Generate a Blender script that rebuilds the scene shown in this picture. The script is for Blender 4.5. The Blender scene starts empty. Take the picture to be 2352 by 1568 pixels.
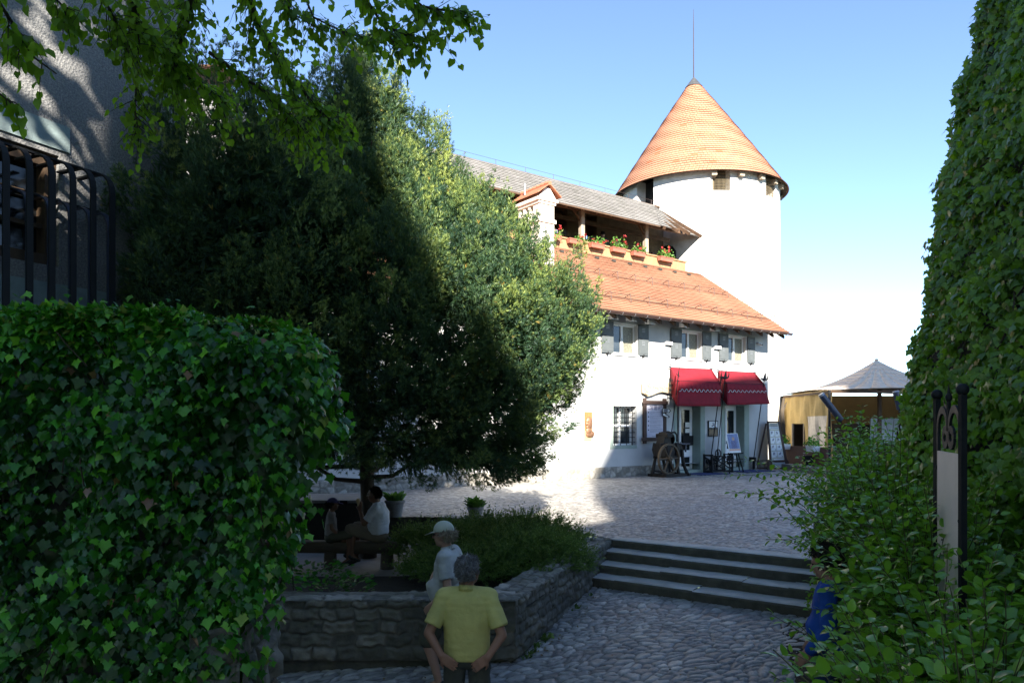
import bpy, math, random
import numpy as np
from mathutils import Vector, Matrix

random.seed(7)
RNG = np.random.default_rng(11)
SC = bpy.context.scene
COL = SC.collection
R = math.radians
F, H = 1700.0, 1.9          # focal length in reference pixels, eye height above the courtyard

def P(px, py, Y):
    return Vector(((px - 1176) / F * Y, Y, H + (977 - py) / F * Y))
def G(px, py, z=0.0):
    return P(px, py, F * (H - z) / (py - 977))

# ------------------------------------------------------------------ objects
def tag(o, label=None, cat=None, group=None, kind=None):
    for k, v in (('label', label), ('category', cat), ('group', group), ('kind', kind)):
        if v: o[k] = v
    return o
def thing(name, label, cat, loc=(0, 0, 0), rz=0.0, group=None):
    o = bpy.data.objects.new(name, None); COL.objects.link(o)
    o.empty_display_size = .1
    o.location = loc; o.rotation_euler = (0, 0, rz)
    return tag(o, label, cat, group)
def link(name, me, mat=None, parent=None):
    o = bpy.data.objects.new(name, me); COL.objects.link(o)
    if mat is not None:
        for m in (mat if isinstance(mat, (list, tuple)) else [mat]): me.materials.append(m)
    if parent is not None: o.parent = parent
    return o
def copy_tree(o, parent=None):
    c = o.copy(); COL.objects.link(c)
    if parent is not None: c.parent = parent
    for ch in list(o.children): copy_tree(ch, c)
    return c

class MB:
    """collects shapes that become ONE mesh object"""
    def __init__(s): s.v = []; s.f = []; s.uv = []; s.mi = []; s.m = 0
    def add(s, vs, fs, uvs=None):
        b = len(s.v); s.v += [tuple(x) for x in vs]
        for i, f in enumerate(fs):
            s.f.append([b + k for k in f]); s.mi.append(s.m)
            s.uv.append(uvs[i] if uvs else None)
        return s
    def quad(s, a, b, c, d, uv=None): return s.add([a, b, c, d], [[0, 1, 2, 3]], [uv] if uv else None)
    def box(s, c, size, M=None):
        x, y, z = size[0] / 2, size[1] / 2, size[2] / 2
        vs = [Vector((i * x, j * y, k * z)) for k in (-1, 1) for j in (-1, 1) for i in (-1, 1)]
        if M is not None: vs = [M @ v for v in vs]
        vs = [v + Vector(c) for v in vs]
        return s.add(vs, [[0, 2, 3, 1], [4, 5, 7, 6], [0, 1, 5, 4], [2, 6, 7, 3], [0, 4, 6, 2], [1, 3, 7, 5]])
    def bx(s, x0, x1, y0, y1, z0, z1):
        return s.box(((x0 + x1) / 2, (y0 + y1) / 2, (z0 + z1) / 2), (x1 - x0, y1 - y0, z1 - z0))
    def bar(s, a, b, w, h=None, up=(0, 0, 1)):
        a, b = Vector(a), Vector(b); d = b - a; L = d.length
        y = d.normalized(); x = y.cross(Vector(up))
        if x.length < 1e-4: x = y.cross(Vector((1, 0, 0)))
        x.normalize(); z = x.cross(y)
        M = Matrix((x, y, z)).transposed()
        return s.box((a + b) / 2, (w, L, h or w), M)
    def tube(s, pts, r, n=8, cap=True):
        pts = [Vector(p) for p in pts]
        rs = r if isinstance(r, (list, tuple)) else [r] * len(pts)
        vs, prev = [], None
        for i, p in enumerate(pts):
            d = (pts[min(i + 1, len(pts) - 1)] - pts[max(i - 1, 0)])
            d = d.normalized() if d.length > 1e-9 else Vector((0, 0, 1))
            if prev is None:
                x = d.cross(Vector((0, 0, 1)))
                if x.length < 1e-3: x = d.cross(Vector((1, 0, 0)))
            else: x = prev - d * prev.dot(d)
            x.normalize(); prev = x; y = d.cross(x)
            for k in range(n):
                a = 2 * math.pi * k / n
                vs.append(p + (x * math.cos(a) + y * math.sin(a)) * rs[i])
        fs = [[i * n + k, i * n + (k + 1) % n, (i + 1) * n + (k + 1) % n, (i + 1) * n + k]
              for i in range(len(pts) - 1) for k in range(n)]
        if cap:
            fs.append(list(range(n))[::-1]); fs.append([(len(pts) - 1) * n + k for k in range(n)])
        return s.add(vs, fs)
    def lathe(s, prof, c=(0, 0, 0), n=24, a0=0, a1=2 * math.pi):
        c = Vector(c); full = abs(a1 - a0 - 2 * math.pi) < 1e-6
        m = n if full else n + 1
        vs = [c + Vector((r * math.cos(a0 + (a1 - a0) * k / n), r * math.sin(a0 + (a1 - a0) * k / n), z)) for r, z in prof for k in range(m)]
        fs = [[i * m + k, i * m + (k + 1) % m, (i + 1) * m + (k + 1) % m, (i + 1) * m + k]
              for i in range(len(prof) - 1) for k in range(n)]
        return s.add(vs, fs)
    def prism(s, poly, ext):
        """poly: 3D points of a planar outline, ext: extrusion vector"""
        n = len(poly); e = Vector(ext); a = [Vector(p) for p in poly]
        vs = a + [p + e for p in a]
        fs = [list(range(n))[::-1], [n + k for k in range(n)]] + [[k, (k + 1) % n, n + (k + 1) % n, n + k] for k in range(n)]
        return s.add(vs, fs)
    def ball(s, c, r, nu=14, nv=9, M=None):
        rr = (r, r, r) if not isinstance(r, (tuple, list)) else r
        vs = []
        for j in range(nv + 1):
            t = math.pi * j / nv
            for i in range(nu):
                a = 2 * math.pi * i / nu
                v = Vector((rr[0] * math.sin(t) * math.cos(a), rr[1] * math.sin(t) * math.sin(a), rr[2] * math.cos(t)))
                if M is not None: v = M @ v
                vs.append(v + Vector(c))
        fs = [[j * nu + i, (j + 1) * nu + i, (j + 1) * nu + (i + 1) % nu, j * nu + (i + 1) % nu] for j in range(nv) for i in range(nu)]
        return s.add(vs, fs)
    def cap(s, a, b, ra, rb, n=12):
        """tapered capsule"""
        a, b = Vector(a), Vector(b); d = (b - a)
        if d.length < 1e-6: return s.ball(a, ra)
        d.normalize(); pts, rs = [], []
        for t in (-90, -60, -30, 0): pts.append(a + d * ra * math.sin(R(t))); rs.append(max(ra * math.cos(R(t)), 1e-4))
        for t in (0, 30, 60, 90): pts.append(b + d * rb * math.sin(R(t))); rs.append(max(rb * math.cos(R(t)), 1e-4))
        # keep one frame for all rings
        x = d.cross(Vector((0, 0, 1)))
        if x.length < 1e-3: x = d.cross(Vector((1, 0, 0)))
        x.normalize(); y = d.cross(x); vs = []
        for p, r in zip(pts, rs):
            vs += [p + (x * math.cos(2 * math.pi * k / n) + y * math.sin(2 * math.pi * k / n)) * r for k in range(n)]
        fs = [[i * n + k, i * n + (k + 1) % n, (i + 1) * n + (k + 1) % n, (i + 1) * n + k] for i in range(7) for k in range(n)]
        fs += [list(range(n))[::-1], [7 * n + k for k in range(n)]]
        return s.add(vs, fs)
    def build(s, name, mat, parent=None, smooth=None, bevel=0):
        me = bpy.data.meshes.new(name); me.from_pydata(s.v, [], s.f)
        if any(u for u in s.uv):
            l = me.uv_layers.new(name='UVMap'); k = 0; data = np.zeros(len(me.loops) * 2, np.float32)
            for f, u in zip(s.f, s.uv):
                for j in range(len(f)):
                    if u: data[2 * k:2 * k + 2] = u[j]
                    k += 1
            l.data.foreach_set('uv', data)
        if max(s.mi, default=0) > 0: me.polygons.foreach_set('material_index', s.mi)
        if smooth is not None:
            me.polygons.foreach_set('use_smooth', [True] * len(me.polygons))
            me.set_sharp_from_angle(angle=R(smooth))
        me.update()
        o = link(name, me, mat, parent)
        if bevel:
            b = o.modifiers.new('bevel', 'BEVEL'); b.width = bevel; b.segments = 2; b.limit_method = 'ANGLE'
        return o

def np_mesh(name, V, faces, mat, parent=None, attr=None, smooth=False):
    """V (N,3); faces: list of (M,k) int arrays; attr: {name: (N,) floats}"""
    me = bpy.data.meshes.new(name); V = np.asarray(V, np.float32)
    me.vertices.add(len(V)); me.vertices.foreach_set('co', V.ravel())
    loops = np.concatenate([f.ravel() for f in faces]).astype(np.int32)
    tot = np.concatenate([np.full(len(f), f.shape[1], np.int32) for f in faces])
    st = np.concatenate([[0], np.cumsum(tot)[:-1]]).astype(np.int32)
    me.loops.add(len(loops)); me.loops.foreach_set('vertex_index', loops)
    me.polygons.add(len(tot)); me.polygons.foreach_set('loop_start', st)
    me.polygons.foreach_set('loop_total', tot)
    if smooth: me.polygons.foreach_set('use_smooth', np.ones(len(tot), bool))
    me.update(calc_edges=True)
    for k, a in (attr or {}).items():
        at = me.attributes.new(k, 'FLOAT', 'POINT'); at.data.foreach_set('value', np.asarray(a, np.float32))
    return link(name, me, mat, parent)

def blob(name, prims, voxel, mat, parent, it=4, factor=.5):
    """one continuous skin grown over overlapping closed shapes"""
    me = bpy.data.meshes.new(name); me.from_pydata(prims.v, [], prims.f)
    tmp = bpy.data.objects.new(name + '_tmp', me); COL.objects.link(tmp)
    m = tmp.modifiers.new('r', 'REMESH'); m.mode = 'VOXEL'; m.voxel_size = voxel; m.use_smooth_shade = True
    if it:
        k = tmp.modifiers.new('s', 'SMOOTH'); k.iterations = it; k.factor = factor
    dg = bpy.context.evaluated_depsgraph_get()
    out = bpy.data.meshes.new_from_object(tmp.evaluated_get(dg), depsgraph=dg)
    bpy.data.objects.remove(tmp); bpy.data.meshes.remove(me)
    out.name = name
    out.polygons.foreach_set('use_smooth', np.ones(len(out.polygons), bool))
    out.materials.clear()
    return link(name, out, mat, parent)

def text(name, body, size, mat, parent, M, align='CENTER', ext=.002):
    cu = bpy.data.curves.new(name, 'FONT'); cu.body = body; cu.size = size; cu.align_x = align; cu.align_y = 'CENTER'; cu.extrude = ext
    tmp = bpy.data.objects.new(name + '_tmp', cu); COL.objects.link(tmp)
    dg = bpy.context.evaluated_depsgraph_get()
    me = bpy.data.meshes.new_from_object(tmp.evaluated_get(dg), depsgraph=dg)
    bpy.data.objects.remove(tmp)
    me.transform(M); me.materials.clear()
    return link(name, me, mat, parent)

# ------------------------------------------------------------------ materials
class NT:
    def __init__(s, name):
        s.mat = bpy.data.materials.new(name); s.mat.use_nodes = True
        s.t = s.mat.node_tree; s.t.nodes.clear()
        s.out = s.n('ShaderNodeOutputMaterial')
    def n(s, typ, **kw):
        nd = s.t.nodes.new(typ)
        for k, v in kw.items():
            if k.startswith('_'): setattr(nd, k[1:], v)
            else:
                i = nd.inputs[k.replace('__', ' ')] if not k.startswith('i') or not k[1:].isdigit() else nd.inputs[int(k[1:])]
                if hasattr(v, 'is_linked') or isinstance(v, bpy.types.NodeSocket): s.t.links.new(v, i)
                elif isinstance(v, (tuple, list)) and len(v) == 3 and i.type == 'RGBA': i.default_value = (*v, 1)
                else: i.default_value = v
        return nd
    def link(s, a, b): s.t.links.new(a, b)
    def ramp(s, fac, stops, interp='LINEAR'):
        nd = s.n('ShaderNodeValToRGB', Fac=fac); cr = nd.color_ramp; cr.interpolation = interp
        while len(cr.elements) < len(stops): cr.elements.new(.5)
        for e, (p, c) in zip(cr.elements, stops):
            e.position = p; e.color = (*c, 1) if isinstance(c, (tuple, list)) else (c, c, c, 1)
        return nd.outputs['Color']
    def mix(s, fac, a, b, mode='MIX'):
        nd = s.n('ShaderNodeMix', _data_type='RGBA', _blend_type=mode)
        for i, v in ((0, fac), (6, a), (7, b)):
            if isinstance(v, bpy.types.NodeSocket): s.t.links.new(v, nd.inputs[i])
            elif isinstance(v, (tuple, list)): nd.inputs[i].default_value = (*v, 1) if len(v) == 3 else v
            else: nd.inputs[i].default_value = v
        return nd.outputs[2]
    def math(s, op, a, b=0.0, c=0.0):
        nd = s.n('ShaderNodeMath', _operation=op)
        for i, v in enumerate((a, b, c)):
            if isinstance(v, bpy.types.NodeSocket): s.t.links.new(v, nd.inputs[i])
            else: nd.inputs[i].default_value = v
        return nd.outputs[0]
    def obj(s, scale=None, rot=None, what='Object'):
        tc = s.n('ShaderNodeTexCoord').outputs[what]
        if scale is None and rot is None: return tc
        mp = s.n('ShaderNodeMapping', Vector=tc)
        if scale is not None: mp.inputs['Scale'].default_value = scale if isinstance(scale, (tuple, list)) else (scale,) * 3
        if rot is not None: mp.inputs['Rotation'].default_value = rot
        return mp.outputs[0]
    def noise(s, vec, scale, detail=4, rough=.55):
        return s.n('ShaderNodeTexNoise', Vector=vec, Scale=scale, Detail=detail, Roughness=rough).outputs['Fac']
    def bump(s, h, strength=.3, dist=.02, normal=None):
        nd = s.n('ShaderNodeBump', Height=h, Strength=strength, Distance=dist)
        if normal is not None: s.link(normal, nd.inputs['Normal'])
        return nd.outputs[0]
    def done(s, color, rough=.7, metal=0.0, spec=.4, normal=None, trans=0.0, tcol=None, sheen=0):
        p = s.n('ShaderNodeBsdfPrincipled')
        for k, v in (('Base Color', color), ('Roughness', rough), ('Metallic', metal), ('Specular IOR Level', spec)):
            if isinstance(v, bpy.types.NodeSocket): s.link(v, p.inputs[k])
            elif isinstance(v, (tuple, list)): p.inputs[k].default_value = (*v, 1)
            else: p.inputs[k].default_value = v
        if sheen: p.inputs['Sheen Weight'].default_value = sheen
        if normal is not None: s.link(normal, p.inputs['Normal'])
        sh = p.outputs[0]
        if trans:
            t = s.n('ShaderNodeBsdfTranslucent')
            c = tcol or color
            if isinstance(c, bpy.types.NodeSocket): s.link(c, t.inputs['Color'])
            else: t.inputs['Color'].default_value = (*c, 1)
            m = s.n('ShaderNodeMixShader'); m.inputs[0].default_value = trans
            s.link(sh, m.inputs[1]); s.link(t.outputs[0], m.inputs[2]); sh = m.outputs[0]
        s.link(sh, s.out.inputs['Surface'])
        return s.mat

def M(name, col, rough=.7, metal=0.0, spec=.4, var=.25, scale=6.0, bump=.15, bscale=40.0, col2=None, stretch=None, dist=.01, trans=0):
    """general worn surface: two-scale colour variation and a fine bump"""
    t = NT(name); v = t.obj(stretch)
    c2 = col2 or tuple(x * (1 - var) for x in col)
    n1 = t.noise(v, scale, 6, .65)
    c = t.mix(t.ramp(n1, [(.35, 0.0), (.65, 1.0)]), c2, col)
    n2 = t.noise(v, bscale, 5, .6)
    r = t.math('MULTIPLY_ADD', n1, .25, rough - .12)
    return t.done(c, r, metal, spec, t.bump(n2, bump, dist) if bump else None, trans=trans)

def tile_mat(name, c1, c2, c3, bw, rh, mort=.012, patch=None, moss=None, bumpd=.02, joint=.35):
    t = NT(name); uv = t.obj(what='UV')
    br = t.n('ShaderNodeTexBrick', Vector=uv, Color1=c1, Color2=c2, Mortar=tuple(x * joint for x in c2), Scale=1.0,
             _offset=.5, _squash=1.0)
    br.inputs['Brick Width'].default_value = bw; br.inputs['Row Height'].default_value = rh
    br.inputs['Mortar Size'].default_value = mort; br.inputs['Mortar Smooth'].default_value = .2
    br.inputs['Bias'].default_value = -.1
    ob = t.obj(); n = t.noise(ob, .45, 6, .65)
    c = t.mix(t.ramp(n, [(.4, 0.0), (.7, .75)]), br.outputs['Color'], c3, 'MIX')
    if patch:
        # a few newer tiles: one random value per tile
        sep = t.n('ShaderNodeSeparateXYZ', Vector=uv)
        row = t.math('FLOOR', t.math('DIVIDE', sep.outputs[1], rh))
        off = t.math('MULTIPLY', t.math('MODULO', row, 2.0), bw * .5)
        colm = t.math('FLOOR', t.math('DIVIDE', t.math('ADD', sep.outputs[0], off), bw * 2))
        cmb = t.n('ShaderNodeCombineXYZ', X=colm, Y=t.math('FLOOR', t.math('DIVIDE', row, 1.0)))
        wn = t.n('ShaderNodeTexWhiteNoise', Vector=cmb.outputs[0], _noise_dimensions='2D')
        c = t.mix(t.math('GREATER_THAN', wn.outputs['Value'], .985), c, patch)
    if moss:
        n3 = t.noise(ob, 1.3, 8, .7)
        c = t.mix(t.ramp(n3, [(.5, 0.0), (.72, .7)]), c, moss)
    h = t.math('ADD', t.math('MULTIPLY', br.outputs['Fac'], -1.0), t.math('MULTIPLY', t.noise(uv, 30, 4), .5))
    return t.done(c, .85, 0, .25, t.bump(h, .8, bumpd))

def leaf_mat(name, stops, rough=.42, trans=.35, tcol=(.12, .3, .015), spec=.5, scale_t=1.0):
    t = NT(name)
    a = t.n('ShaderNodeAttribute', _attribute_name='tone').outputs['Fac']
    c = t.ramp(a, stops)
    tc = t.mix(.55, c, tcol)
    return t.done(c, rough, 0, spec, None, trans, tc)

def stone_mat(name, stops, joint=(.05, .048, .04), rough=.85, bs=60, bump=.35, grime=None):
    """stones carry a random 'tone' each; 'joint' is 1 in the dirt between them"""
    t = NT(name)
    a = t.n('ShaderNodeAttribute', _attribute_name='tone').outputs['Fac']
    j = t.n('ShaderNodeAttribute', _attribute_name='joint').outputs['Fac']
    v = t.obj()
    c = t.ramp(a, stops)
    n = t.noise(v, 9, 7, .65)
    c = t.mix(.75, c, t.ramp(n, [(.3, .45), (.7, 1.25)]), 'MULTIPLY')
    if grime:
        g = t.noise(v, .8, 5, .6)
        c = t.mix(t.ramp(g, [(.45, 0.0), (.68, .7)]), c, grime)
    c = t.mix(j, c, joint)
    r = t.math('MULTIPLY_ADD', n, .3, rough - .2)
    return t.done(c, r, 0, .35, t.bump(t.noise(v, bs, 5, .65), bump, .012))

# ------------------------------------------------------------------ scatter
T_IVY = (np.array([(0, .3, 0), (0, 0, 0), (.2, -.2, -.04), (.36, -.04, -.06), (.4, .14, -.03), (.66, .26, -.1), (.4, .42, -.03), (.24, .6, -.02), (0, 1.0, -.1),
                   (-.24, .6, -.02), (-.4, .42, -.03), (-.66, .26, -.1), (-.4, .14, -.03), (-.36, -.04, -.06), (-.2, -.2, -.04)], float),
         np.array([(0, k, k + 1 if k < 14 else 1) for k in range(1, 15)]))
T_OVATE = (np.array([(0, 0, 0), (0, 1, -.16), (0, .5, 0), (.26, .16, .05), (.32, .45, .06), (.2, .76, -.01), (-.26, .16, .05), (-.32, .45, .06), (-.2, .76, -.01)], float),
           np.array([(0, 3, 4, 2), (2, 4, 5, 1), (0, 2, 7, 6), (2, 1, 8, 7)]))
T_HEART = (np.array([(0, .05, 0), (0, 1.02, -.16), (0, .5, 0), (.34, -.04, .06), (.48, .4, .07), (.22, .78, -.02), (-.34, -.04, .06), (-.48, .4, .07), (-.22, .78, -.02)], float),
           np.array([(0, 3, 4, 2), (2, 4, 5, 1), (0, 2, 7, 6), (2, 1, 8, 7)]))
def _tuft(n=9, w=.05, spread=.55):
    V, Fc = [], []
    for k in range(n):
        a = 2 * math.pi * k / n + .3 * (k % 2); c, s_ = math.cos(a), math.sin(a)
        o = spread * (.55 + .45 * ((k * 37) % 10) / 10)
        tip = Vector((c * o, .55 + .45 * ((k * 53) % 7) / 7, s_ * o)); side = Vector((-s_, 0, c)) * w
        mid = tip * .5; b = len(V)
        V += [(0, -.15 + .1 * (k % 3), 0), mid + side, tip, mid - side]; Fc.append((b, b + 1, b + 2, b + 3))
    return np.array([tuple(v) for v in V], float), np.array(Fc)
T_TUFT = _tuft()
def unit(a): return a / np.maximum(np.linalg.norm(a, axis=1, keepdims=True), 1e-9)
def scatter(tmpl, pos, tip, nor, size, wide=None):
    tv, tf = tmpl; n = len(pos); k = len(tv)
    t = unit(tip); b = unit(np.cross(t, nor)); m = np.cross(b, t)
    s = np.asarray(size).reshape(n, 1, 1)
    w = s if wide is None else s * np.asarray(wide).reshape(n, 1, 1)
    V = pos[:, None, :] + w * tv[None, :, 0, None] * b[:, None, :] + s * tv[None, :, 1, None] * t[:, None, :] + s * tv[None, :, 2, None] * m[:, None, :]
    Fc = (tf[None, :, :] + (np.arange(n) * k)[:, None, None]).reshape(-1, tf.shape[1])
    return V.reshape(-1, 3), Fc
def leaves(name, tmpl, pos, tip, nor, size, mat, parent, tone=None, wide=None):
    V, Fc = scatter(tmpl, pos, tip, nor, size, wide)
    if tone is None: tone = RNG.random(len(pos))
    return np_mesh(name, V, [Fc], mat, parent, {'tone': np.repeat(tone, len(tmpl[0]))})
def rdir(n): return unit(RNG.normal(size=(n, 3)))

# value noise on numpy points (for clumping)
_PERM = np.random.default_rng(3).random((64, 64, 64))
def vnoise(p, scale):
    q = p * scale + 100; i = np.floor(q).astype(int); f = q - i; f = f * f * (3 - 2 * f); o = 0
    for dx in (0, 1):
        for dy in (0, 1):
            for dz in (0, 1):
                w = (f[:, 0] if dx else 1 - f[:, 0]) * (f[:, 1] if dy else 1 - f[:, 1]) * (f[:, 2] if dz else 1 - f[:, 2])
                o = o + w * _PERM[(i[:, 0] + dx) % 64, (i[:, 1] + dy) % 64, (i[:, 2] + dz) % 64]
    return o

def cells(X, Y, sx, sy, seed=0, jit=.8):
    """jittered-grid Voronoi: distance to nearest seed, to the border, and the stone's random value"""
    g = np.random.default_rng(seed); N = 256
    jx, jy, val = g.random((N, N)), g.random((N, N)), g.random((N, N))
    ax = np.stack([X / sx, Y / sy], -1); base = np.floor(ax).astype(int)
    d1 = np.full(X.shape, 9.0); d2 = np.full(X.shape, 9.0); v = np.zeros(X.shape)
    for dx in (-1, 0, 1):
        for dy in (-1, 0, 1):
            cx, cy = base[..., 0] + dx, base[..., 1] + dy
            px = cx + .5 + (jx[cx % N, cy % N] - .5) * jit; py = cy + .5 + (jy[cx % N, cy % N] - .5) * jit
            d = np.hypot(ax[..., 0] - px, ax[..., 1] - py); near = d < d1
            d2 = np.where(near, d1, np.minimum(d2, d)); v = np.where(near, val[cx % N, cy % N], v); d1 = np.minimum(d1, d)
    return d1, d2 - d1, v

def grid_faces(nx, ny, mask=None):
    i, j = np.meshgrid(np.arange(nx - 1), np.arange(ny - 1), indexing='ij')
    a = i * ny + j
    f = np.stack([a, a + ny, a + ny + 1, a + 1], -1).reshape(-1, 4)
    return f if mask is None else f[mask.ravel()]

def masonry(U, V, rows, mean_w, seed, joint=.012, wob=.012):
    """coursed rubble: returns depth (0 at the joint, 1 on the stone), tone"""
    g = np.random.default_rng(seed)
    edges = np.concatenate([[0], np.cumsum(rows)])
    Uw = U + wob * np.sin(V * 31 + 4 * np.sin(U * 7)); Vw = V + wob * np.sin(U * 17 + seed) + .6 * wob * np.sin(U * 41)
    r = np.clip(np.searchsorted(edges, Vw, 'right') - 1, 0, len(rows) - 1)
    d = np.minimum(Vw - edges[r], edges[r + 1] - Vw); tone = np.zeros(U.shape)
    for k in range(len(rows)):
        m = r == k
        if not m.any(): continue
        cuts = np.cumsum(mean_w * (.55 + .9 * g.random(400))) - mean_w + U.min() - g.random() * mean_w
        idx = np.clip(np.searchsorted(cuts, Uw[m], 'right') - 1, 0, 398)
        dd = np.minimum(Uw[m] - cuts[idx], cuts[idx + 1] - Uw[m])
        d[m] = np.minimum(d[m], dd); tone[m] = g.random(400)[idx]
    return np.clip((d - joint * .4) / (joint * 2.2), 0, 1), tone

def stone_face(name, o, u, v, n, w, h, rows, mean_w, mat, parent, res=.02, depth=.03, seed=1, rough=.012):
    """a displaced wall face: origin o, unit directions u (along), v (up), n (outward)"""
    o, u, v, n = (np.array(tuple(x), float) for x in (o, u, v, n))
    nx, ny = max(int(w / res), 2) + 1, max(int(h / res), 2) + 1
    U, V = np.meshgrid(np.linspace(0, w, nx), np.linspace(0, h, ny), indexing='ij')
    s, tone = masonry(U, V, rows, mean_w, seed)
    Pp = o + U[..., None] * u + V[..., None] * v
    nz = vnoise(Pp.reshape(-1, 3), 14).reshape(U.shape)
    dome = 1 - (1 - s) ** 2
    disp = depth * (dome - .75) + rough * (nz - .5) * 2 * s + .02 * (tone - .5) * dome
    Pp = Pp + disp[..., None] * n
    return np_mesh(name, Pp.reshape(-1, 3), [grid_faces(nx, ny)], mat, parent,
                   {'tone': tone.ravel(), 'joint': 1 - np.clip(s.ravel() * 1.6, 0, 1)}, True)
# ================================================================== SETTING
TL, TR = G(1412, 1238), G(1880, 1285)
SE = (TR - TL); SE.z = 0; SE.normalize()            # along the steps
SF = Vector((SE.y, -SE.x, 0))                        # down the steps, towards the viewer
if SF.y > 0: SF = -SF
RIS, TRD = .14, .37
def zlow(x, y):
    q = (x - TL.x) * SF.x + (y - TL.y) * SF.y - 3 * TRD
    return -4 * RIS - .085 * np.maximum(q, 0)
C0 = Vector((.04, 8.5, 0))                           # corner of the planter wall

m_cob = stone_mat('cobble_stone', [(0, (.18, .175, .17)), (.4, (.3, .29, .275)), (.75, (.42, .4, .375)), (.96, (.52, .49, .45)), (1, (.6, .56, .5))], (.07, .065, .055), .5, 70, .5)
m_cob2 = stone_mat('courtyard_cobble', [(0, (.2, .19, .175)), (.5, (.33, .31, .285)), (1, (.48, .455, .41))], (.05, .047, .042), .62, 60, .4)
m_rub = stone_mat('rubble_wall_stone', [(0, (.1, .096, .08)), (.5, (.165, .156, .13)), (1, (.26, .24, .2))], (.115, .108, .09), .9, 45, .6, (.05, .055, .03))
m_cap = stone_mat('wall_cap_stone', [(0, (.18, .175, .155)), (.5, (.26, .25, .22)), (1, (.36, .34, .3))], (.09, .085, .07), .9, 45, .6, (.07, .075, .045))
m_step = M('step_stone', (.48, .47, .44), .8, var=.35, scale=3, bump=.5, bscale=30)
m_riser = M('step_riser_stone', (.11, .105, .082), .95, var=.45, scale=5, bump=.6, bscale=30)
m_soil = M('bed_soil', (.03, .024, .016), .95, var=.5, scale=7, bump=.8, bscale=25, dist=.04)
m_slab = M('grey_slab', (.27, .265, .26), .85, var=.25, scale=2.5, bump=.3, bscale=50)
m_dark = M('dark_stone', (.05, .048, .042), .9, var=.4, scale=4, bump=.5)
m_terrain = M('valley_terrain', (.1, .14, .08), .95, var=.4, scale=.02, bump=0)

def cobbles(name, x0, x1, y0, y1, res, sx, sy, zf, keep, mat, seed, hgt):
    nx, ny = int((x1 - x0) / res) + 1, int((y1 - y0) / res) + 1
    X, Y = np.meshgrid(np.linspace(x0, x1, nx), np.linspace(y0, y1, ny), indexing='ij')
    w1 = vnoise(np.stack([X, Y, X * 0], -1).reshape(-1, 3), 2.2).reshape(X.shape); w2 = vnoise(np.stack([X, Y, X * 0 + 9], -1).reshape(-1, 3), 2.2).reshape(X.shape)
    XX, YY = X + .22 * w1, Y + .22 * w2
    d1, e, v = cells(XX * .91 + YY * .41, YY * .91 - XX * .41, sx, sy, seed, .95)
    dome = np.clip(e * 3.2, 0, 1) ** .5
    tilt = (v - .5) * .3 * hgt
    n = vnoise(np.stack([X, Y, X * 0], -1).reshape(-1, 3) + 5, 30).reshape(X.shape)
    Z = zf(X, Y) + hgt * (dome - 1) * .9 + tilt * dome + hgt * .25 * (n - .5)
    Vv = np.stack([X, Y, Z], -1).reshape(-1, 3)
    f = grid_faces(nx, ny); c = Vv[f].mean(1); f = f[keep(c[:, 0], c[:, 1])]
    tone = np.clip(v * .8 + .35 * (w1 - .5) + .1, 0, 1)
    o = np_mesh(name, Vv, [f], mat, None, {'tone': tone.ravel(), 'joint': (1 - np.clip(e * 4.5, 0, 1)).ravel() ** 1.5}, True)
    return tag(o, kind='structure')

def front(x, y): return (x - TL.x) * SF.x + (y - TL.y) * SF.y      # >0 on the steps side
def yback(x): return np.interp(x, [-9, -1.6, -.2, TL.x], [15.5, 15.5, 15.2, TL.y + .05])
def in_court(x, y):
    return np.where(x > TL.x, front(x, y) < -.28, y > yback(x))
cobbles('courtyard_paving', -5, 6.6, 10, 19.5, .036, .125, .1, lambda x, y: x * 0, in_court, m_cob2, 5, .028)
cobbles('courtyard_paving', -7, 15, 19.5, 35, .06, .15, .12, lambda x, y: x * 0, lambda x, y: y > 0, m_cob2, 6, .03)
cobbles('cobbled_path', -3.4, 3.9, 4.6, 12, .021, .185, .1, zlow, lambda x, y: front(x, y) > 3 * TRD - .05, m_cob, 9, .032)

def sheet(name, poly, mat):
    b = MB(); b.add(poly, [list(range(len(poly)))]); return tag(b.build(name, mat), kind='structure')
sheet('courtyard_ground', [(-30, 15.5, -.03), (-1.6, 15.5, -.03), (-.2, 15.2, -.03), (TL.x, TL.y + .1, -.03), tuple(TR + SE * 2.5 - SF * .3 - Vector((0, 0, .03))), (30, 8, -.03), (45, 60, -.03), (-45, 60, -.03)], m_cob2)
PG = [(-14, -14), (14, -14), (14, 4.7), (6.5, 9.2), (1.2, 12.2), (-14, 12.2)]
sheet('path_ground', [(x, y, float(zlow(x, y)) - .07) for x, y in PG], m_slab)
sheet('planting_soil', [(-9, 8.9, -.25), (.2, 8.8, -.25), (1.5, 12.2, -.16), (1.6, 12.6, -.1), (-.2, 15.2, -.1), (-1.5, 15.4, -.16), (-1.8, 11.9, -.45), (-9, 11.6, -.45)], m_soil)
sheet('sunken_pavement', [(-9, 11.4, -.42), (-1.6, 11.4, -.42), (-.1, 15.6, -.42), (-9, 15.6, -.42)], m_slab)
sheet('shrub_soil', [(1.5, 1.2, -1.0), (6, 1.2, -1.0), (6.2, 9.4, -.35), (3.4, 9.4, -.6), (2.75, 7, -.8), (2.0, 4, -.98)], m_soil)
sheet('valley', [(-4000, -4000, -90), (4000, -4000, -90), (4000, 6000, -90), (-4000, 6000, -90)], m_terrain)

# courtyard edge above the sunken garden
cw = thing('retaining_wall', 'low dark stone retaining wall at the back of the sunken garden, below the courtyard', 'wall', (-4.5, 15.5, -.45))
stone_face('wall', (-4.5, 0, -.05), (1, 0, 0), (0, 0, 1), (0, -1, 0), 8.4, .48, [.16, .17, .16], .3, m_rub, cw, .03, .02, 31)

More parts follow.
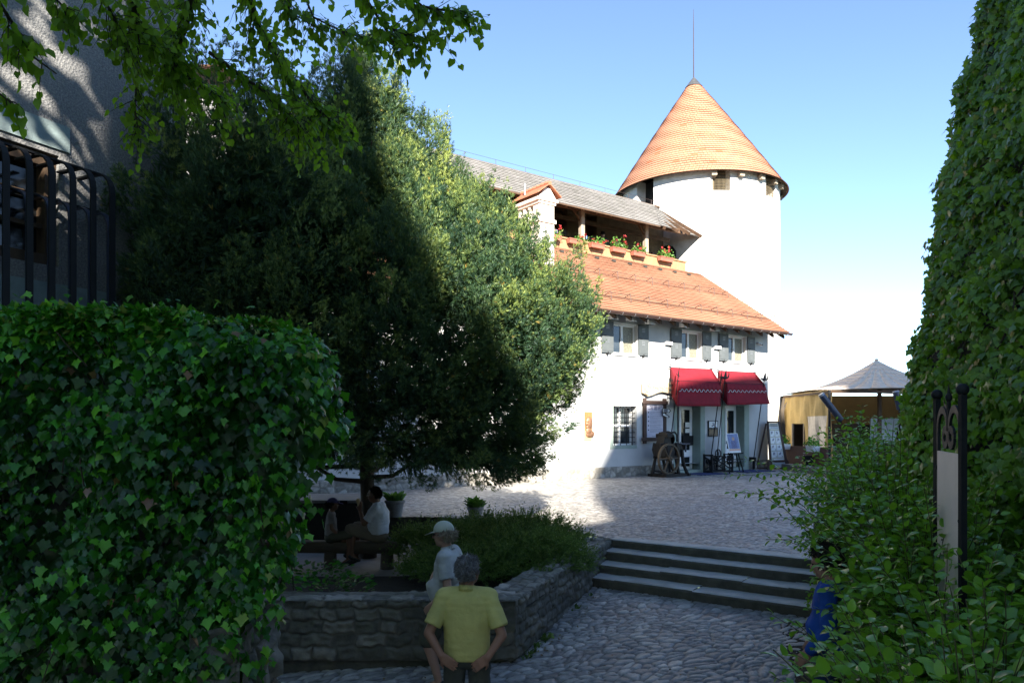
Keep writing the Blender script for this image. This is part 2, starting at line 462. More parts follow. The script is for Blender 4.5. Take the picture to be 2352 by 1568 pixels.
# stone steps
st = thing('stone_stairs', 'four broad worn stone steps climbing from the cobbled path to the courtyard', 'stairs', tuple(TL))
L = (TR - TL).length + 1.6
m_stp = [m_step, m_riser]
for k in range(4):
    b = MB(); g = random.Random(k); x = -.12
    while x < L:
        w = g.uniform(.9, 1.7) if k == 0 else g.uniform(.5, 1.3); x1 = min(x + w, L + .3)
        e0, dz = g.uniform(-.012, .012), g.uniform(-.008, .008)
        z1 = -k * RIS + dz; y0 = TRD * (k - 1) - .05 if k else -.32; y1 = TRD * k + e0; z0 = z1 - RIS - .03
        # tread with a chipped, slightly rounded nosing
        def W(s, q, z): return tuple(SE * s + SF * q + Vector((0, 0, z)))
        n = max(2, int((x1 - x) / .11)); nos = [[], [], [], [], []]
        for i in range(n + 1):
            s = x + (x1 - x + .003) * i / n; c = g.uniform(0, .018) * (2 if g.random() < .15 else 1)
            for q, lst in zip(((y0, z1 + g.uniform(-.004, .004)), (y1 - .03 - c, z1 + g.uniform(-.004, .004)), (y1 - .008 - c * .5, z1 - .012), (y1, z1 - .035 - c * .4), (y1 - .015, z0)), nos): lst.append(W(s, *q))
        for r in range(4):
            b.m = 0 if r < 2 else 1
            for i in range(n): b.quad(nos[r][i], nos[r + 1][i], nos[r + 1][i + 1], nos[r][i + 1])
        b.m = 0; x = x1
    b.m = 1; c0 = SE * (L / 2 - .0) + SF * (TRD * k - .2) + Vector((0, 0, -k * RIS - .1)); b.box(c0, (L + .2, .32, .13), Matrix((SE, -SF, Vector((0, 0, 1)))).transposed())
    b.build('step', m_stp, st, 40)

# planter: two rubble walls with a rough cap
pw = thing('planter_wall', 'low rubble stone planter wall turning a corner beside the cobbled path', 'wall', tuple(C0))
u1 = (TL + Vector((-.0, .12, 0)) - (C0 + Vector((0, 0, -.1)))); Lr = u1.length; u1.normalize()
nr = Vector((u1.y, -u1.x, 0)).normalized()
core = MB()
core.prism([(-4.6, .05, -1), (-.03, .05, -1), (-.03, .05, -.13), (-4.6, .05, -.13)], (0, .42, 0))
a_, b_ = Vector((0, 0, -.13)) - nr * .05, Vector((0, 0, -.13)) + u1 * Lr - nr * .05
core.prism([a_, b_, b_ - nr * .42, a_ - nr * .42], (0, 0, -.9))
core.build('core', m_rub, pw)
stone_face('front_face', (-4.6, 0, -.8), (1, 0, 0), (0, 0, 1), (0, -1, 0), 4.6, .7, [.16, .15, .15, .14, .1], .27, m_rub, pw, .014, .02, 3, .02)
stone_face('side_face', (0, 0, -.8), u1, (0, 0, 1), nr, Lr, .7, [.13, .13, .12, .11, .11, .1], .2, m_rub, pw, .016, .022, 4, .022)
stone_face('cap', (-4.6, -.01, -.1), (1, 0, 0), (0, 1, 0), (0, 0, 1), 4.6, .48, [.25, .23], .5, m_cap, pw, .02, .018, 5, .02)
stone_face('cap', Vector((0, 0, -.1)) + nr * .01, u1, -nr, (0, 0, 1), Lr, .48, [.15, .17, .16], .2, m_cap, pw, .018, .02, 6, .02)

# ------------------------------------------------------------------ left building with the barred window
WD = Vector((.436, .9, 0)).normalized()
WA = Vector((-5.38, 8.5, 0))                       # seen at px 100
WN = Vector((WD.y, -WD.x, 0))                      # outward (towards the viewer's right)
def rough_plaster():
    t = NT('pebbled_render'); v = t.obj()
    n1 = t.noise(v, 1.4, 6, .6); n2 = t.noise(v, 45, 4, .7)
    vo = t.n('ShaderNodeTexVoronoi', Vector=v, Scale=38.0)
    c = t.mix(t.ramp(n1, [(.3, 0.0), (.7, 1.0)]), (.125, .128, .135), (.2, .2, .2))
    c = t.mix(t.ramp(n2, [(.42, 0.0), (.62, .8)]), c, (.31, .3, .28))
    c = t.mix(t.ramp(t.noise(v, 60, 3), [(.55, 0.0), (.7, .7)]), c, (.06, .06, .06))
    return t.done(c, .95, 0, .2, t.bump(t.math('ADD', n2, vo.outputs['Distance']), .5, .015))
m_reb = rough_plaster()
m_pale = M('pale_render', (.26, .33, .33), .9, var=.3, scale=4, bump=.5, bscale=50)
m_oldwood = M('old_brown_wood', (.1, .062, .035), .7, var=.6, scale=5, bump=.3, stretch=(1, 1, .2))
m_iron = M('black_iron', (.016, .017, .019), .65, 0, .2, var=.3, bump=.15, bscale=60)
m_iron2 = M('painted_blue_lit_iron', (.05, .06, .095), .4, .2, .5, var=.2, bump=.1)
m_glassd = M('dark_pane', (.012, .014, .016), .08, 0, .6, var=0, bump=0)
lb = thing('old_building', 'tall grey pebble-rendered old building behind the ivy hedge at the left', 'building', tuple(WA), math.atan2(WD.y, WD.x))
# local x along the wall, local -y outward
holes = [(-2.1, .18, 3.75, 5.05)]
def wall_holes(b, x0, x1, z0, z1, holes, y=0.0, depth=.3):
    xs = sorted({x0, x1, *[h[0] for h in holes], *[h[1] for h in holes]}); zs = sorted({z0, z1, *[h[2] for h in holes], *[h[3] for h in holes]})
    for a, c in zip(xs, xs[1:]):
        for e, f in zip(zs, zs[1:]):
            if any(h[0] <= (a + c) / 2 <= h[1] and h[2] <= (e + f) / 2 <= h[3] for h in holes): continue
            b.quad((a, y, e), (c, y, e), (c, y, f), (a, y, f))
    for h in holes:
        d = h[4] if len(h) > 4 else depth; a, c, e, f = h[:4]
        b.quad((a, y, e), (a, y, f), (a, y + d, f), (a, y + d, e)); b.quad((c, y, e), (c, y + d, e), (c, y + d, f), (c, y, f))
        b.quad((a, y, e), (a, y + d, e), (c, y + d, e), (c, y, e)); b.quad((a, y, f), (c, y, f), (c, y + d, f), (a, y + d, f))
b = MB(); wall_holes(b, -9, 1.95, -1, 13, holes)
b.quad((1.95, 0, -1), (1.95, 7, -1), (1.95, 7, 13), (1.95, 0, 13)); b.quad((-9, 0, 13), (1.95, 0, 13), (1.95, 7, 13), (-9, 7, 13))
b.quad((-9, 7, -1), (-9, 0, -1), (-9, 0, 13), (-9, 7, 13)); b.quad((1.95, 7, -1), (-9, 7, -1), (-9, 7, 13), (1.95, 7, 13))
b.build('wall', m_reb, lb)
b = MB(); b.bx(-2.4, .3, -.02, .1, 5.12, 5.42); b.build('lintel', m_pale, lb)
b = MB(); b.bx(-2.4, .9, -.018, .05, 1.5, 3.55); b.build('pale_panel', m_pale, lb)
w = MB(); w.bx(-2.1, .18, .05, .2, 4.9, 5.05); w.bx(-2.1, .18, .05, .2, 3.75, 3.88)
for x in (-2.05, -1.3, -.6, .1): w.bx(x - .06, x + .06, .04, .22, 3.88, 4.9)
for z in (4.2, 4.55): w.bx(-2.1, .18, .08, .16, z - .025, z + .025)
wo = w.build('window', m_oldwood, lb)
MB().bx(-2.1, .18, .2, .22, 3.8, 5.0).build('pane', m_glassd, wo)

# the cage of bent iron bars
cg = thing('window_grille', 'black iron cage of bent flat bars bulging over the left building\'s window', 'grille', tuple(WA), math.atan2(WD.y, WD.x))
def bent(x, off, top, r, w):
    pts = [(x, -off, 1.0), (x, -off, top - r)] + [(x, -off + r * (1 - math.cos(R(a))), top - r + r * math.sin(R(a))) for a in (18, 36, 54, 72, 90)] + [(x, -.02, top)]
    b = MB()
    for i, (p, q) in enumerate(zip(pts, pts[1:])):
        b.bar(p, Vector(q) + (Vector(q) - Vector(p)).normalized() * .008, w, .02, (1, 0, 0) if False else (0, 1, .3))
    return b
for k in range(9): bent(-1.47 + .235 * k, .62, 4.85, .26, .068).build('bar', m_iron, cg)
for k in range(9): bent(-1.35 + .235 * k, .4, 4.45, .2, .062).build('bar', m_iron2, cg)  # bluish iron puts the blue light on the inner bars into their colour
MB().bar((-1.75, -.36, 4.86), (.47, -.36, 4.86), .05, .02).build('top_rail', m_iron, cg)
MB().bar((-1.75, -.2, 4.46), (.55, -.2, 4.46), .05, .02).build('top_rail', m_iron, cg)

# ------------------------------------------------------------------ FOLIAGE
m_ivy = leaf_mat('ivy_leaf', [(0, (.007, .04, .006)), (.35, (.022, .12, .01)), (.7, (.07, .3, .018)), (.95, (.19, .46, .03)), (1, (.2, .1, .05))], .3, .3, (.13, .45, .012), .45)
m_vine = leaf_mat('vine_leaf', [(0, (.055, .12, .012)), (.5, (.12, .25, .014)), (.9, (.18, .34, .02)), (1, (.24, .36, .05))], .34, .45, (.24, .5, .012), .6)
m_shr = leaf_mat('shrub_leaf', [(0, (.07, .17, .02)), (.5, (.12, .28, .022)), (.9, (.17, .36, .03)), (1, (.24, .42, .05))], .34, .4, (.24, .5, .015), .65)
m_lin = leaf_mat('linden_leaf', [(0, (.08, .15, .014)), (.5, (.13, .25, .018)), (1, (.2, .34, .025))], .45, .55, (.36, .66, .012), .4)
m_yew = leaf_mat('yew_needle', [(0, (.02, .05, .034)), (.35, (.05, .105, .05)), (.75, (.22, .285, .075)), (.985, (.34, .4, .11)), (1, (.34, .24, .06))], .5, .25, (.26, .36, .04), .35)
m_jun = leaf_mat('juniper_needle', [(0, (.04, .075, .022)), (.6, (.11, .19, .04)), (1, (.25, .33, .07))], .55, .2, (.16, .28, .03), .35)
m_bark = M('bark', (.09, .07, .05), .9, var=.5, scale=5, bump=.8, bscale=18, stretch=(1, 1, .25), dist=.03)
m_twig = M('twig', (.05, .038, .022), .8, var=.3, bump=.2)
m_stem = M('green_stem', (.09, .085, .03), .7, var=.3, bump=.1)

# --- ivy over the wall on the left
iv = thing('ivy_clad_wall', 'thick dark ivy hanging over the stone garden wall in the left foreground', 'ivy wall', (-1.5, 4.1, -1))
ZX = np.array([.2, .5, .67, 1.02, 1.38, 1.73, 1.85, 2.1, 2.32, 2.44, 2.52]); XR = np.array([-1.42, -1.4, -1.36, -1.28, -1.18, -1.0, -.94, -.99, -1.07, -1.22, -1.5])
def xr(z): return np.interp(z, ZX, XR)
n = 20000
z = RNG.uniform(-.2, 2.5, n); x = xr(z) - RNG.random(n) ** 1.15 * 2.4
z = np.where(RNG.random(n) < .28, 2.5 - RNG.random(n) ** 1.5 * .25, z)
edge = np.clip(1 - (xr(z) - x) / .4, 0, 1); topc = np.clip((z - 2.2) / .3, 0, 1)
p = np.stack([x, 3.85 + .35 * edge ** 2 + .3 * topc ** 2 * RNG.random(n) + .16 * RNG.random(n), z + 0.02], -1)
cl = vnoise(p, 3.2); p[:, 1] += (cl - .45) * .5
keep = (RNG.random(n) > np.clip((cl - .52) * 4.5, 0, .95)) & (x < xr(z) + 0.02)
# hanging fringe and the bare pier low at the right
keep &= ~((z < .95) & (x > -1.5) & (RNG.random(n) < .75))
p = p[keep]; edge, topc = edge[keep], topc[keep]; n = len(p)
st_ = (RNG.random(n) < .06)[:, None]; p = p + st_ * np.stack([edge * .13 * RNG.random(n), -.09 * RNG.random(n), topc * .11 * RNG.random(n) - .02], -1)
nor = np.stack([.2 + .9 * edge, -1 + .4 * edge, .75 + 1.1 * topc], -1) + RNG.normal(size=(n, 3)) * .8
tip = np.stack([.25 * RNG.normal(size=n) + .35 * edge, -.35 * np.ones(n), -1 + .5 * RNG.normal(size=n) + 1.0 * topc], -1)
tone = np.clip(RNG.random(n) ** 2.3 * .85 + .36 * topc + .22 * edge, 0, .98); tone[RNG.random(n) < .006] = 1.0  # top and right fringe toned lighter, painting in light from behind
sz = RNG.uniform(.03, .068, n) * (1 - .25 * topc)
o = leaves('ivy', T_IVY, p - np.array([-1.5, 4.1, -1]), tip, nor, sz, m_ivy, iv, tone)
ni = 5200; zi = RNG.uniform(-.3, 2.42, ni); xi = xr(zi) - .12 - RNG.random(ni) * 2.4; ki = ~((zi < .95) & (xi > -1.5)); zi, xi = zi[ki], xi[ki]; ni = len(zi)
pi_ = np.stack([xi, 4.12 + .3 * np.clip(1 - (xr(zi) - xi) / .5, 0, 1) ** 2 + .2 * RNG.random(ni), zi], -1)
leaves('inner_foliage', T_IVY, pi_ - np.array([-1.5, 4.1, -1]), np.stack([.4 * RNG.normal(size=ni), 0 * zi - .2, 0 * zi - 1], -1), np.array([.2, -1, .3]) + RNG.normal(size=(ni, 3)) * .3, RNG.uniform(.06, .1, ni), m_ivy, iv, RNG.random(ni) * .2)  # inner leaves toned darker, putting the shade between leaves into their colour
b = MB()
for k in range(150):
    i = RNG.integers(n); q = Vector(p[i]) - Vector((-1.5, 4.1, -1)); d = Vector((RNG.normal() * .1, .1, -.12 - .2 * RNG.random()))
    b.tube([q + Vector((0, .02, 0)), q + d * .5 + Vector((0, -.01, 0)), q + d], .004, 4)
b.build('vine_stems', m_twig, iv)
ns = 2600; zs_ = RNG.uniform(-.2, 2.45, ns); ys_ = RNG.uniform(4.2, 5.05, ns)
ps_ = np.stack([xr(zs_) - .3 - .28 * (ys_ - 4.2) - .12 * RNG.random(ns), ys_, zs_], -1)
leaves('side_foliage', T_IVY, ps_ - np.array([-1.5, 4.1, -1]), np.stack([0 * zs_ + .2, .4 * RNG.normal(size=ns), 0 * zs_ - 1], -1), np.array([1, .1, .5]) + RNG.normal(size=(ns, 3)) * .5, RNG.uniform(.04, .08, ns), m_ivy, iv, RNG.random(ns) ** 1.6)
g = MB(); g.bx(-4.8, -.42, .1, .85, -1, 2.8); g.build('wall_core', m_dark, iv, bevel=.1)
stone_face('stone_pier', (-.24, -.11, -.1), (1, .25, 0), (0, 0, 1), (.25, -1, 0), .25, 1.9, [.3, .24, .3, .26, .3, .3, .3], .4, m_rub, iv, .012, .03, 12, .05)
stone_face('stone_pier', (.01, -.04, -.1), (0, 1, 0), (0, 0, 1), (1, 0, 0), .7, 1.9, [.3, .24, .3, .26, .3, .3, .3], .4, m_rub, iv, .015, .03, 12, .05)

# --- ivy-clad building on the right
rb = thing('ivy_clad_building', 'tall old building at the right, its sloping wall covered in bright green creeper', 'building', (0, 0, 0))
prof = [(2.0, -4.5), (2.2, 3.4), (3.3, 6.6), (3.95, 9.5), (5.1, 13.0), (5.8, 14.6), (7.0, 16.2), (11, 18.3), (14.3, 20.4), (17.6, 20.4), (19.2, 21.6), (20.5, 25), (30, 25), (30, -4.5)]
SK = .12
b = MB(); w0 = lambda y, z: 4.6 - SK * (8.4 - y) + .184 * (z - 2.3)
b.prism([(w0(-1, -1), -1, -1), (w0(-1, 10), -1, 10), (12, -1, 10), (12, -1, -1)], (SK * 9.3, 9.3, 0)); b.build('wall', m_dark, rb)
def vine(n, yr, zr):
    y = RNG.uniform(*yr, n); z = RNG.uniform(*zr, n)
    x = 4.47 - SK * (8.4 - y) + .184 * (z - 2.3)
    p = np.stack([x, y, z], -1); cl = vnoise(p, 1.6) * .6 + .2; c2 = vnoise(p + 7, 5)
    end = np.clip((y - 7.9) / .5, 0, 1)
    out = (cl - .4) * .35 + (c2 - .5) * .18 + RNG.random(n) * .12 - .22 * end ** 2
    nv = np.array([-.99, .14, 0]); nv /= np.linalg.norm(nv)
    p = p + nv * out[:, None] + np.array([.25, 0, 0]) * (end * RNG.random(n) ** 2)[:, None]
    keep = RNG.random(n) > np.clip((.36 - c2) * 3.5, 0, .85)
    p, end, cl = p[keep], end[keep], cl[keep]; n = len(p)
    nor = np.stack([-.9 + .2 * end, -.3 + .5 * end, .6 * np.ones(n)], -1) + RNG.normal(size=(n, 3)) * .4
    tip = np.stack([-.2 + .3 * RNG.normal(size=n), .35 * RNG.normal(size=n), -1 + .3 * RNG.normal(size=n)], -1)
    return p, tip, nor, np.clip(RNG.random(n) * .75 + (cl - .5) * .6 + .15, 0, 1)
p, tip, nor, tone = vine(36000, (4.6, 8.45), (-.6, 8.6))
leaves('ivy', T_IVY, p, tip, nor, RNG.uniform(.045, .085, len(p)), m_vine, rb, tone, RNG.uniform(.055, .1, len(p)) / .075)
b = MB()
for k in range(60):
    y = RNG.uniform(4.6, 8.3); z = RNG.uniform(0, 6); pts = []
    for s in range(6):
        zz = z + s * .25; yy = y + .1 * RNG.normal(); pts.append((4.47 - SK * (8.4 - yy) + .184 * (zz - 2.3) - .05, yy, zz))
    b.tube(pts, .01, 5)
b.build('vine_stems', m_twig, rb)

# --- the big yew
YC = Vector((-2.7, 13.0, 0))
RZ = np.array([.5, .73, 1.11, 1.72, 2.49, 3.25, 4.02, 4.86, 5.77, 6.7, 7.08, 7.7, 8.2, 8.45]); RR = np.array([1.5, 2.25, 2.95, 3.42, 3.86, 4.02, 3.8, 2.95, 2.0, 1.45, 1.1, .42, .2, .0])
yw = thing('yew_tree', 'huge bushy yew with a broad rounded crown shading the sunken garden', 'tree', tuple(YC) )
def yew(n, depth, cones=0):
    # pick heights in proportion to the crown's circumference
    zz = np.linspace(.55, 8.4, 400); w = np.interp(zz, RZ, RR) + .15; z = np.interp(RNG.random(n), np.cumsum(w) / w.sum(), zz)
    a = RNG.uniform(-math.pi, math.pi, n); a = np.where((np.sin(a) > .35) & (RNG.random(n) < .7), -a, a)   # more on the side one sees
    d = np.stack([np.cos(a), np.sin(a), np.zeros(n)], -1)
    r = np.interp(z, RZ, RR)
    lump = vnoise(np.stack([np.cos(a) * 3, np.sin(a) * 3, z * .8], -1), .8); l2 = vnoise(np.stack([np.cos(a) * r, np.sin(a) * r, z * .55], -1) + 20, 1.5)
    r = r * (1 + .12 * (lump - .5)) + .8 * (l2 - .6) - depth * RNG.random(n) ** 1.6
    p = d * np.maximum(r, .05)[:, None]; p[:, 2] = z
    slope = -np.gradient(np.interp(zz, RZ, RR), zz); s = np.interp(z, zz, slope)
    nor = unit(np.concatenate([d[:, :2], s[:, None]], 1))
    return p, nor, l2
up = np.array([0, 0, 1.0])
# boughs: upright flame-shaped clumps of sprays over the crown, so that it has lumps, gaps and spiky tips
NB = 880
pc_, nc_, l2 = yew(NB, .3)
nbg = 90; dd = rdir(nbg * 3); dd[:, 1] = -np.abs(dd[:, 1]); dd = dd[dd[:, 2] > -.7][:nbg]                 # a bough bulging towards the old building
pc_ = np.concatenate([pc_, np.array([-.85, -3.3, 3.9]) + dd * np.array([1.5, .95, 2.35]) * RNG.uniform(.8, 1.05, (len(dd), 1))]); nc_ = np.concatenate([nc_, dd]); NB = len(pc_)
bt = RNG.normal(size=NB) * .2
bL = RNG.uniform(.5, 1.05, NB) * np.where(pc_[:, 2] < 1.6, .7, 1) * np.where(pc_[:, 2] > 6.2, 1.15, 1); bR = RNG.uniform(.2, .36, NB)
ba = unit(nc_ * .5 + up * np.where(pc_[:, 2:] < 1.8, .25, 1.0) + RNG.normal(size=(NB, 3)) * .16)
PP, AX, NN, TT, SS = [], [], [], [], []
MS = 25
for q_ in range(MS):
    u = RNG.random(NB) ** .8; ph = RNG.uniform(0, 2 * math.pi, NB)
    e1 = unit(np.cross(ba, rdir(NB))); e2 = np.cross(ba, e1); rad = unit(e1 * np.cos(ph)[:, None] + e2 * np.sin(ph)[:, None])
    rr = bR * np.minimum(1, u * 4 + .35) * (1 - u) ** .6
    base = pc_ + ba * (bL * (u - .35))[:, None] + rad * rr[:, None]
    ax = unit(rad * (.8 * (1 - u))[:, None] + ba * (.45 + u)[:, None] + RNG.normal(size=(NB, 3)) * .22); ln = RNG.uniform(.12, .3, NB)
    for k in range(6):
        f = (k + .5) / 6
        PP.append(base + ax * (ln * (f - .3))[:, None] + RNG.normal(size=(NB, 3)) * (.05 * (1 - .8 * f))); AX.append(unit(ax + RNG.normal(size=(NB, 3)) * .35)); NN.append(rdir(NB))
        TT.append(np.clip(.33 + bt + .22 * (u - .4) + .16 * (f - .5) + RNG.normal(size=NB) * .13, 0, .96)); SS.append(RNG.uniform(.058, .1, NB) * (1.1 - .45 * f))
PP, AX, NN, TT, SS = (np.concatenate(x) for x in (PP, AX, NN, TT, SS))
TT[RNG.random(len(TT)) < .004] = 1.0
# fewer sprays where the photo shows the house glinting through the lower skirt
def skirt(q): return q[:, 2] < np.interp(q[:, 0] + YC.x, [-7, -2.2, -1.2, -.4, .5, 1.2], [1.35, 1.2, 1.05, 1.0, 1.0, 1.25]) + .35 * (vnoise(q + 3, 2.6) - .5)
thin = skirt(PP) | ((PP[:, 2] < 2.0) & (vnoise(PP + 3, 2.6) > .7))
PP, AX, NN, TT, SS = (x[~thin] for x in (PP, AX, NN, TT, SS))
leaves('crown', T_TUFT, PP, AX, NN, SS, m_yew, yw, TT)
p, nor, l2 = yew(30000, 1.6); p[:, :2] *= .93
k = ~skirt(p - np.array([0, 0, .25])) & (vnoise(p + 3, 2.6) < .74); p, nor = p[k], nor[k]
n2 = 4500; d2 = rdir(n2); p = np.concatenate([p, np.array([-.85, -3.3, 3.9]) + d2 * np.array([1.35, .85, 2.15]) * RNG.random((n2, 1)) ** .4]); nor = np.concatenate([nor, d2])
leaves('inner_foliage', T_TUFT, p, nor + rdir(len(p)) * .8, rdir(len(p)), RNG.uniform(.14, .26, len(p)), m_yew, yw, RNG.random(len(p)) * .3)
b = MB(); b.tube([(.15, .05, -.5), (.17, .08, .3), (.13, .05, 1.2), (.05, .0, 2.5), (0, 0, 4.5), (-.1, 0, 7)], [.17, .13, .12, .11, .09, .03], 10); b.build('trunk', m_bark, yw, 60)
b = MB(); g = random.Random(5)
for i in range(46):
    a = g.uniform(-math.pi, math.pi); z0 = g.uniform(.9, 5.5); Lb = np.interp(z0 + .7, RZ, RR) * g.uniform(.6, .92)
    pts = [(.1 + math.cos(a) * Lb * t, math.sin(a) * Lb * t, z0 + t * t * g.uniform(.3, 1.3) + .05 * g.uniform(-1, 1)) for t in (0, .25, .5, .75, 1)]
    b.tube(pts, [.05, .04, .03, .02, .008], 6)
b.build('branches', m_bark, yw, 60)

# --- junipers in the planter
def sprigs(name, cx, cy, rx, ry, zt, n, parent, zb):
    a = RNG.uniform(0, 2 * math.pi, n); r = np.sqrt(RNG.random(n))
    x, y = np.cos(a) * r, np.sin(a) * r
    hgt = (zt - zb) * np.sqrt(np.clip(1 - r * r, .03, 1)) * (.75 + .5 * vnoise(np.stack([x * rx, y * ry, x * 0], -1) + cx, 2.4))
    base = np.stack([x * rx, y * ry, hgt * RNG.uniform(.45, 1, n)], -1)
    ax = unit(np.stack([x * 1.2, y * 1.2 - .25, .5 + .5 * RNG.random(n)], -1) + RNG.normal(size=(n, 3)) * .35)
    ln = RNG.uniform(.12, .34, n); P_, A_, N_, S_, T_ = [], [], [], [], []
    for k in range(7):
        f = k / 6; q = base + ax * (ln * f)[:, None]; q[:, 2] -= .1 * ln * f * f
        P_.append(q + RNG.normal(size=(n, 3)) * .015); A_.append(unit(ax + RNG.normal(size=(n, 3)) * .25)); N_.append(rdir(n)); S_.append(RNG.uniform(.05, .085, n) * (1.1 - .5 * f))
        T_.append(np.clip(.2 + .3 * f + .35 * RNG.random(n), 0, 1))
    leaves(name, T_TUFT, np.concatenate(P_), np.concatenate(A_), np.concatenate(N_), np.concatenate(S_), m_jun, parent, np.concatenate(T_))
junipers = [(.42, 12.7, .85, .95, .3, 'spreading juniper in the planter nearest the top of the stone steps'),
            (-.35, 13.6, 1.2, 1.0, .16, 'widest spreading juniper, in front of the right-hand plant pot'),
            (.15, 11.2, 1.0, 1.1, .2, 'spreading juniper draped behind the inside corner of the planter wall'),
            (-1.15, 12.3, .85, .95, .22, 'spreading juniper beside the end of the log bench'),
            (-.75, 10.7, .8, .8, .05, 'low spreading juniper right behind the man in the white cap'),
            (.62, 11.5, .45, .85, .1, 'narrow spreading juniper hugging the right arm of the planter wall')]
for cx, cy, rx, ry, zt, lab in junipers:
    j = thing('juniper_shrub', lab, 'shrub', (cx, cy, -.25), 0, 'spreading junipers in the stone planter')
    sprigs('foliage', cx, cy, rx, ry, zt, int(950 * rx * ry), j, -.25)
    b = MB()
    for k in range(10):
        a = k * .63; b.tube([(0, 0, .0), (math.cos(a) * rx * .4, math.sin(a) * ry * .4, .2), (math.cos(a) * rx * .8, math.sin(a) * ry * .8, .25)], [.015, .01, .004], 5)
    b.build('stems', m_twig, j)
for x, y, lab in ((-2.3, 9.6, 'small straggly plant on the dark soil by the planter front wall'), (-2.75, 10.4, 'small dark plant on the soil below the log bench')):
    j = thing('small_plant', lab, 'plant', (x, y, -.3), 0, 'small plants on the bare soil')
    n = 160; a = RNG.uniform(0, 6.28, n); r = np.sqrt(RNG.random(n)) * .5
    p = np.stack([np.cos(a) * r, np.sin(a) * r * .7, .05 + .2 * RNG.random(n)], -1)
    leaves('foliage', T_OVATE, p, np.stack([np.cos(a), np.sin(a), .4 + 0 * a], -1), np.stack([0 * a, 0 * a - .4, 1 + 0 * a], -1) + RNG.normal(size=(n, 3)) * .3, RNG.uniform(.05, .1, n), m_ivy, j, RNG.random(n) * .6)

# --- litter and weeds
n = 170; xy = np.stack([RNG.uniform(-2.6, 3.2, n), RNG.uniform(6, 11.3, n)], -1); near = RNG.random(n) < .5
uu = RNG.random(n); xy = np.where(near[:, None], np.stack([.12 + uu * 1.5 + .18 * RNG.random(n), 8.45 + uu * 3.5 - .1 * RNG.random(n)], -1), xy)
k = front(xy[:, 0], xy[:, 1]) > 3 * TRD + .03; xy = xy[k]; n = len(xy)
p = np.stack([xy[:, 0], xy[:, 1], zlow(xy[:, 0], xy[:, 1]) + .012], -1)
o = leaves('fallen_leaves', T_OVATE, p, rdir(n) * np.array([1, 1, .15]), np.array([0, 0, 1]) + RNG.normal(size=(n, 3)) * .25, RNG.uniform(.02, .05, n), leaf_mat('dry_leaf', [(0, (.12, .07, .03)), (.6, (.2, .14, .06)), (1, (.3, .26, .12))], .7, .1, (.2, .12, .04), .2), None); tag(o, kind='stuff')
n = 420; uu = RNG.random(n); cl_ = vnoise(np.stack([uu * 9, uu * 0, uu * 0], -1), 2.0); k = cl_ > .52; uu = uu[k]; n = len(uu)
p = np.stack([.06 + uu * 1.42, 8.5 + uu * 3.3, 0 * uu], -1) + RNG.normal(size=(n, 3)) * .03; p[:, 0] += .06; p[:, 2] = zlow(p[:, 0], p[:, 1])
o = leaves('weeds', T_OVATE, p, RNG.normal(size=(n, 3)) * .6 + np.array([.3, 0, .9]), rdir(n), RNG.uniform(.03, .07, n), m_jun, None); tag(o, kind='stuff')

# --- shrubs on the right
def shrub(lab, x, y, zb, zt, rad, ns, lsize, seed):
    g = np.random.default_rng(seed); hgt = zt - zb
    t = thing('shrub', lab, 'shrub', (x, y, zb), 0, 'leafy shrubs along the right side of the path')
    b = MB(); P_, A_, N_, S_, T_ = [], [], [], [], []
    def stalk(p0, d, ln, droop, r0, step, frac):
        pts = []; q = np.array(p0, float); d = np.array(d, float); m = 9
        for i in range(m):
            pts.append(q.copy()); dd = d + np.array([0, 0, -droop * (i / m) ** 1.5]); dd /= np.linalg.norm(dd); q = q + dd * ln / (m - 1)
            d = dd + g.normal(size=3) * .05
        b.tube([tuple(v) for v in pts], [r0 * (1 - .85 * i / m) for i in range(m)], 4, False)
        pts = np.array(pts); k = max(2, int(ln * frac / step)); tone = g.random()
        for i in range(k):
            f = 1 - frac + frac * (i + .6) / k; u = f * (m - 1); i0 = min(int(u), m - 2); c = pts[i0] + (pts[i0 + 1] - pts[i0]) * (u - i0)
            ax = pts[i0 + 1] - pts[i0]; ax /= np.linalg.norm(ax); side = np.cross(ax, [0, 0, 1]); side /= max(np.linalg.norm(side), .05)
            if i % 2: side = np.cross(ax, side) * .7 + side * .5
            for sg in (1, -1):
                tip = side * sg + ax * .75 + np.array([0, 0, -.12]) + g.normal(size=3) * .18
                P_.append(c + side * sg * .012); A_.append(tip); N_.append(np.array([0, 0, 1]) + ax * -.1 + g.normal(size=3) * .3)
                S_.append(lsize * g.uniform(.7, 1.2) * (1 - .3 * (f > .93))); T_.append(np.clip(.2 + .4 * tone + .45 * g.random() + .15 * (f > .9), 0, 1))
    for i in range(ns):
        a = g.uniform(0, 6.283); lean = g.uniform(.05, 1) ** .8; out = np.array([math.cos(a), math.sin(a), 0])
        p0 = out * rad * .15; L_ = math.hypot(hgt, rad * lean) * g.uniform(.75, 1.08)
        d = out * rad * lean * .9 + np.array([0, 0, hgt * 1.15]); d /= np.linalg.norm(d)
        stalk(p0, d, L_, .9 * lean, .009, .075, .72)
        for k in range(3):
            f = g.uniform(.3, .85); a2 = a + g.uniform(-1.3, 1.3); o2 = np.array([math.cos(a2), math.sin(a2), .25])
            stalk(p0 + d * L_ * f + out * rad * lean * .2 * f * f - np.array([0, 0, .35 * lean * f * f * hgt * .4]), o2, rad * g.uniform(.35, .75), .5, .005, .07, .85)
    b.build('stems', m_stem, t)
    leaves('foliage', T_OVATE, np.array(P_), np.array(A_), np.array(N_), np.array(S_), m_shr, t, np.array(T_))
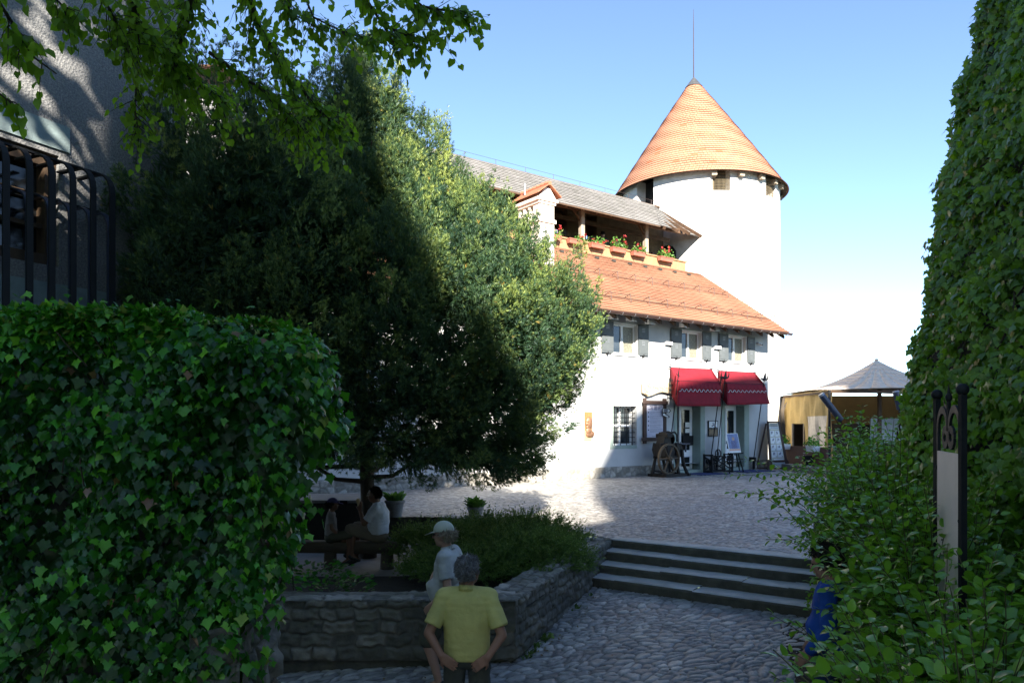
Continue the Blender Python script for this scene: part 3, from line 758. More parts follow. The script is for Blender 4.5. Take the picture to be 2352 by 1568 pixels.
for i, a in enumerate([('large-leaved shrub nearest the viewer in the bottom corner', 1.72, 2.45, -1, 1.12, .62, 76, .082),
          ('broad-leaved shrub reaching over the path in front of the woman\'s legs', 2.05, 3.4, -1, 1.0, .68, 80, .085),
          ('leafy shrub right in front of the iron-framed sign', 2.7, 4.1, -1, 1.12, .72, 72, .09),
          ('leafy shrub partly hiding the curly-haired woman', 3.05, 5.3, -.9, 1.36, .62, 80, .085),
          ('leafy shrub behind the iron-framed sign, against the creeper wall', 3.45, 6.1, -.85, 1.55, .78, 80, .08),
          ('leafy shrub beside the right end of the stone steps', 3.7, 7.3, -.75, 1.7, .8, 84, .08),
          ('tallest leafy shrub, where the creeper wall ends', 4.15, 8.4, -.6, 1.95, .85, 88, .08),
          ('farthest leafy shrub, below the marquee', 4.95, 9.9, -.4, 1.95, .85, 80, .08)]):
    shrub(*a, seed=100 + i)

# --- added unseen shadow caster behind the viewer; its outline follows the wanted shade edges
kp = thing('shadow_caster', 'added tall blocker far behind the viewer, shaped to cast the shade', 'shadow caster', (0, -33, -1))
KP = [(-40, 0), (-40, 26.8), (-.9, 26.8), (-.6, 33), (1.2, 34.9), (1.95, 32), (2.3, 29.2), (2.75, 28), (2.95, 27), (4.6, 26.0), (5.4, 25.4), (6.5, 26.1), (7.2, 29), (8.5, 32.7), (9.34, 34.4), (9.9, 35.4), (10.6, 36.2), (12.1, 37.3), (13.6, 38.3), (15.5, 39.3), (17.7, 40.6), (19.0, 40.0), (20.95, 39.8), (21.8, 41.2), (22.3, 44.4), (36, 44.4), (36, 0)]
b = MB(); b.prism([(x, -3, z + 1) for x, z in KP], (0, 6, 0)); b.build('wall', M('caster_bounce_white', (.78, .76, .72), .9, var=.12, scale=.3, bump=.1), kp)  # white so that the added blocker bounces fill light into the near shade

# --- linden: trunk and crown stand behind the viewer, its low branches hang into view
ln_ = thing('linden_tree', 'linden whose leafy low branches hang down across the top of the view', 'tree', (-2.6, -2.6, -1.6))
LO = Vector((-2.6, -2.6, -1.6))
b = MB(); b.tube([(0, 0, -.3), (.1, 0, 2), (.1, .2, 5), (.2, .2, 9), (0, .3, 15)], [.42, .34, .3, .22, .06], 12); b.build('trunk', m_bark, ln_, 60)
n = 5000
p = np.stack([RNG.uniform(-13, -3.0, n), RNG.uniform(-4.5, .5, n), RNG.uniform(6.8, 17, n)], -1)
k = vnoise(p, .8) < .6; p = p[k]; n = len(p)
leaves('crown', T_HEART, p - np.array(LO), np.stack([RNG.normal(size=n) * .5, RNG.normal(size=n) * .5, -.8 + 0 * p[:, 0]], -1), np.array([0, -.6, .8]) + RNG.normal(size=(n, 3)) * .5, RNG.uniform(.2, .32, n), m_lin, ln_)
b = MB(); bl = MB(); P_, A_, N_, S_, T_ = [], [], [], [], []
g = np.random.default_rng(21)
def twig(q, d, ln, r, lsz, dens=.04):
    pts = [q.copy()]; d = d / np.linalg.norm(d)
    for i in range(6):
        d = d + np.array([0, 0, -.13]) + g.normal(size=3) * .1; d /= np.linalg.norm(d); q = q + d * ln / 6; pts.append(q.copy())
    b.tube([tuple(v) for v in pts], [r * (1 - .12 * i) for i in range(7)], 4, False)
    pts = np.array(pts); k = int(ln / dens)
    for i in range(k):
        u = (i + .7) / k * 6; i0 = min(int(u), 5); c = pts[i0] + (pts[i0 + 1] - pts[i0]) * (u - i0)
        s = np.array([d[1], -d[0], 0]) * (1 if i % 2 else -1) + g.normal(size=3) * .35
        P_.append(c + s * .02); A_.append(s * .8 + d * .5 + np.array([0, 0, -.55])); N_.append(np.array([0, -.35, .8]) + g.normal(size=3) * .7)
        S_.append(lsz * g.uniform(.6, 1.2)); T_.append(g.random())
def limb(pix, r0, ntw, ln, lsz, spread=1.0, dens=.04):
    pts = [np.array(P(*q)) for q in pix]
    b.tube([tuple(v) for v in pts], [r0 * (1 - .8 * i / len(pts)) for i in range(len(pts))], 6)
    for k in range(ntw):
        u = g.random() ** .8 * (len(pts) - 1.001); i0 = int(u); q = pts[i0] + (pts[i0 + 1] - pts[i0]) * (u - i0); ax = pts[i0 + 1] - pts[i0]; ax /= np.linalg.norm(ax)
        twig(q, ax * .8 + g.normal(size=3) * np.array([.7, .7, .5]) * spread, ln * g.uniform(.5, 1.2), .0035, lsz, dens)
# thick backlit mass, upper left of the yew
limb([(250, -260, 3.6), (305, -60, 4.0), (312, 60, 4.4), (360, 105, 4.7), (415, 165, 5.0), (520, 235, 5.3)], .03, 105, .36, .048)
limb([(420, -300, 4.0), (445, -60, 4.4), (430, 60, 4.7), (400, 130, 4.9), (385, 200, 5.1)], .02, 69, .32, .047)
limb([(560, -260, 4.2), (560, -40, 4.7), (600, 70, 5.0), (650, 150, 5.3), (720, 240, 5.5), (770, 290, 5.6)], .022, 101, .36, .048)
limb([(330, 60, 4.5), (315, 140, 4.6), (310, 250, 4.7), (320, 320, 4.7)], .008, 36, .2, .048)
limb([(480, 120, 4.9), (560, 180, 5.1), (640, 230, 5.2), (690, 300, 5.3)], .012, 59, .3, .047)
limb([(200, -200, 3.7), (230, -20, 4.0), (260, 40, 4.2), (300, 110, 4.3)], .012, 41, .28, .047)
# the dark sprays against the sky
limb([(780, -240, 4.2), (830, -20, 4.5), (880, 60, 4.6), (930, 80, 4.7), (985, 95, 4.8)], .012, 41, .26, .056, .8)
limb([(880, -200, 4.3), (920, -30, 4.6), (970, 15, 4.7), (1025, 25, 4.8), (1062, 32, 4.8)], .012, 50, .24, .056, .8)
limb([(880, 60, 4.6), (905, 100, 4.6), (918, 135, 4.6)], .006, 11, .16, .06, .7)
limb([(680, -200, 4.4), (690, -30, 4.7), (720, 40, 4.8), (790, 75, 4.9), (850, 90, 4.9)], .01, 39, .26, .052, .8)
limb([(620, -200, 4.4), (640, -30, 4.6), (670, 30, 4.7), (720, 60, 4.8)], .01, 27, .24, .052, .8)
# sprays at the far left
limb([(-60, -120, 3.4), (0, 10, 3.8), (40, 70, 4.0), (75, 130, 4.1), (130, 170, 4.2)], .012, 20, .22, .064, .7)
limb([(40, -200, 3.6), (90, -60, 3.9), (130, 0, 4.0), (160, 30, 4.1)], .01, 23, .2, .06, .7)
limb([(-80, 150, 3.6), (-20, 200, 3.8), (30, 240, 3.9)], .008, 11, .15, .06, .6)
b.v = [tuple(Vector(v) - LO) for v in b.v]; b.build('branches', m_twig, ln_)
leaves('hanging_foliage', T_HEART, np.array(P_) - np.array(LO), np.array(A_), np.array(N_), np.array(S_), m_lin, ln_, np.array(T_))
# ================================================================== HOUSE, GALLERY, TOWER
HA = G(1366, 1098); HD = Vector((.805, .593, 0)).normalized(); HN = Vector((-HD.y, HD.x, 0))   # along the front / inwards
HRZ = math.atan2(HD.y, HD.x)
def hs(px, D):
    k = (px - 1176) / F
    return (k * (HA.y + HN.y * D) - (HA.x + HN.x * D)) / (HD.x - k * HD.y)
def hz(px, py, D):
    s = hs(px, D); return H + (977 - py) / F * (HA.y + HD.y * s + HN.y * D)
def hp(px, py, D): return Vector((hs(px, D), D, hz(px, py, D)))
def q2(x, y): return 1317.1 + .32993 * x, 611.5 + .32993 * y      # from my enlarged view to reference pixels
def q3(x, y): return 1524.1 + .18 * x, 818.5 + .18 * y
def hq(x, y, D=0.0): return hp(*q2(x, y), D)

m_wall = M('white_lime_plaster', (.52, .52, .51), .9, var=.12, scale=1.2, bump=.25, bscale=25)
m_wallt = M('tower_plaster', (.66, .64, .6), .95, var=.42, scale=.9, bump=.7, bscale=14, dist=.03)
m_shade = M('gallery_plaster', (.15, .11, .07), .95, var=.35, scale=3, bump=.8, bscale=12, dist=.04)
m_green = M('grey_green_surround', (.3, .36, .31), .85, var=.12, bump=.2)
m_tile = tile_mat('beaver_tail_tiles', (.34, .15, .085), (.4, .19, .115), (.38, .2, .125), .17, .16, .012, None, (.24, .15, .09))
m_cone = tile_mat('tower_tiles', (.37, .165, .098), (.4, .185, .112), (.39, .19, .12), .19, .17, .011, (.38, .12, .06), (.34, .18, .1))
m_shing = tile_mat('weathered_shingles', (.2, .19, .18), (.34, .32, .3), (.26, .25, .24), .13, .24, .014, None, (.12, .12, .1), .03)
m_gutter = M('brown_gutter', (.09, .05, .04), .35, .4, .5, var=.2, bump=.05)
m_timber = M('brown_timber', (.11, .062, .034), .75, var=.5, scale=4, bump=.35, bscale=25)
m_timberl = M('pale_timber', (.42, .23, .12), .7, var=.35, scale=5, bump=.2, stretch=(6, 6, .6))
m_ashwood = M('weathered_post_wood', (.36, .3, .23), .8, var=.35, scale=6, bump=.3, stretch=(3, 3, .4))
m_white = M('white_frame_paint', (.8, .8, .79), .45, var=.05, bump=.03)
m_shut = M('dark_green_grey_shutter', (.1, .112, .115), .55, var=.2, bump=.1)
m_lead = M('lead_sheet', (.14, .14, .14), .5, .6, .5, var=.3, scale=3, bump=.1)
m_plinth = stone_mat('plinth_stone', [(0, (.2, .185, .155)), (.5, (.32, .3, .26)), (1, (.46, .43, .38))], (.18, .165, .14), .9, 40, .5)
m_terra = M('terracotta', (.42, .16, .09), .8, var=.2, bump=.15)
m_black = M('dark_interior', (.008, .008, .008), .9, var=0, bump=0)
m_metal = M('galvanised_metal', (.35, .35, .36), .45, .7, .5, var=.2, bump=.05)
m_rod = M('brown_metal_rod', (.06, .04, .035), .6, 0, .3, var=.2, bump=0)
def glass():
    t = NT('window_glass'); v = t.obj()
    n = t.noise(v, 1.6, 3); c = t.ramp(n, [(.3, (.015, .02, .025)), (.7, (.05, .06, .065))])
    return t.done(c, .04, 0, .9, t.bump(t.noise(v, 2.2, 2), .05, .02))
m_glass = glass()
def lace():
    t = NT('lace_curtain'); v = t.obj(26.0)
    vo = t.n('ShaderNodeTexVoronoi', Vector=v, Scale=1.0, _feature='DISTANCE_TO_EDGE')
    return t.done(t.ramp(vo.outputs['Distance'], [(.04, (.3, .28, .2)), (.12, (.09, .09, .07))]), .5, 0, .6)
m_lace = lace()

ho = thing('white_house', 'long white plastered house with a red tiled roof and dark shutters beside the courtyard', 'house', tuple(HA), HRZ)
S0 = -11.0; S1 = hs(1764, 0)
EZ = 5.86; OV = .95; DT = 4.0; RT = 9.33           # eave height, overhang, depth and height of the roof's upper edge
# openings from the photograph: (left, right, bottom, top, depth)
def opening(xl, yt, xr, yb, depth):
    a = hq(xl, yt); c = hq(xr, yb); m = hq((xl + xr) / 2, (yt + yb) / 2)
    zt = (hq(xl, yt).z + hq(xr, yt).z) / 2; zb = (hq(xl, yb).z + hq(xr, yb).z) / 2
    return [a.x, c.x, zb, zt, depth]
def fix(xl, xr, ytl, ybl):            # heights taken at the left edge
    return [hq(xl, 0).x, hq(xr, 0).x, hq(xl, ybl).z, hq(xl, ytl).z]
wins = [fix(272, 442, 395, 606), fix(747, 888, 447, 640), fix(1072, 1199, 481, 662)]
wins = [w_ + [.16] for w_ in wins]
bar_w = fix(277, 441, 970, 1247) + [.34]
door1 = fix(718, 882, 905, 1415) + [.42]; door2 = fix(1050, 1187, 900, 1402) + [.42]
door1[2] = .12; door2[2] = .12; door1[3] = door2[3] = 2.75
b = MB(); wall_holes(b, S0, S1, .38, EZ + .55, wins + [bar_w, door1[:2] + [.38] + door1[3:], door2[:2] + [.38] + door2[3:]])
b.quad((S1, 0, .0), (S1, 9, .0), (S1, 9, 6.4), (S1, 0, 6.4)); b.add([(S1, -.2, 6.3), (S1, 9, 6.4), (S1, 4.2, 9.2)], [[0, 1, 2]])
b.quad((S0, 9, 0), (S0, 0, 0), (S0, 0, 6.4), (S0, 9, 6.4)); b.quad((S1, 9, 0), (S0, 9, 0), (S0, 9, 6.4), (S1, 9, 6.4))
b.build('wall', m_wall, ho)
# rubble plinth with gaps at the doors
def gap(d): return d[0] - .28, d[1] + .28
segs = [(S0, gap(door1)[0]), (gap(door1)[1], gap(door2)[0]), (gap(door2)[1], S1 + .05)]
for i, (a, c) in enumerate(segs):
    nx = int((c - a) / .03) + 2; U, V_ = np.meshgrid(np.linspace(a, c, nx), np.linspace(-.1, .4, 18), indexing='ij')
    d1, e, v = cells(U, V_ + 5, .26, .2, 40 + i, .9); dome = np.clip(e * 3, 0, 1) ** .6
    Vv = np.stack([U, -.03 - .03 * dome - .015 * v, V_], -1); Vv[:, -1, 1] = .04
    np_mesh('plinth', Vv.reshape(-1, 3), [grid_faces(nx, 18)], m_plinth, ho, {'tone': v.ravel(), 'joint': 1 - np.clip(e.ravel() * 5, 0, 1)}, True)

def slope_roof(name, s0, s1, d0, z0, d1, z1, row, mat, parent, thick=.03, s0t=None, s1t=None):
    """stepped courses from the eave up"""
    b = MB(); Ls = math.hypot(d1 - d0, z1 - z0); n = max(2, int(round(Ls / row)))
    un = Vector((0, -(z1 - z0), d1 - d0)).normalized()
    g = random.Random(4)
    s0t = s0 if s0t is None else s0t; s1t = s1 if s1t is None else s1t
    for i in range(n):
        f0, f1 = i / n, (i + 1) / n
        a = s0 + (s0t - s0) * f0, s1 + (s1t - s1) * f0; a1 = s0 + (s0t - s0) * f1, s1 + (s1t - s1) * f1
        p0 = Vector((0, d0 + (d1 - d0) * f0, z0 + (z1 - z0) * f0)) + un * thick; p1 = Vector((0, d0 + (d1 - d0) * f1, z0 + (z1 - z0) * f1))
        m = max(2, int((a[1] - a[0]) / .8))
        for k in range(m):
            u0, u1 = k / m, (k + 1) / m; w0, w1 = .006 * math.sin(i * 3.1 + k * 1.7), .006 * math.sin(i * 3.1 + (k + 1) * 1.7)
            xa, xb = a[0] + (a[1] - a[0]) * u0, a[0] + (a[1] - a[0]) * u1; xc, xd = a1[0] + (a1[1] - a1[0]) * u0, a1[0] + (a1[1] - a1[0]) * u1
            q = [Vector((xa, p0.y, p0.z + w0)), Vector((xb, p0.y, p0.z + w1)), Vector((xd, p1.y, p1.z)), Vector((xc, p1.y, p1.z))]
            b.quad(*q, uv=[(xa, i * row), (xb, i * row), (xd, (i + 1) * row - .001), (xc, (i + 1) * row - .001)])
            lo = [Vector((xa, p0.y, p0.z + w0)) - un * thick * 1.3, Vector((xb, p0.y, p0.z + w1)) - un * thick * 1.3]
            b.quad(lo[0], lo[1], q[1], q[0], uv=[(xa, i * row)] * 4)
    o = b.build(name, mat, parent); return o, un
VR = .22
rf, un = slope_roof('roof', S0 - .3, S1 + VR, -OV, EZ + .08, DT, RT, .16, m_tile, ho)
b = MB()                                               # boarding under the tiles and the verge
b.prism([(S0 - .3, -OV, EZ + .05), (S0 - .3, DT, RT - .03), (S0 - .3, DT, RT - .13), (S0 - .3, -OV, EZ - .04)], (S1 + VR - S0 + .3, 0, 0))
b.prism([(S0, DT + .01, RT - .05), (S0, DT + .4, RT - .1), (S0, 9.2, 6.3), (S0, 9.2, 6.1)], (S1 - S0, 0, 0))
b.build('roof_boarding', m_timber, rf)
b = MB(); b.quad((S0, DT + .02, RT - .12), (S1 + VR, DT + .02, RT - .12), (S1 + VR, DT - .3, RT - .16), (S0, DT - .3, RT - .16)); b.build('flashing', m_lead, rf)
# rafter tails and gutter
s = S0 + .3; rr = MB()
while s < S1:
    rr.prism([(s - .06, -OV + .12, EZ - .05), (s - .06, .04, EZ + .65), (s - .06, .04, EZ + .42), (s - .06, -OV + .12, EZ - .19)], (.12, 0, 0)); s += .78
rr.build('rafters', m_timber, rf)
gt = MB(); prof = [(math.cos(a) * .075, math.sin(a) * .075) for a in np.linspace(math.pi, 2 * math.pi, 9)]
n = len(prof)
for (x0, x1) in ((S0 - .3, S1 + VR),):
    o_ = [(x, -OV - .07 + y, EZ + .02 + z) for x in (x0, x1) for y, z in prof]; i_ = [(x, -OV - .07 + y * .9, EZ + .025 + z * .9) for x in (x0, x1) for y, z in prof]
    gt.add(o_, [[k, k + 1, n + k + 1, n + k] for k in range(n - 1)]); gt.add(i_, [[k + 1, k, n + k, n + k + 1] for k in range(n - 1)])
    gt.add([o_[k] for k in range(n, 2 * n)], [list(range(n))])
    gt.bx(x0, x1, -OV - .155, -OV - .143, EZ + .012, EZ + .034)
gu = gt.build('gutter', m_gutter, ho, 40)
s = S0 + 7
while s < S1: cl = MB(); cl.tube([(s, -OV - .07 + math.cos(a) * .082, EZ + .02 + math.sin(a) * .082) for a in np.linspace(math.pi, 2 * math.pi, 8)], .012, 5); cl.build('clip', m_metal, gu); s += .62

# snow guards: two rows of little triangles carrying two rails
for (xa, ya, xb, yb, n) in ((0, 45, 1062, 205, 10), (60, 205, 1388, 385, 12)):
    # find where each row lies on the slope: solve D so that the pixel falls on the roof plane
    def onroof(px, py):
        lo, hi = -OV, DT
        for _ in range(40):
            m = (lo + hi) / 2; z = EZ + .08 + (RT - EZ - .08) * (m + OV) / (DT + OV)
            if hz(px, py, m) > z: lo = m
            else: hi = m
        return lo
    D = (onroof(*q2(xa, ya)) + onroof(*q2(xb, yb))) / 2; z = EZ + .1 + (RT - EZ - .08) * (D + OV) / (DT + OV)
    sa, sb = S0 + 1.5, hs(q2(xb, yb)[0], D); sl_ = Vector((0, DT + OV, RT - EZ - .08)).normalized()
    r_ = MB(); base = Vector((0, D, z))
    for k, f in enumerate((.12, .32)):
        p_ = base + un * (.06 + .15 * k) + sl_ * .08
        r_.tube([(sa, p_.y, p_.z), (sb + .1, p_.y, p_.z)], .011, 5)
    ro = r_.build('snow_guard', m_rod, rf)
    s = sb
    while s > S0 + 3:
        t_ = MB(); c = Vector((s, D, z))
        t_.tube([c - sl_ * .16 + un * .02, c + sl_ * .06 + un * .27, c + sl_ * .26 + un * .02], .015, 4)
        t_.build('bracket', m_rod, ro); s -= 1.0
b = MB()                                               # vent tiles under the parapet
for k in range(9): b.bx(S1 - 1.2 - .98 * k - .09, S1 - 1.2 - .98 * k + .09, DT - .58, DT - .42, RT - .35, RT - .27)
b.build('vent_tiles', m_dark, rf)
for (x, y0, y1) in ((1080, 165, 208), (1220, 165, 285), (1340, 262, 306)):
    p0, p1 = hq(x, y1, 1.5 if x < 1200 else .2), hq(x, y0, 1.5 if x < 1200 else .2)
# upper windows and shutters
def window(h, parent, curtain=True):
    a, c, e, f, d = h
    b = MB(); t = .065; y0, y1 = d - .03, d + .04
    b.bx(a, c, y0, y1, f - t, f); b.bx(a, c, y0, y1, e, e + t); b.bx(a, a + t, y0, y1, e + t, f - t); b.bx(c - t, c, y0, y1, e + t, f - t)
    m = (a + c) / 2 - .04; b.bx(m - .055, m + .055, y0 - .012, y1, e + t, f - t)
    o = b.build('window', m_white, parent, bevel=.006)
    MB().bx(a + t, m - .055, d + .0, d + .01, e + t, f - t).build('pane', m_glass, o)
    MB().bx(m + .055, c - t, d + .0, d + .01, e + t, f - t).build('pane', m_lace, o)
    MB().bx(m - .05, m + .05, y0 - .05, y0 - .012, (e + f) / 2 - .01, (e + f) / 2 + .012).build('handle', m_metal, o)
    s_ = MB(); s_.bx(a - .08, c + .08, -.06, d - .03, e - .06, e - .002); s_.build('sill', m_white, o, bevel=.008)
    fr = MB(); w_ = .05
    fr.bx(a - w_, a - .002, -.02, .06, e, f + w_); fr.bx(c + .002, c + w_, -.02, .06, e, f + w_); fr.bx(a, c, -.02, .06, f + .002, f + w_)
    fr.build('frame', m_white, o)
def shutter(a, c, e, f, parent, tilt):
    b = MB(); W_, Hh = c - a, f - e
    cells_ = [(0, W_, 0, Hh)]
    holes_ = []
    b.bx(a, c, -.075, -.04, e, f)
    for zc in (e + Hh * .32, e + Hh * .78): pass
    z = e
    b.bx(a + .05, c - .05, -.085, -.0751, e + .07, e + Hh * .22); b.bx(a + .05, c - .05, -.085, -.0751, e + Hh * .53, e + Hh * .66)
    o = b.build('shutter', m_shut, parent, bevel=.006)
    p = MB()
    for zc in (e + Hh * .40, e + Hh * .82):
        for i in (-1, 0, 1):
            for j in (-1, 0, 1): p.bx((a + c) / 2 + i * .055 - .017, (a + c) / 2 + i * .055 + .017, -.0765, -.0755, zc + j * .06 - .012, zc + j * .06 + .012)
    p.build('peepholes', m_metal, o)
    k = MB(); k.bx(a + .05, a + .2, -.1, -.075, e + Hh * .53, e + Hh * .55); k.bx((a + c) / 2 - .015, (a + c) / 2 + .015, -.1, .0, e - .08, e + .04); k.build('latch', m_iron, o)
for h, (l0, l1, lt, lb_), (r0, r1, rt, rb_) in ((wins[0], (190, 270, 381, 612), (443, 515, 407, 627)), (wins[1], (672, 745, 431, 645), (890, 952, 456, 660)), (wins[2], (1007, 1070, 466, 668), (1203, 1255, 488, 683))):
    window(h, ho)
    e, f = h[2] - .0, h[3] + .05
    shutter(hq(l0, 0).x, hq(l1, 0).x, e, f, ho, 0); shutter(hq(r0, 0).x, hq(r1, 0).x, e, f, ho, 0)
# barred ground-floor window
a, c, e, f, d = bar_w
b = MB(); t = .06
b.bx(a, c, d - .05, d + .02, f - t, f); b.bx(a, c, d - .05, d + .02, e, e + t); b.bx(a, a + t, d - .05, d + .02, e + t, f - t); b.bx(c - t, c, d - .05, d + .02, e + t, f - t)
b.bx((a + c) / 2 - .05, (a + c) / 2 + .05, d - .06, d + .02, e + t, f - t); b.bx(a + t, c - t, d - .05, d + .02, (e + f) / 2 - .04, (e + f) / 2 + .04)
bw = b.build('window', m_white, ho)
MB().bx(a + t, c - t, d, d + .01, e + t, f - t).build('pane', m_glass, bw)
g = MB(); nh, nv = 8, 4
for k in range(nh): z = e + (f - e) * (k + .6) / nh; g.tube([(a, .1, z), (c, .1, z)], .014, 6)
for k in range(nv): x = a + (c - a) * (k + .5) / nv; g.tube([(x, .085, e), (x, .085, f)], .014, 6)
g.build('window_bars', m_iron, bw)
su = MB(); ls, bs = hq(255, 0).x, hq(255, 1272).z
su.bx(ls, a - .002, -.012, .02, bs, f); su.bx(a, c, -.012, .02, bs, e - .002)
su.build('surround', m_green, bw)
# the two shop doors
def shopdoor(h, l0, r1, lab, flip=False):
    a, c, e, f, d = h; L0, R1 = hq(l0, 0).x, hq(r1, 0).x
    su = MB(); su.bx(L0, a - .003, -.03, .3, 0, f + .25); su.bx(c + .003, R1, -.03, .3, 0, f + .25); su.bx(a, c, -.03, .3, f + .003, f + .25)
    su.bx(a - .002, c + .002, -.1, d + .3, -.03, e); 
    su.bx(c - .012, c + .002, -.02, d - .03, e, f); su.bx(a - .002, a + .012, -.02, d - .03, e, f)
    o = su.build('doorway', m_green, ho)
    b = MB(); m = a + (c - a) * .42
    fr = .07; y0, y1 = d - .02, d + .05
    b.bx(a, c, y0, y1, f - fr, f); b.bx(a, a + fr, y0, y1, e, f - fr); b.bx(c - fr, c, y0, y1, e, f - fr)
    b.build('door_frame', m_white, o)
    # right leaf shut, left leaf open into the dark shop
    l = MB(); x0, x1 = m, c - fr - .002; s_ = .11
    l.bx(x0, x0 + s_, y0 - .03, y1 - .03, e, f - fr); l.bx(x1 - s_, x1, y0 - .03, y1 - .03, e, f - fr); l.bx(x0 + s_, x1 - s_, y0 - .03, y1 - .03, f - fr - .14, f - fr)
    l.bx(x0 + s_, x1 - s_, y0 - .03, y1 - .03, e, e + .12); l.bx(x0 + s_, x1 - s_, y0 - .03, y1 - .03, e + .5, e + .78)
    lf = l.build('door', m_white, o, bevel=.008)
    p = MB(); p.bx(x0 + s_, x1 - s_, d - .02, d - .01, e + .78, f - fr - .14); p.bx(x0 + s_, x1 - s_, d - .02, d - .01, e + .12, e + .5); p.build('pane', m_glassd, lf)
    MB().bx(x0 + .03, x0 + .08, d - .1, d - .05, e + 1.0, e + 1.12).build('handle', m_metal, lf)
    MB().bx(a + fr, m, d + .4, d + .42, e, f).build('dark_interior', m_black, o)
    return lf
d1 = shopdoor(door1, 697, 912, 'door'); d2 = shopdoor(door2, 1030, 1219, 'door')
def bx_on_house(name, mat, parent, x0, y0, x1, y1, D, th, bevel=0):
    p, q = hq(x0, y0, D), hq(x1, y1, D)
    zt = (hq(x0, y0, D).z + hq(x1, y0, D).z) / 2; zb = (hq(x0, y1, D).z + hq(x1, y1, D).z) / 2
    return MB().bx(p.x, q.x, D - th, D, zb, zt).build(name, mat, parent, bevel=bevel)
m_notice = M('paper_notice', (.7, .68, .62), .8, var=.1, bump=0)
bx_on_house('notice', m_notice, d1, 778, 1085, 812, 1120, .36, .005); bx_on_house('notice', m_notice, d1, 778, 1128, 812, 1158, .36, .005)
bx_on_house('black_board', m_black, d1, 760, 1178, 832, 1245, .3, .02)

# chimney on the left part of the roof
cs0, cs1 = hs(1238, 1.9), hs(1273, 1.9); cD = 1.9; cw_ = cs1 - cs0
cz0 = 6.5; cz1 = hz(1258, 512, cD); cz2 = hz(1258, 470, cD)
b = MB(); b.bx(cs0, cs1, cD, cD + 1.25, cz0, cz1); b.bx(cs0 - .06, cs1 + .06, cD - .06, cD + 1.31, cz1, cz1 + .14)
b.bx(cs0, cs1, cD, cD + .35, cz1 + .14, cz2)
for k in range(3): b.bx(cs0, cs0 + .16, cD + .55 + .3 * k, cD + .68 + .3 * k, cz1 + .14, cz2); b.bx(cs1 - .16, cs1, cD + .55 + .3 * k, cD + .68 + .3 * k, cz1 + .14, cz2)
b.bx(cs0 - .05, cs1 + .05, cD - .05, cD + 1.3, cz2, cz2 + .1); b.bx(cs0 - .12, cs1 + .12, cD - .1, cD + 1.36, cz2 + .1, cz2 + .22)
mc = (cs0 + cs1) / 2
b.prism([(cs0 - .06, cD - .06, cz2 + .22), (cs1 + .06, cD - .06, cz2 + .22), (mc + .1, cD - .06, cz2 + .62), (mc - .1, cD - .06, cz2 + .62)], (0, 1.36, 0))
ch = b.build('chimney', M('chimney_plaster', (.74, .68, .6), .9, var=.2, scale=3, bump=.5, bscale=30), rf, bevel=.012)
b = MB()
for sg in (-1, 1):
    for k in range(4):
        f0, f1 = k / 4, (k + 1) / 4
        xo = mc + sg * (.34 + .08) * (1 - f0) * 1.35; xi = mc + sg * (.34 + .08) * (1 - f1) * 1.35
        zo, zi = cz2 + .3 + .42 * f0, cz2 + .3 + .42 * f1
        y0, y1 = cD - .2, cD + 1.5
        b.add([(xo, y0, zo), (xi, y0, zi), (xi, y1, zi), (xo, y1, zo), (xo, y0, zo + .05), (xi, y0, zi + .03), (xi, y1, zi + .03), (xo, y1, zo + .05)],
              [[0, 1, 2, 3], [4, 7, 6, 5], [0, 4, 5, 1], [1, 5, 6, 2], [2, 6, 7, 3], [3, 7, 4, 0]])
for k in range(7): b.tube([(mc, cD - .2 + .245 * k, cz2 + .75), (mc, cD + .05 + .245 * k, cz2 + .78)], [.08, .095], 8)
b.build('chimney_tiles', m_terra, ch)
b = MB(); b.tube([(mc - .35, cD + .9, cz2 + .5), (mc - .35, cD + .9, cz2 + .95)], .035, 8); b.build('flue_pipe', m_metal, ch)

# ------------------------------------------------------------------ the timber gallery above the roof
ga = thing('timber_gallery', 'roofed timber gallery with grey shingles and a plank parapet above the house roof', 'gallery', tuple(HA), HRZ)
GD0, GD1, GE, GR_ = 4.08, 6.6, 11.02, 13.05       # front, back, eave and ridge heights
gs0, gs1 = -9.6, hs(1575, GD0)
# back wall with two embrasures
e1 = (hs(1270, GD1), hs(1303, GD1)); e2 = (hs(1346, GD1), hs(1371, GD1))
zt1, zb1 = hz(1290, 522, GD1), hz(1290, 537, GD1)
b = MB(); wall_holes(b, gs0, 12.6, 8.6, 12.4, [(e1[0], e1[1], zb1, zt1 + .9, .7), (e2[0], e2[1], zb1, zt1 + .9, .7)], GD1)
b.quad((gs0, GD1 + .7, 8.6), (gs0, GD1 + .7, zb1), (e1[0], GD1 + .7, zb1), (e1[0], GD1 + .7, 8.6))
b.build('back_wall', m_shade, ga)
b = MB()
for e_ in (e1, e2): b.bx(e_[0] - .1, e_[1] + .1, GD1 + .4, GD1 + .46, zt1, zt1 + 1.0)
b.build('embrasure_shutter', m_timber, ga)
b = MB(); b.bx(gs0, 10.6, GD0, GD1, 8.85, 9.0); b.build('floor', m_timber, ga)
pz0, pz1 = 9.12, hz(1575, 601, GD0)
b = MB(); s = gs0; g_ = random.Random(2)
while s < gs1:
    b.bx(s, min(s + .155, gs1), GD0, GD0 + .035, pz0, pz1 - .04); s += .158
b.bx(gs0, gs1 + .03, GD0 - .05, GD0 + .1, pz1 - .04, pz1 + .015)
pa = b.build('parapet', m_timberl, ga)
b = MB()
b.prism([(gs0, GD0 - .02, pz0 + .12), (gs0, GD0 - .32, RT - .14), (gs0, GD0 - .32, RT - .18), (gs0, GD0 - .02, pz0)], (gs1 + .9 - gs0, 0, 0)); b.build('flashing', m_lead, ga)
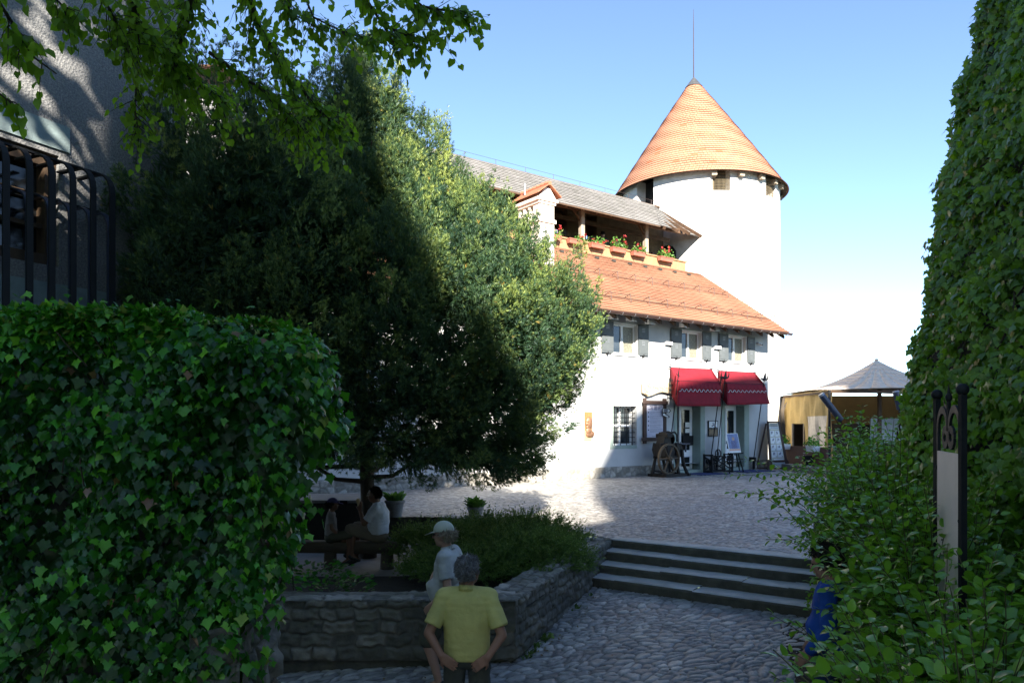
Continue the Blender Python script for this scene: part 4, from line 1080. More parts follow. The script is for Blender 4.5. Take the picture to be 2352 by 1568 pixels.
for px in (1484, 1337, 1210, 1080):
    s = hs(px, GD0 + .12); o = MB().bx(s - .1, s + .1, GD0 + .05, GD0 + .25, 8.9, GE + .3).build('post', m_ashwood, ga, bevel=.012)
    MB().bar((s, GD0 + .16, GE - .35), (s - .45, GD0 + .16, GE + .12), .08, .08).build('brace', m_timber, o)
b = MB(); b.bx(gs0, gs1, GD0 + .06, GD0 + .24, GE + .12, GE + .32); b.build('wall_plate', m_timber, ga)
b = MB(); s = gs0 + .3
while s < gs1 + 1:
    b.bar((s, GD0 - .5, GE - .02), (s, 6.2, GR_ - .25), .1, .14); s += .85
b.bx(gs0, gs1, GD0 + 1, GD0 + 1.15, GE - .05, GE + .1)
b.build('rafters', m_timber, ga)
ge = GD0 - .58
gr, gun = slope_roof('roof', gs0, hs(1517, ge), ge, GE, 6.2, GR_, .24, m_shing, ga, .035, gs0, hs(1503, 6.2))
# the flared end that sweeps round to the tower
b = MB(); aL = Vector((hs(1517, ge) - .02, ge, GE + .03)); aR = hp(1611, 546, ge + 1.5)
tL = Vector((hs(1503, 6.2), 6.2, GR_)); tR = Vector((tL.x + .12, 6.3, GR_ - .02))
n = 11
for i in range(n):
    f0, f1 = i / n, (i + 1) / n
    l0, l1 = aL.lerp(tL, f0), aL.lerp(tL, f1); r0, r1 = aR.lerp(tR, f0), aR.lerp(tR, f1)
    l0 = l0 + gun * .035; r0 = r0 + gun * .035
    for k in range(4):
        u0, u1 = k / 4, (k + 1) / 4
        b.quad(l0.lerp(r0, u0), l0.lerp(r0, u1), l1.lerp(r1, u1), l1.lerp(r1, u0), uv=[(u0 * 2, i * .24), (u1 * 2, i * .24), (u1 * 2, i * .24 + .239), (u0 * 2, i * .24 + .239)])
    b.quad(l0 - gun * .05, r0 - gun * .05, r0, l0, uv=[(0, i * .24)] * 4)
b.build('roof_flare', m_shing, gr)
b = MB(); b.prism([(gs0, ge, GE - .01), (gs0, 6.2, GR_ - .02), (gs0, 6.2, GR_ - .07), (gs0, ge, GE - .06)], (hs(1517, ge) - gs0, 0, 0))
b.prism([(gs0, 6.2, GR_ + .02), (gs0, 7.5, 12.02), (gs0, 7.5, 11.94), (gs0, 6.2, GR_ - .06)], (tL.x - gs0 + .4, 0, 0)); b.build('roof_boarding', m_timber, gr)
b = MB(); b.tube([(gs0, 6.2, GR_ + .22), (tL.x, 6.2, GR_ + .22)], .007, 5)
s = gs0
while s < tL.x: b.tube([(s, 6.2, GR_), (s, 6.2, GR_ + .23)], .012, 4); s += 1.6
b.build('lightning_wire', m_rod, gr)
b = MB(); b.bx(hs(1412, GD1 - .03), hs(1424, GD1 - .03), GD1 - .04, GD1, hz(1415, 566, GD1), hz(1415, 548, GD1)); o = b.build('picture', m_notice, ga)

# ------------------------------------------------------------------ round tower
TY = 42.0; TX = (1603 - 1176) / F * TY; TRd = 178.5 / F * TY * .995
to = thing('round_tower', 'round white tower with a tall tiled cone roof behind the house', 'tower', (TX, TY, 0))
va = math.atan2(-TY, -TX)                               # direction of the viewer seen from the tower
tz = H + (977 - 456) / F * TY                            # rim height
NT_ = 128
def tower_wall():
    b = MB(); zs = [-1, 3, 6, 8, 10, 11, 12, 13.0, 13.45, 13.85, tz - .02, tz + .25]
    wob = lambda a, z: TRd * (1 + .004 * math.sin(3 * a + z * .7) + .003 * math.sin(7 * a - z * 1.3))
    ops = []
    def rel(px): return va + math.asin(max(-1, min(1, (px - 1603) / 178.5)))
    for (p0, p1, k0, k1) in ((1632, 1668, 9, 11), (1742, 1763, 9, 11), (1474, 1511, 8, 11)): ops.append((rel(p0), rel(p1), k0 if k0 else 0, k1))
    P_ = lambda a, z, r=0: (math.cos(a) * (wob(a, z) - r), math.sin(a) * (wob(a, z) - r), z)
    angs = sorted(set([2 * math.pi * k / NT_ - math.pi for k in range(NT_ + 1)] + [((x + math.pi) % (2 * math.pi)) - math.pi for o in ops for x in o[:2]]))
    def inop(a, k):
        for o in ops:
            c = (o[0] + o[1]) / 2; h = abs(o[1] - o[0]) / 2
            if abs(((a - c + math.pi) % (2 * math.pi)) - math.pi) < h and o[2] <= k < o[3]: return True
    for k in range(len(zs) - 1):
        for a0, a1 in zip(angs, angs[1:]):
            if inop((a0 + a1) / 2, k): continue
            b.quad(P_(a0, zs[k]), P_(a1, zs[k]), P_(a1, zs[k + 1]), P_(a0, zs[k + 1]))
    for o in ops:
        a0, a1 = o[0], o[1]; z0, z1 = zs[o[2]], zs[o[3]]
        b.quad(P_(a0, z0), P_(a0, z0, .6), P_(a0, z1, .6), P_(a0, z1)); b.quad(P_(a1, z0), P_(a1, z1), P_(a1, z1, .6), P_(a1, z0, .6))
        b.quad(P_(a0, z0), P_(a1, z0), P_(a1, z0, .6), P_(a0, z0, .6))
    return b, ops, zs, P_
b, ops, zs, P_ = tower_wall(); tw = b.build('wall', m_wallt, to, 30)
for i, o in enumerate(ops):
    z0, z1 = zs[o[2]], zs[o[3]]
    d = MB(); d.quad(P_(o[0], z0, .61), P_(o[1], z0, .61), P_(o[1], z1, .61), P_(o[0], z1, .61)); d.build('dark_opening', m_black, to)
    if i < 2:
        mm = MB(); nx, nz = 14, 8
        for k in range(nx + 1):
            a = o[0] + (o[1] - o[0]) * k / nx; mm.tube([P_(a, z0, .08), P_(a, z1, .08)], .008, 3, False)
        for k in range(nz + 1):
            z = z0 + (z1 - z0) * k / nz; mm.tube([P_(o[0] + (o[1] - o[0]) * j / 6, z, .08) for j in range(7)], .008, 3, False)
        mm.build('wire_mesh', M('mesh_wire', (.3, .24, .15), .5, .3, var=0, bump=0), to)
RIM = 194.5 / F * TY * .99; AZ = H + (977 - 180) / F * TY
b = MB(); n = int((AZ - tz) / .145); g = random.Random(9); NA = 96
crz = lambda f: (RIM * (1 - f) ** .97 + .02) if f > .06 else RIM * (1 - f) ** .97 + .06 * (.06 - f) / .06
for i in range(n):
    f0, f1 = i / n, (i + 1) / n; r0, r1 = crz(f0) + .035, crz(f1); z0, z1 = tz + (AZ - tz) * f0, tz + (AZ - tz) * f1
    if f0 > .925: break
    rm = (r0 + r1) / 2; cnt = max(8, round(2 * math.pi * rm / .19)); U = cnt * .19
    for k in range(NA):
        a0, a1 = 2 * math.pi * k / NA, 2 * math.pi * (k + 1) / NA
        w0, w1 = .012 * math.sin(5 * a0 + i), .012 * math.sin(5 * a1 + i)
        o0, o1 = -.24 * f0, -.24 * f1
        c = [(math.cos(a0) * r0 + o0, math.sin(a0) * r0, z0 + w0), (math.cos(a1) * r0 + o0, math.sin(a1) * r0, z0 + w1), (math.cos(a1) * r1 + o1, math.sin(a1) * r1, z1), (math.cos(a0) * r1 + o1, math.sin(a0) * r1, z1)]
        b.quad(*c, uv=[(U * k / NA, i * .17), (U * (k + 1) / NA, i * .17), (U * (k + 1) / NA, (i + 1) * .17 - .001), (U * k / NA, (i + 1) * .17 - .001)])
        lo = [((x - o0) * (1 - .05 / r0) + o0, y * (1 - .05 / r0), z - .012) for x, y, z in c[:2]]
        b.quad(lo[0], lo[1], c[1], c[0], uv=[(U * k / NA, i * .17)] * 4)
tr_ = b.build('roof', m_cone, to)
MB().lathe([(TRd - .2, tz + .3), (RIM - .03, tz - .02), (RIM - .01, tz + .02)], n=96).build('soffit', m_timber, tr_)
MB().lathe([(crz(.92) + .06, tz + (AZ - tz) * .92), (.16, tz + (AZ - tz) * .985), (.05, AZ + .02), (.001, AZ + .05)], (-.23, 0, 0), n=24).build('spire_cap', m_lead, tr_, 40)
MB().tube([(-.24, 0, AZ), (-.25, 0, H + (977 - 60) / F * TY), (-.25, 0, H + (977 - 22) / F * TY)], [.03, .02, .008], 6).build('lightning_rod', m_rod, tr_)
for px in (1640, 1697, 1741, 1772, 1789):
    a = va + math.asin(min(.99, (px - 1606) / 192)); d = Vector((math.cos(a), math.sin(a), 0)); q = Vector((0, 0, tz - .1))
    MB().bar(q + d * (TRd - .3), q + d * (RIM - .12), .26, .24).build('beam_end', m_ashwood, to)
for k in range(14):
    a = va - 1.2 - k * .28; d = Vector((math.cos(a), math.sin(a), 0)); q = Vector((0, 0, tz - .1))
    if k % 2 == 0: MB().bar(q + d * (TRd - .3), q + d * (RIM - .12), .24, .22).build('beam_end', m_ashwood, to)
# arched doorway from the gallery
pd = [(1521, 590), (1521, 572), (1527, 566), (1536, 564), (1546, 567), (1553, 576), (1553, 590)]
pts = []
for (x, y) in pd:
    k = (x - 1176) / F   # meet the cylinder
    A_ = 1 + k * k; B_ = -2 * (k * TX + TY); C_ = TX * TX + TY * TY - (TRd + .03) ** 2
    Y = (-B_ - math.sqrt(max(0, B_ * B_ - 4 * A_ * C_))) / (2 * A_); p = P(x, y, Y); pts.append((p.x - TX, p.y - TY, p.z))
pts = [(pts[0][0], pts[0][1], 9.0)] + pts[1:-1] + [(pts[-1][0], pts[-1][1], 9.0)]
MB().prism(pts, (-.05, -.1, 0)).build('arched_door', m_black, to)

# a roof of the upper castle peeping over the yew
uc = thing('upper_wing', 'distant castle wing of which only a pale tiled roof corner shows beside the old building', 'building', (-10.2, 26, 0))
b = MB(); p0, p1, p2, p3 = (P(432, 93, 26), P(492, 124, 26), P(505, 152, 25.2), P(430, 152, 25.2))
o_ = Vector((-10.2, 26, 0))
b.bx(-6, .1, .3, 7, 0, (p2 - o_).z - .1); b.build('wall', m_reb, uc)
b = MB(); e0 = (p3 - o_); e1_ = (p2 - o_); t0 = (p0 - o_); t1 = (p1 - o_)
for i in range(9):
    f0, f1 = i / 9, (i + 1) / 9; a0, a1 = Vector((-6, e0.y, e0.z)).lerp(Vector((-6, 3.5, t0.z)), f0), Vector((-6, e0.y, e0.z)).lerp(Vector((-6, 3.5, t0.z)), f1)
    c0, c1 = e1_.lerp(Vector((-.6, 3.5, t0.z)), f0), e1_.lerp(Vector((-.6, 3.5, t0.z)), f1); u_ = Vector((0, -.03, .04))
    b.quad(a0 + u_, c0 + u_, c1, a1, uv=[(0, i * .16), (6, i * .16), (6, i * .16 + .159), (0, i * .16 + .159)]); b.quad(a0, c0, c0 + u_, a0 + u_, uv=[(0, i * .16)] * 4)
b.build('roof', m_cone, uc)
# ================================================================== THINGS IN THE COURTYARD
def HW(s, D, z): return HA + HD * s + HN * D + Vector((0, 0, z))
def hthing(name, label, cat, base, group=None):
    t = thing(name, label, cat, tuple(HW(*base)), HRZ, group); t['_b'] = 0; del t['_b']
    HB[t.name] = Vector(base); return t
HB = {}
def hb(mb, name, mat, t, root=None, **k):
    o = HB[(root or t).name]; mb.v = [tuple(Vector(v) - o) for v in mb.v]
    return mb.build(name, mat, t, **k)

m_red = M('red_awning_canvas', (.3, .014, .028), .85, var=.3, scale=2.5, bump=.35, bscale=9, dist=.03, trans=.2)
m_trim = M('white_piping', (.75, .7, .68), .7, var=.05, bump=0)
m_frame = M('dark_brown_beam', (.075, .045, .035), .75, var=.4, scale=4, bump=.4, bscale=20, stretch=(1, 1, .3))
m_paper = M('lilac_paper', (.56, .53, .6), .7, var=.04, bump=0)
m_ink = M('printing_ink', (.06, .06, .11), .8, var=0, bump=0)
m_sign = M('carved_sign_wood', (.55, .45, .3), .85, var=.3, scale=5, bump=.6, bscale=22, stretch=(.4, 2, 2))
m_signd = M('carved_groove', (.34, .26, .17), .9, var=.2, bump=0)
m_whitep = M('white_print', (.72, .72, .7), .6, var=.06, bump=0)
m_cast = M('rusty_cast_iron', (.016, .013, .011), .6, .35, .5, var=.5, scale=7, bump=.35, bscale=30)
m_wheel = M('worn_wheel_iron', (.09, .065, .04), .55, .4, .5, var=.5, scale=8, bump=.25)
m_mat = M('blue_doormat', (.03, .045, .13), .95, var=.2, bump=.4, bscale=120)
m_brd = M('cream_board', (.5, .48, .38), .8, var=.08, bump=0)
m_bronze = M('bronze_relief', (.3, .16, .09), .5, .5, .5, var=.4, scale=9, bump=.2)
m_brass = M('orange_wood_plaque', (.33, .17, .06), .6, var=.35, stretch=(6, 1, .6), bump=.1)
m_tan = M('tan_plate', (.45, .34, .17), .7, var=.12, bump=.05)
m_pot = M('grey_stone_pot', (.3, .29, .27), .9, var=.25, bump=.4, bscale=30)
m_log = M('log_wood', (.12, .095, .07), .85, var=.4, scale=4, bump=.5, bscale=20, stretch=(.4, 3, 3))
m_blue = M('poster_blue', (.2, .25, .42), .7, var=.35, scale=9, bump=0)
m_skinp = M('poster_figure', (.5, .33, .25), .7, var=.4, scale=14, bump=0)
m_orange = M('poster_orange', (.6, .25, .08), .7, var=.1, bump=0)

# --- the two red awnings, each with its poles
def awning(lab, tl, tr, rl, rr_, bl, br, poles, seed):
    a, b_ = hq(*tl, -.08), hq(*tr, -.08); c, d = hq(*rl, -.65), hq(*rr_, -.65); e, f = hq(*bl, -.86), hq(*br, -.86)
    base = ((a.x + b_.x) / 2, 0, a.z); t = hthing('awning', lab, 'awning', base, 'red awnings over the shop doors')
    def cloth(p, q, r, s, nu, nv, sag, wav):
        m = MB(); P_ = []
        for i in range(nu + 1):
            for j in range(nv + 1):
                u, v = i / nu, j / nv; x = p.lerp(q, u).lerp(s.lerp(r, u), v)
                x = x + Vector((0, -1, 0)) * (wav * math.sin(u * 9 + seed + v * 2) * v) + Vector((0, .4, -1)) * sag * math.sin(math.pi * v) * (.7 + .3 * math.sin(u * 5 + seed))
                P_.append(x)
        for i in range(nu):
            for j in range(nv):
                k = i * (nv + 1) + j; m.quad(P_[k], P_[k + nv + 1], P_[k + nv + 2], P_[k + 1])
        return m
    def solid(m, name, mat, par, root):
        o = hb(m, name, mat, par, root, smooth=60); bm = o.modifiers.new('th', 'SOLIDIFY'); bm.thickness = .006; return o
    # weld by using shared vertices
    def weld(o):
        w_ = o.modifiers.new('w', 'WELD'); w_.merge_threshold = .001; o.modifiers.move(len(o.modifiers) - 1, 0); return o
    cn = weld(solid(cloth(a, b_, d, c, 14, 8, .10, .0), 'canopy', m_red, t, t))
    # lower skirt, and a shorter scalloped flap hanging in front of it
    va_ = weld(solid(cloth(c, d, f, e, 16, 8, -.02, .025), 'valance', m_red, t, t))
    off = Vector((0, -.03, 0)); fl = MB(); n = 10; tr2 = MB(); edge = []
    for i in range(n * 4 + 1):
        u = i / (n * 4); ph = i % 4
        low = .42 if ph in (0, 1) else .33
        edge.append((u, low))
    pts = []
    for u, lo in edge:
        top = c.lerp(d, u) + off * .3; bot = c.lerp(d, u).lerp(e.lerp(f, u), lo) + off * 1.4; pts.append((top, bot))
    for (t0, b0), (t1, b1) in zip(pts, pts[1:]): fl.quad(t0, t1, b1, b0)
    o = solid(fl, 'scalloped_flap', m_red, t, t); weld(o)
    # rounded white piping along the scallops
    pp = []
    for i, (t0, b0) in enumerate(pts): pp.append(b0 + Vector((0, -.006, 0)))
    tr2.tube(pp, .011, 5); hb(tr2, 'piping', m_trim, o, t)
    for sd, (p, q, r) in enumerate(((a, c, e), (b_, d, f))):
        ck = MB(); w0 = hq(*(bl if sd == 0 else br), -.12); w0 = Vector((p.x, -.1, r.z + .12))
        ck.add([p, q, q.lerp(r, .5), r, p.lerp(w0, .75)] , [[0, 1, 2, 3, 4]]); solid(ck, 'side_panel', m_red, t, t)
    rd = MB(); ex = (d - c).normalized() * .12
    rd.tube([c - ex, d + ex], .016, 6); rd.tube([a - ex, b_ + ex], .014, 6)
    for p in (a, b_): rd.tube([p + Vector((0, -.02, -.06)), p + Vector((0, -.02, .16))], .012, 5); rd.tube([p + Vector((-.08, -.02, .1)), p + Vector((.1, -.02, .1))], .009, 5)
    hb(rd, 'rod', m_iron, t)
    for (x0, y0, x1, y1, kind) in poles:
        p, q = hp(*q3(x0, y0), -.72), hp(*q3(x1, y1), -.22)
        pl = MB(); pl.tube([p, q], .02, 6); po = hb(pl, 'support_pole', m_iron, t)
        fn = MB(); up = (p - q).normalized()
        if kind == 'spear': fn.tube([p, p + up * .18, p + up * .5], [.02, .03, .002], 6); fn.bar(p + up * .1 + Vector((-.12, 0, .1)), p + up * .1 + Vector((.12, 0, .0)), .02)
        else:
            h = p + up * .16
            fn.ball(h, (.13, .05, .055)); fn.cap(h + Vector((-.08, 0, .02)), h + Vector((-.26, 0, .06)), .04, .012); fn.cap(h + Vector((-.2, 0, .05)), h + Vector((-.24, 0, -.02)), .02, .006)
            fn.tube([h + Vector((.1, 0, 0)), h + Vector((.22, 0, .05)), h + Vector((.27, 0, .2)), h + Vector((.2, 0, .24))], [.04, .03, .02, .004], 6)
            fn.add([h + Vector((-.05, .02, .03)), h + Vector((.1, .02, .03)), h + Vector((.16, .05, .34)), h + Vector((.05, .04, .22))], [[0, 1, 2, 3], [3, 2, 1, 0]])
            fn.add([h + Vector((-.05, -.02, .03)), h + Vector((.1, -.02, .03)), h + Vector((.02, -.06, .3)), h + Vector((-.04, -.04, .2))], [[0, 1, 2, 3], [3, 2, 1, 0]])
            fn.tube([p, h], .016, 6)
        hb(fn, 'finial', m_iron, po, t)
        ft = MB(); ft.bx(q.x - .05, q.x + .05, -.3, -.0, q.z - .12, q.z + .06); ft.bx(q.x - .04, q.x + .04, -.26, -.18, 0.02, q.z - .1); hb(ft, 'foot_bracket', m_iron, po, t)
    return t
awning('left red awning with a white scalloped line, sunlit on top', (675, 704), (962, 716), (737, 797), (1022, 808), (722, 972), (1026, 974), [(183, 290, 78, 1180, 'spear'), (728, 320, 600, 1330, 'spear')], 1)
awning('right red awning with a white scalloped line, nearer the house corner', (1010, 726), (1264, 740), (1066, 812), (1330, 822), (1072, 966), (1366, 958), [(778, 325, 680, 1300, 'dragon'), (1280, 345, 1152, 1300, 'dragon')], 2)

# --- carved wooden sign on its bracket
q_ = [(483, 805), (520, 812), (570, 822), (620, 818), (660, 808), (690, 806), (694, 884), (660, 882), (620, 874), (585, 882), (550, 898), (520, 905), (505, 893), (483, 880)]
p0 = hq(590, 850, -.12); sg = hthing('hanging_sign', 'carved pale wooden sign with a wavy lower edge beside the left awning', 'sign', tuple(p0))
b = MB(); b.prism([hq(x, y, -.14) for x, y in q_][::-1], (0, .06, 0)); o = hb(b, 'board', m_sign, sg, bevel=.01)
c = hq(515, 850, -.15); g = MB(); pr = [(c + Vector((math.cos(a) * .17, -.002, math.sin(a) * .24))) for a in np.linspace(0, 2 * math.pi, 22)]; g.tube(pr, .014, 4, False)
g.tube([c + Vector((math.cos(a) * .1, -.002, math.sin(a) * .13)) for a in np.linspace(0, 2 * math.pi, 14)], .012, 4, False)
for k in range(9):
    x = 556 + 12.5 * k; pa_, pb_ = hq(x, 838 + 3 * (k % 2), -.15), hq(x + 2, 868, -.15)
    g.tube([pa_, pb_], .012, 4); g.tube([pa_, hq(x + 8, 840 + 8 * (k % 3), -.15)], .01, 4)
hb(g, 'carved_lettering', m_signd, o, sg)
g = MB()
for k in range(4): z = p0.z - .2 + .18 * k; a = hq(668, 850, -.2).x; g.bar((a, -.2, z), (a + .24, -.2, z), .025)
for k in range(3): a = hq(668 + 11 * k, 850, -.2).x; g.bar((a, -.2, p0.z - .28), (a, -.2, p0.z + .42), .025)
a = hq(690, 850, -.2).x; g.bar((a, 0, p0.z + .1), (a, -.24, p0.z + .1), .03)
hb(g, 'iron_bracket', m_iron, sg)

# --- notice board with its poster
p0 = hq(570, 1210, 0); nb = hthing('notice_board', 'tall notice board in a dark beam frame beside the barred window', 'notice board', tuple(p0))
def beam(x0, y0, x1, y1, D, th):
    a, c = hq(x0, y0, D), hq(x1, y1, D); zt, zb = max(hq((x0 + x1) / 2, y0, D).z, 0), hq((x0 + x1) / 2, y1, D).z
    return MB().bx(a.x, c.x, D, D + th, zb, zt)
hb(beam(492, 915, 511, 1233, -.1, .08), 'beam', m_frame, nb, bevel=.008); hb(beam(630, 920, 649, 1205, -.1, .08), 'beam', m_frame, nb, bevel=.008)
hb(beam(485, 934, 660, 960, -.13, .03), 'beam', m_frame, nb, bevel=.008); hb(beam(477, 1190, 655, 1215, -.13, .03), 'beam', m_frame, nb, bevel=.008)
po = hb(beam(512, 958, 629, 1193, -.06, .02), 'poster', m_paper, nb)
a, c = hq(514, 958, -.062), hq(628, 1192, -.062); W_ = c.x - a.x; Hh = a.z - c.z
def onp(u, v): return a.x + W_ * u, a.z - Hh * v
ink = MB()
def stroke(u0, v0, u1, v1, D=-.0625): x0, z0 = onp(u0, v0); x1, z1 = onp(u1, v1); ink.bx(x0, x1, D - .001, D, z1, z0)
g = random.Random(3)
for k in range(5):
    v = .215 + .13 * k; stroke(.04, v + .01, .11, v + .05)
    for r in range(7):
        stroke(.16, v + .012 + r * .0145, g.uniform(.8, .95) if r % 3 < 2 else g.uniform(.3, .7), v + .0155 + r * .0145)
    stroke(.16, v, .95, v + .004)
stroke(.28, .95, .76, .962)
for (u0, v0, u1, v1) in ((.42, .03, .6, .045), (.42, .085, .6, .1), (.42, .155, .6, .17), (.42, .03, .45, .17), (.495, .03, .525, .17), (.57, .03, .6, .17), (.45, .115, .49, .125)): stroke(u0, v0, u1, v1)
for r, (w0, w1) in enumerate(((.16, .92), (.2, .8), (.06, .74))):
    v = .05 + r * .045
    for u0, u1 in ((w0, .37), (.66, w1)):
        u = u0
        while u < u1: stroke(u, v, min(u + .035, u1), v + .026); u += .045
hb(ink, 'printed_text', m_ink, po, nb)

# --- two arrow signs pinned on the board's right beam
for lab, q_, col in (('small white arrow sign with a black tip pointing right on the notice board', [(622, 988), (668, 990), (680, 1005), (668, 1018), (622, 1018)], 0), ('small tilted white arrow sign below the straight one', [(622, 1018), (632, 1020), (668, 1040), (670, 1050), (660, 1054), (622, 1036)], 1)):
    t = hthing('arrow_sign', lab, 'sign', tuple(hq(650, q_[0][1], -.13)), 'arrow signs on the notice board')
    cx, cy_ = sum(p[0] for p in q_) / len(q_), sum(p[1] for p in q_) / len(q_)
    b = MB(); b.prism([hq(x, y, -.15) for x, y in q_][::-1], (0, .015, 0)); o = hb(b, 'board', m_iron, t)
    b = MB(); b.prism([hq(cx + (x - cx) * .82 - 2, cy_ + (y - cy_) * .78, -.155) for x, y in q_][::-1], (0, .004, 0)); hb(b, 'face', m_whitep, o, t)
    b = MB()
    for r in range(3 if not col else 1):
        y = (997 + 7 * r) if not col else 1030; dx = 0 if not col else 8
        pa_, pb_ = hq(630 + dx, y, -.158), hq(656 + dx, y + (0 if not col else 13), -.158); b.bar(pa_, pb_, .004, .03 if not col else .022)
    hb(b, 'lettering', m_ink, o, t)

# --- framed prints between the doors
for i, (y0, y1, lab) in enumerate(((1073, 1127, 'small framed drawing on the wall between the two doors, the upper of two'), (1129, 1182, 'small framed colour photograph on the wall between the two doors, the lower of two'))):
    t = hthing('framed_print', lab, 'picture', tuple(hq(975, y1, -.03)), 'framed prints between the doors')
    o = hb(beam(940, y0, 1008, y1, -.05, .04), 'frame', m_iron, t, bevel=.006)
    pr = hb(beam(945, y0 + 5, 1003, y1 - 5, -.056, .006), 'print', m_whitep if i == 0 else M('photo_print', (.22, .15, .08), .5, var=.6, scale=7, bump=0), t)
    if i: continue
    b = MB(); g = random.Random(i)
    for k in range(7):
        x, y = g.uniform(950, 990), g.uniform(y0 + 12, y1 - 12); p, q = hq(x, y, -.058), hq(x + g.uniform(4, 12), y + g.uniform(2, 7), -.058); b.bx(p.x, q.x, -.0585, -.0565, q.z, p.z)
    hb(b, 'printed_pattern', m_ink if i == 0 else m_blue, pr, t)

# --- easel and its poster
f0 = hq(1130, 1438, -1.0); ez = hthing('easel', 'black wooden artist easel standing in front of the right shop door', 'easel', (f0.x, -1.0, 0))
hx = lambda x, D: hs(q2(x, 0)[0], D)
top = Vector((hx(1080, -.9), -.85, hq(1080, 1050, -.9).z)); tz_ = hq(1120, 1300, -1.15).z
for name_, p, q in (('leg', Vector((hx(1094, -1.15), -1.1, 0)), Vector((hx(1095, -1.1), -1.05, tz_ + .05))), ('leg', Vector((hx(1192, -1.15), -1.1, 0)), Vector((hx(1150, -1.1), -1.05, tz_ + .05))), ('leg', Vector((hx(1165, -.5), -.45, 0)), Vector((hx(1128, -.95), -.95, tz_ + .1))), ('mast', Vector((hx(1125, -1.0), -1.0, tz_ - .1)), top)):
    hb(MB().bar(p, q, .045, .03), name_, m_iron, ez)
hb(MB().bx(hx(1085, -1.1), hx(1170, -1.1), -1.2, -1.02, tz_ - .03, tz_ + .02), 'tray', m_iron, ez); hb(MB().bx(hx(1097, -1.1), hx(1180, -1.1), -1.12, -1.08, .52, .56), 'crossbar', m_iron, ez)
ep = hthing('easel_poster', 'blue picture poster with a red line leaning on the black easel', 'poster', (hx(1115, -1.15), -1.15, tz_ + .02))
A_, B_, C_, D_ = hq(1062, 1163, -.98), hq(1142, 1160, -.98), hq(1168, 1298, -1.14), hq(1086, 1300, -1.14)
def pq(u, v, k=0.0): return A_.lerp(B_, u).lerp(D_.lerp(C_, u), v) + Vector((0, -k, k * .2))
def ppatch(u0, v0, u1, v1, k): m = MB(); m.prism([pq(u0, v1, k), pq(u1, v1, k), pq(u1, v0, k), pq(u0, v0, k)], (0, .006, 0)); return m
bd = hb(ppatch(0, 0, 1, 1, 0), 'board', m_whitep, ep)
hb(ppatch(.06, .03, .96, .78, .004), 'picture', m_blue, bd, ep)
b = MB(); b.ball(pq(.5, .3, .004), (.05, .004, .075)); b.cap(pq(.5, .42, .004), pq(.48, .7, .004), .1, .13); b.v = [(x, pq(.5, .5, .012).y + (y - pq(.5, .5).y) * .05 - (z - pq(.5, .5).z) * .0 , z) for x, y, z in b.v]
b2 = MB(); [b2.add(*x) for x in ()]
hb(ppatch(.42, .2, .62, .36, .0075), 'figure', m_skinp, bd, ep); hb(ppatch(.3, .38, .74, .76, .0075), 'figure', M('poster_dress', (.16, .17, .3), .7, var=.4, scale=16, bump=0), bd, ep)
hb(ppatch(.05, .8, .97, .84, .005), 'red_line', m_orange, bd, ep); hb(ppatch(.05, .86, .97, .88, .005), 'red_line', M('poster_red', (.5, .04, .04), .7, var=0, bump=0), bd, ep)

# --- sandwich board at the house corner
sb = hthing('sandwich_board', 'tall dark framed sandwich board with rows of small cream cards at the house corner', 'sandwich board', (hx(1420, -.35), -.5, 0))
Dt, Db = -.35, -.75
def sp(x, y, f): D = Dt + (Db - Dt) * f; return hq(x, y, D)
FA, FB, FC, FE = sp(1352, 1076, 0), sp(1436, 1078, 0), sp(1500, 1414, 1), sp(1372, 1412, 1)
FC.z = .02; FE.z = .02
def sq(u, v, k=0.0): return FA.lerp(FB, u).lerp(FE.lerp(FC, u), v) + Vector((0, -k, k * .3))
def spatch(u0, v0, u1, v1, k, th=.01): m = MB(); m.prism([sq(u0, v1, k), sq(u1, v1, k), sq(u1, v0, k), sq(u0, v0, k)], (0, th, 0)); return m
for r_ in ((0, 0, .1, 1), (.86, 0, 1, 1), (.1, 0, .86, .035), (.1, .82, .86, .86), (.1, .97, .86, 1)): hb(spatch(*r_, 0, .05), 'frame', m_frame, sb, bevel=.005)
pn = hb(spatch(.1, .035, .86, .82, -.015), 'panel', m_brd, sb); hb(spatch(.1, .86, .86, .97, -.015), 'lower_panel', M('pale_grey_panel', (.38, .42, .43), .7, var=.08, bump=0), sb)
for c_ in range(2):
    for r in range(4):
        u0, v0 = .14 + .36 * c_, .2 + .145 * r
        cd_ = hb(spatch(u0, v0, u0 + .31, v0 + .125, -.008, .004), 'card', m_whitep, pn, sb)
g = MB(); rr_ = random.Random(8)
for c_ in range(2):
    for r in range(4):
        u0, v0 = .14 + .36 * c_, .2 + .145 * r
        for k in range(3): u, v = u0 + rr_.uniform(.05, .15), v0 + .02 + .018 * k; g.prism([sq(u, v + .012, -.003), sq(u + rr_.uniform(.06, .13), v + .012, -.003), sq(u + .11, v, -.003), sq(u, v, -.003)], (0, .002, 0))
        g.prism([sq(u0 + .23, v0 + .115, -.003), sq(u0 + .28, v0 + .115, -.003), sq(u0 + .28, v0 + .1, -.003), sq(u0 + .23, v0 + .1, -.003)], (0, .002, 0))
for v in (.06, .09, .13): g.prism([sq(.2, v + .014, -.006), sq(.78, v + .014, -.006), sq(.78, v, -.006), sq(.2, v, -.006)], (0, .002, 0))
hb(g, 'printing', m_ink, pn, sb)
hb(spatch(.1, .115, .8, .165, -.009, .003), 'card', m_whitep, pn, sb); hb(spatch(.25, .785, .8, .812, -.009, .003), 'card', m_whitep, pn, sb)
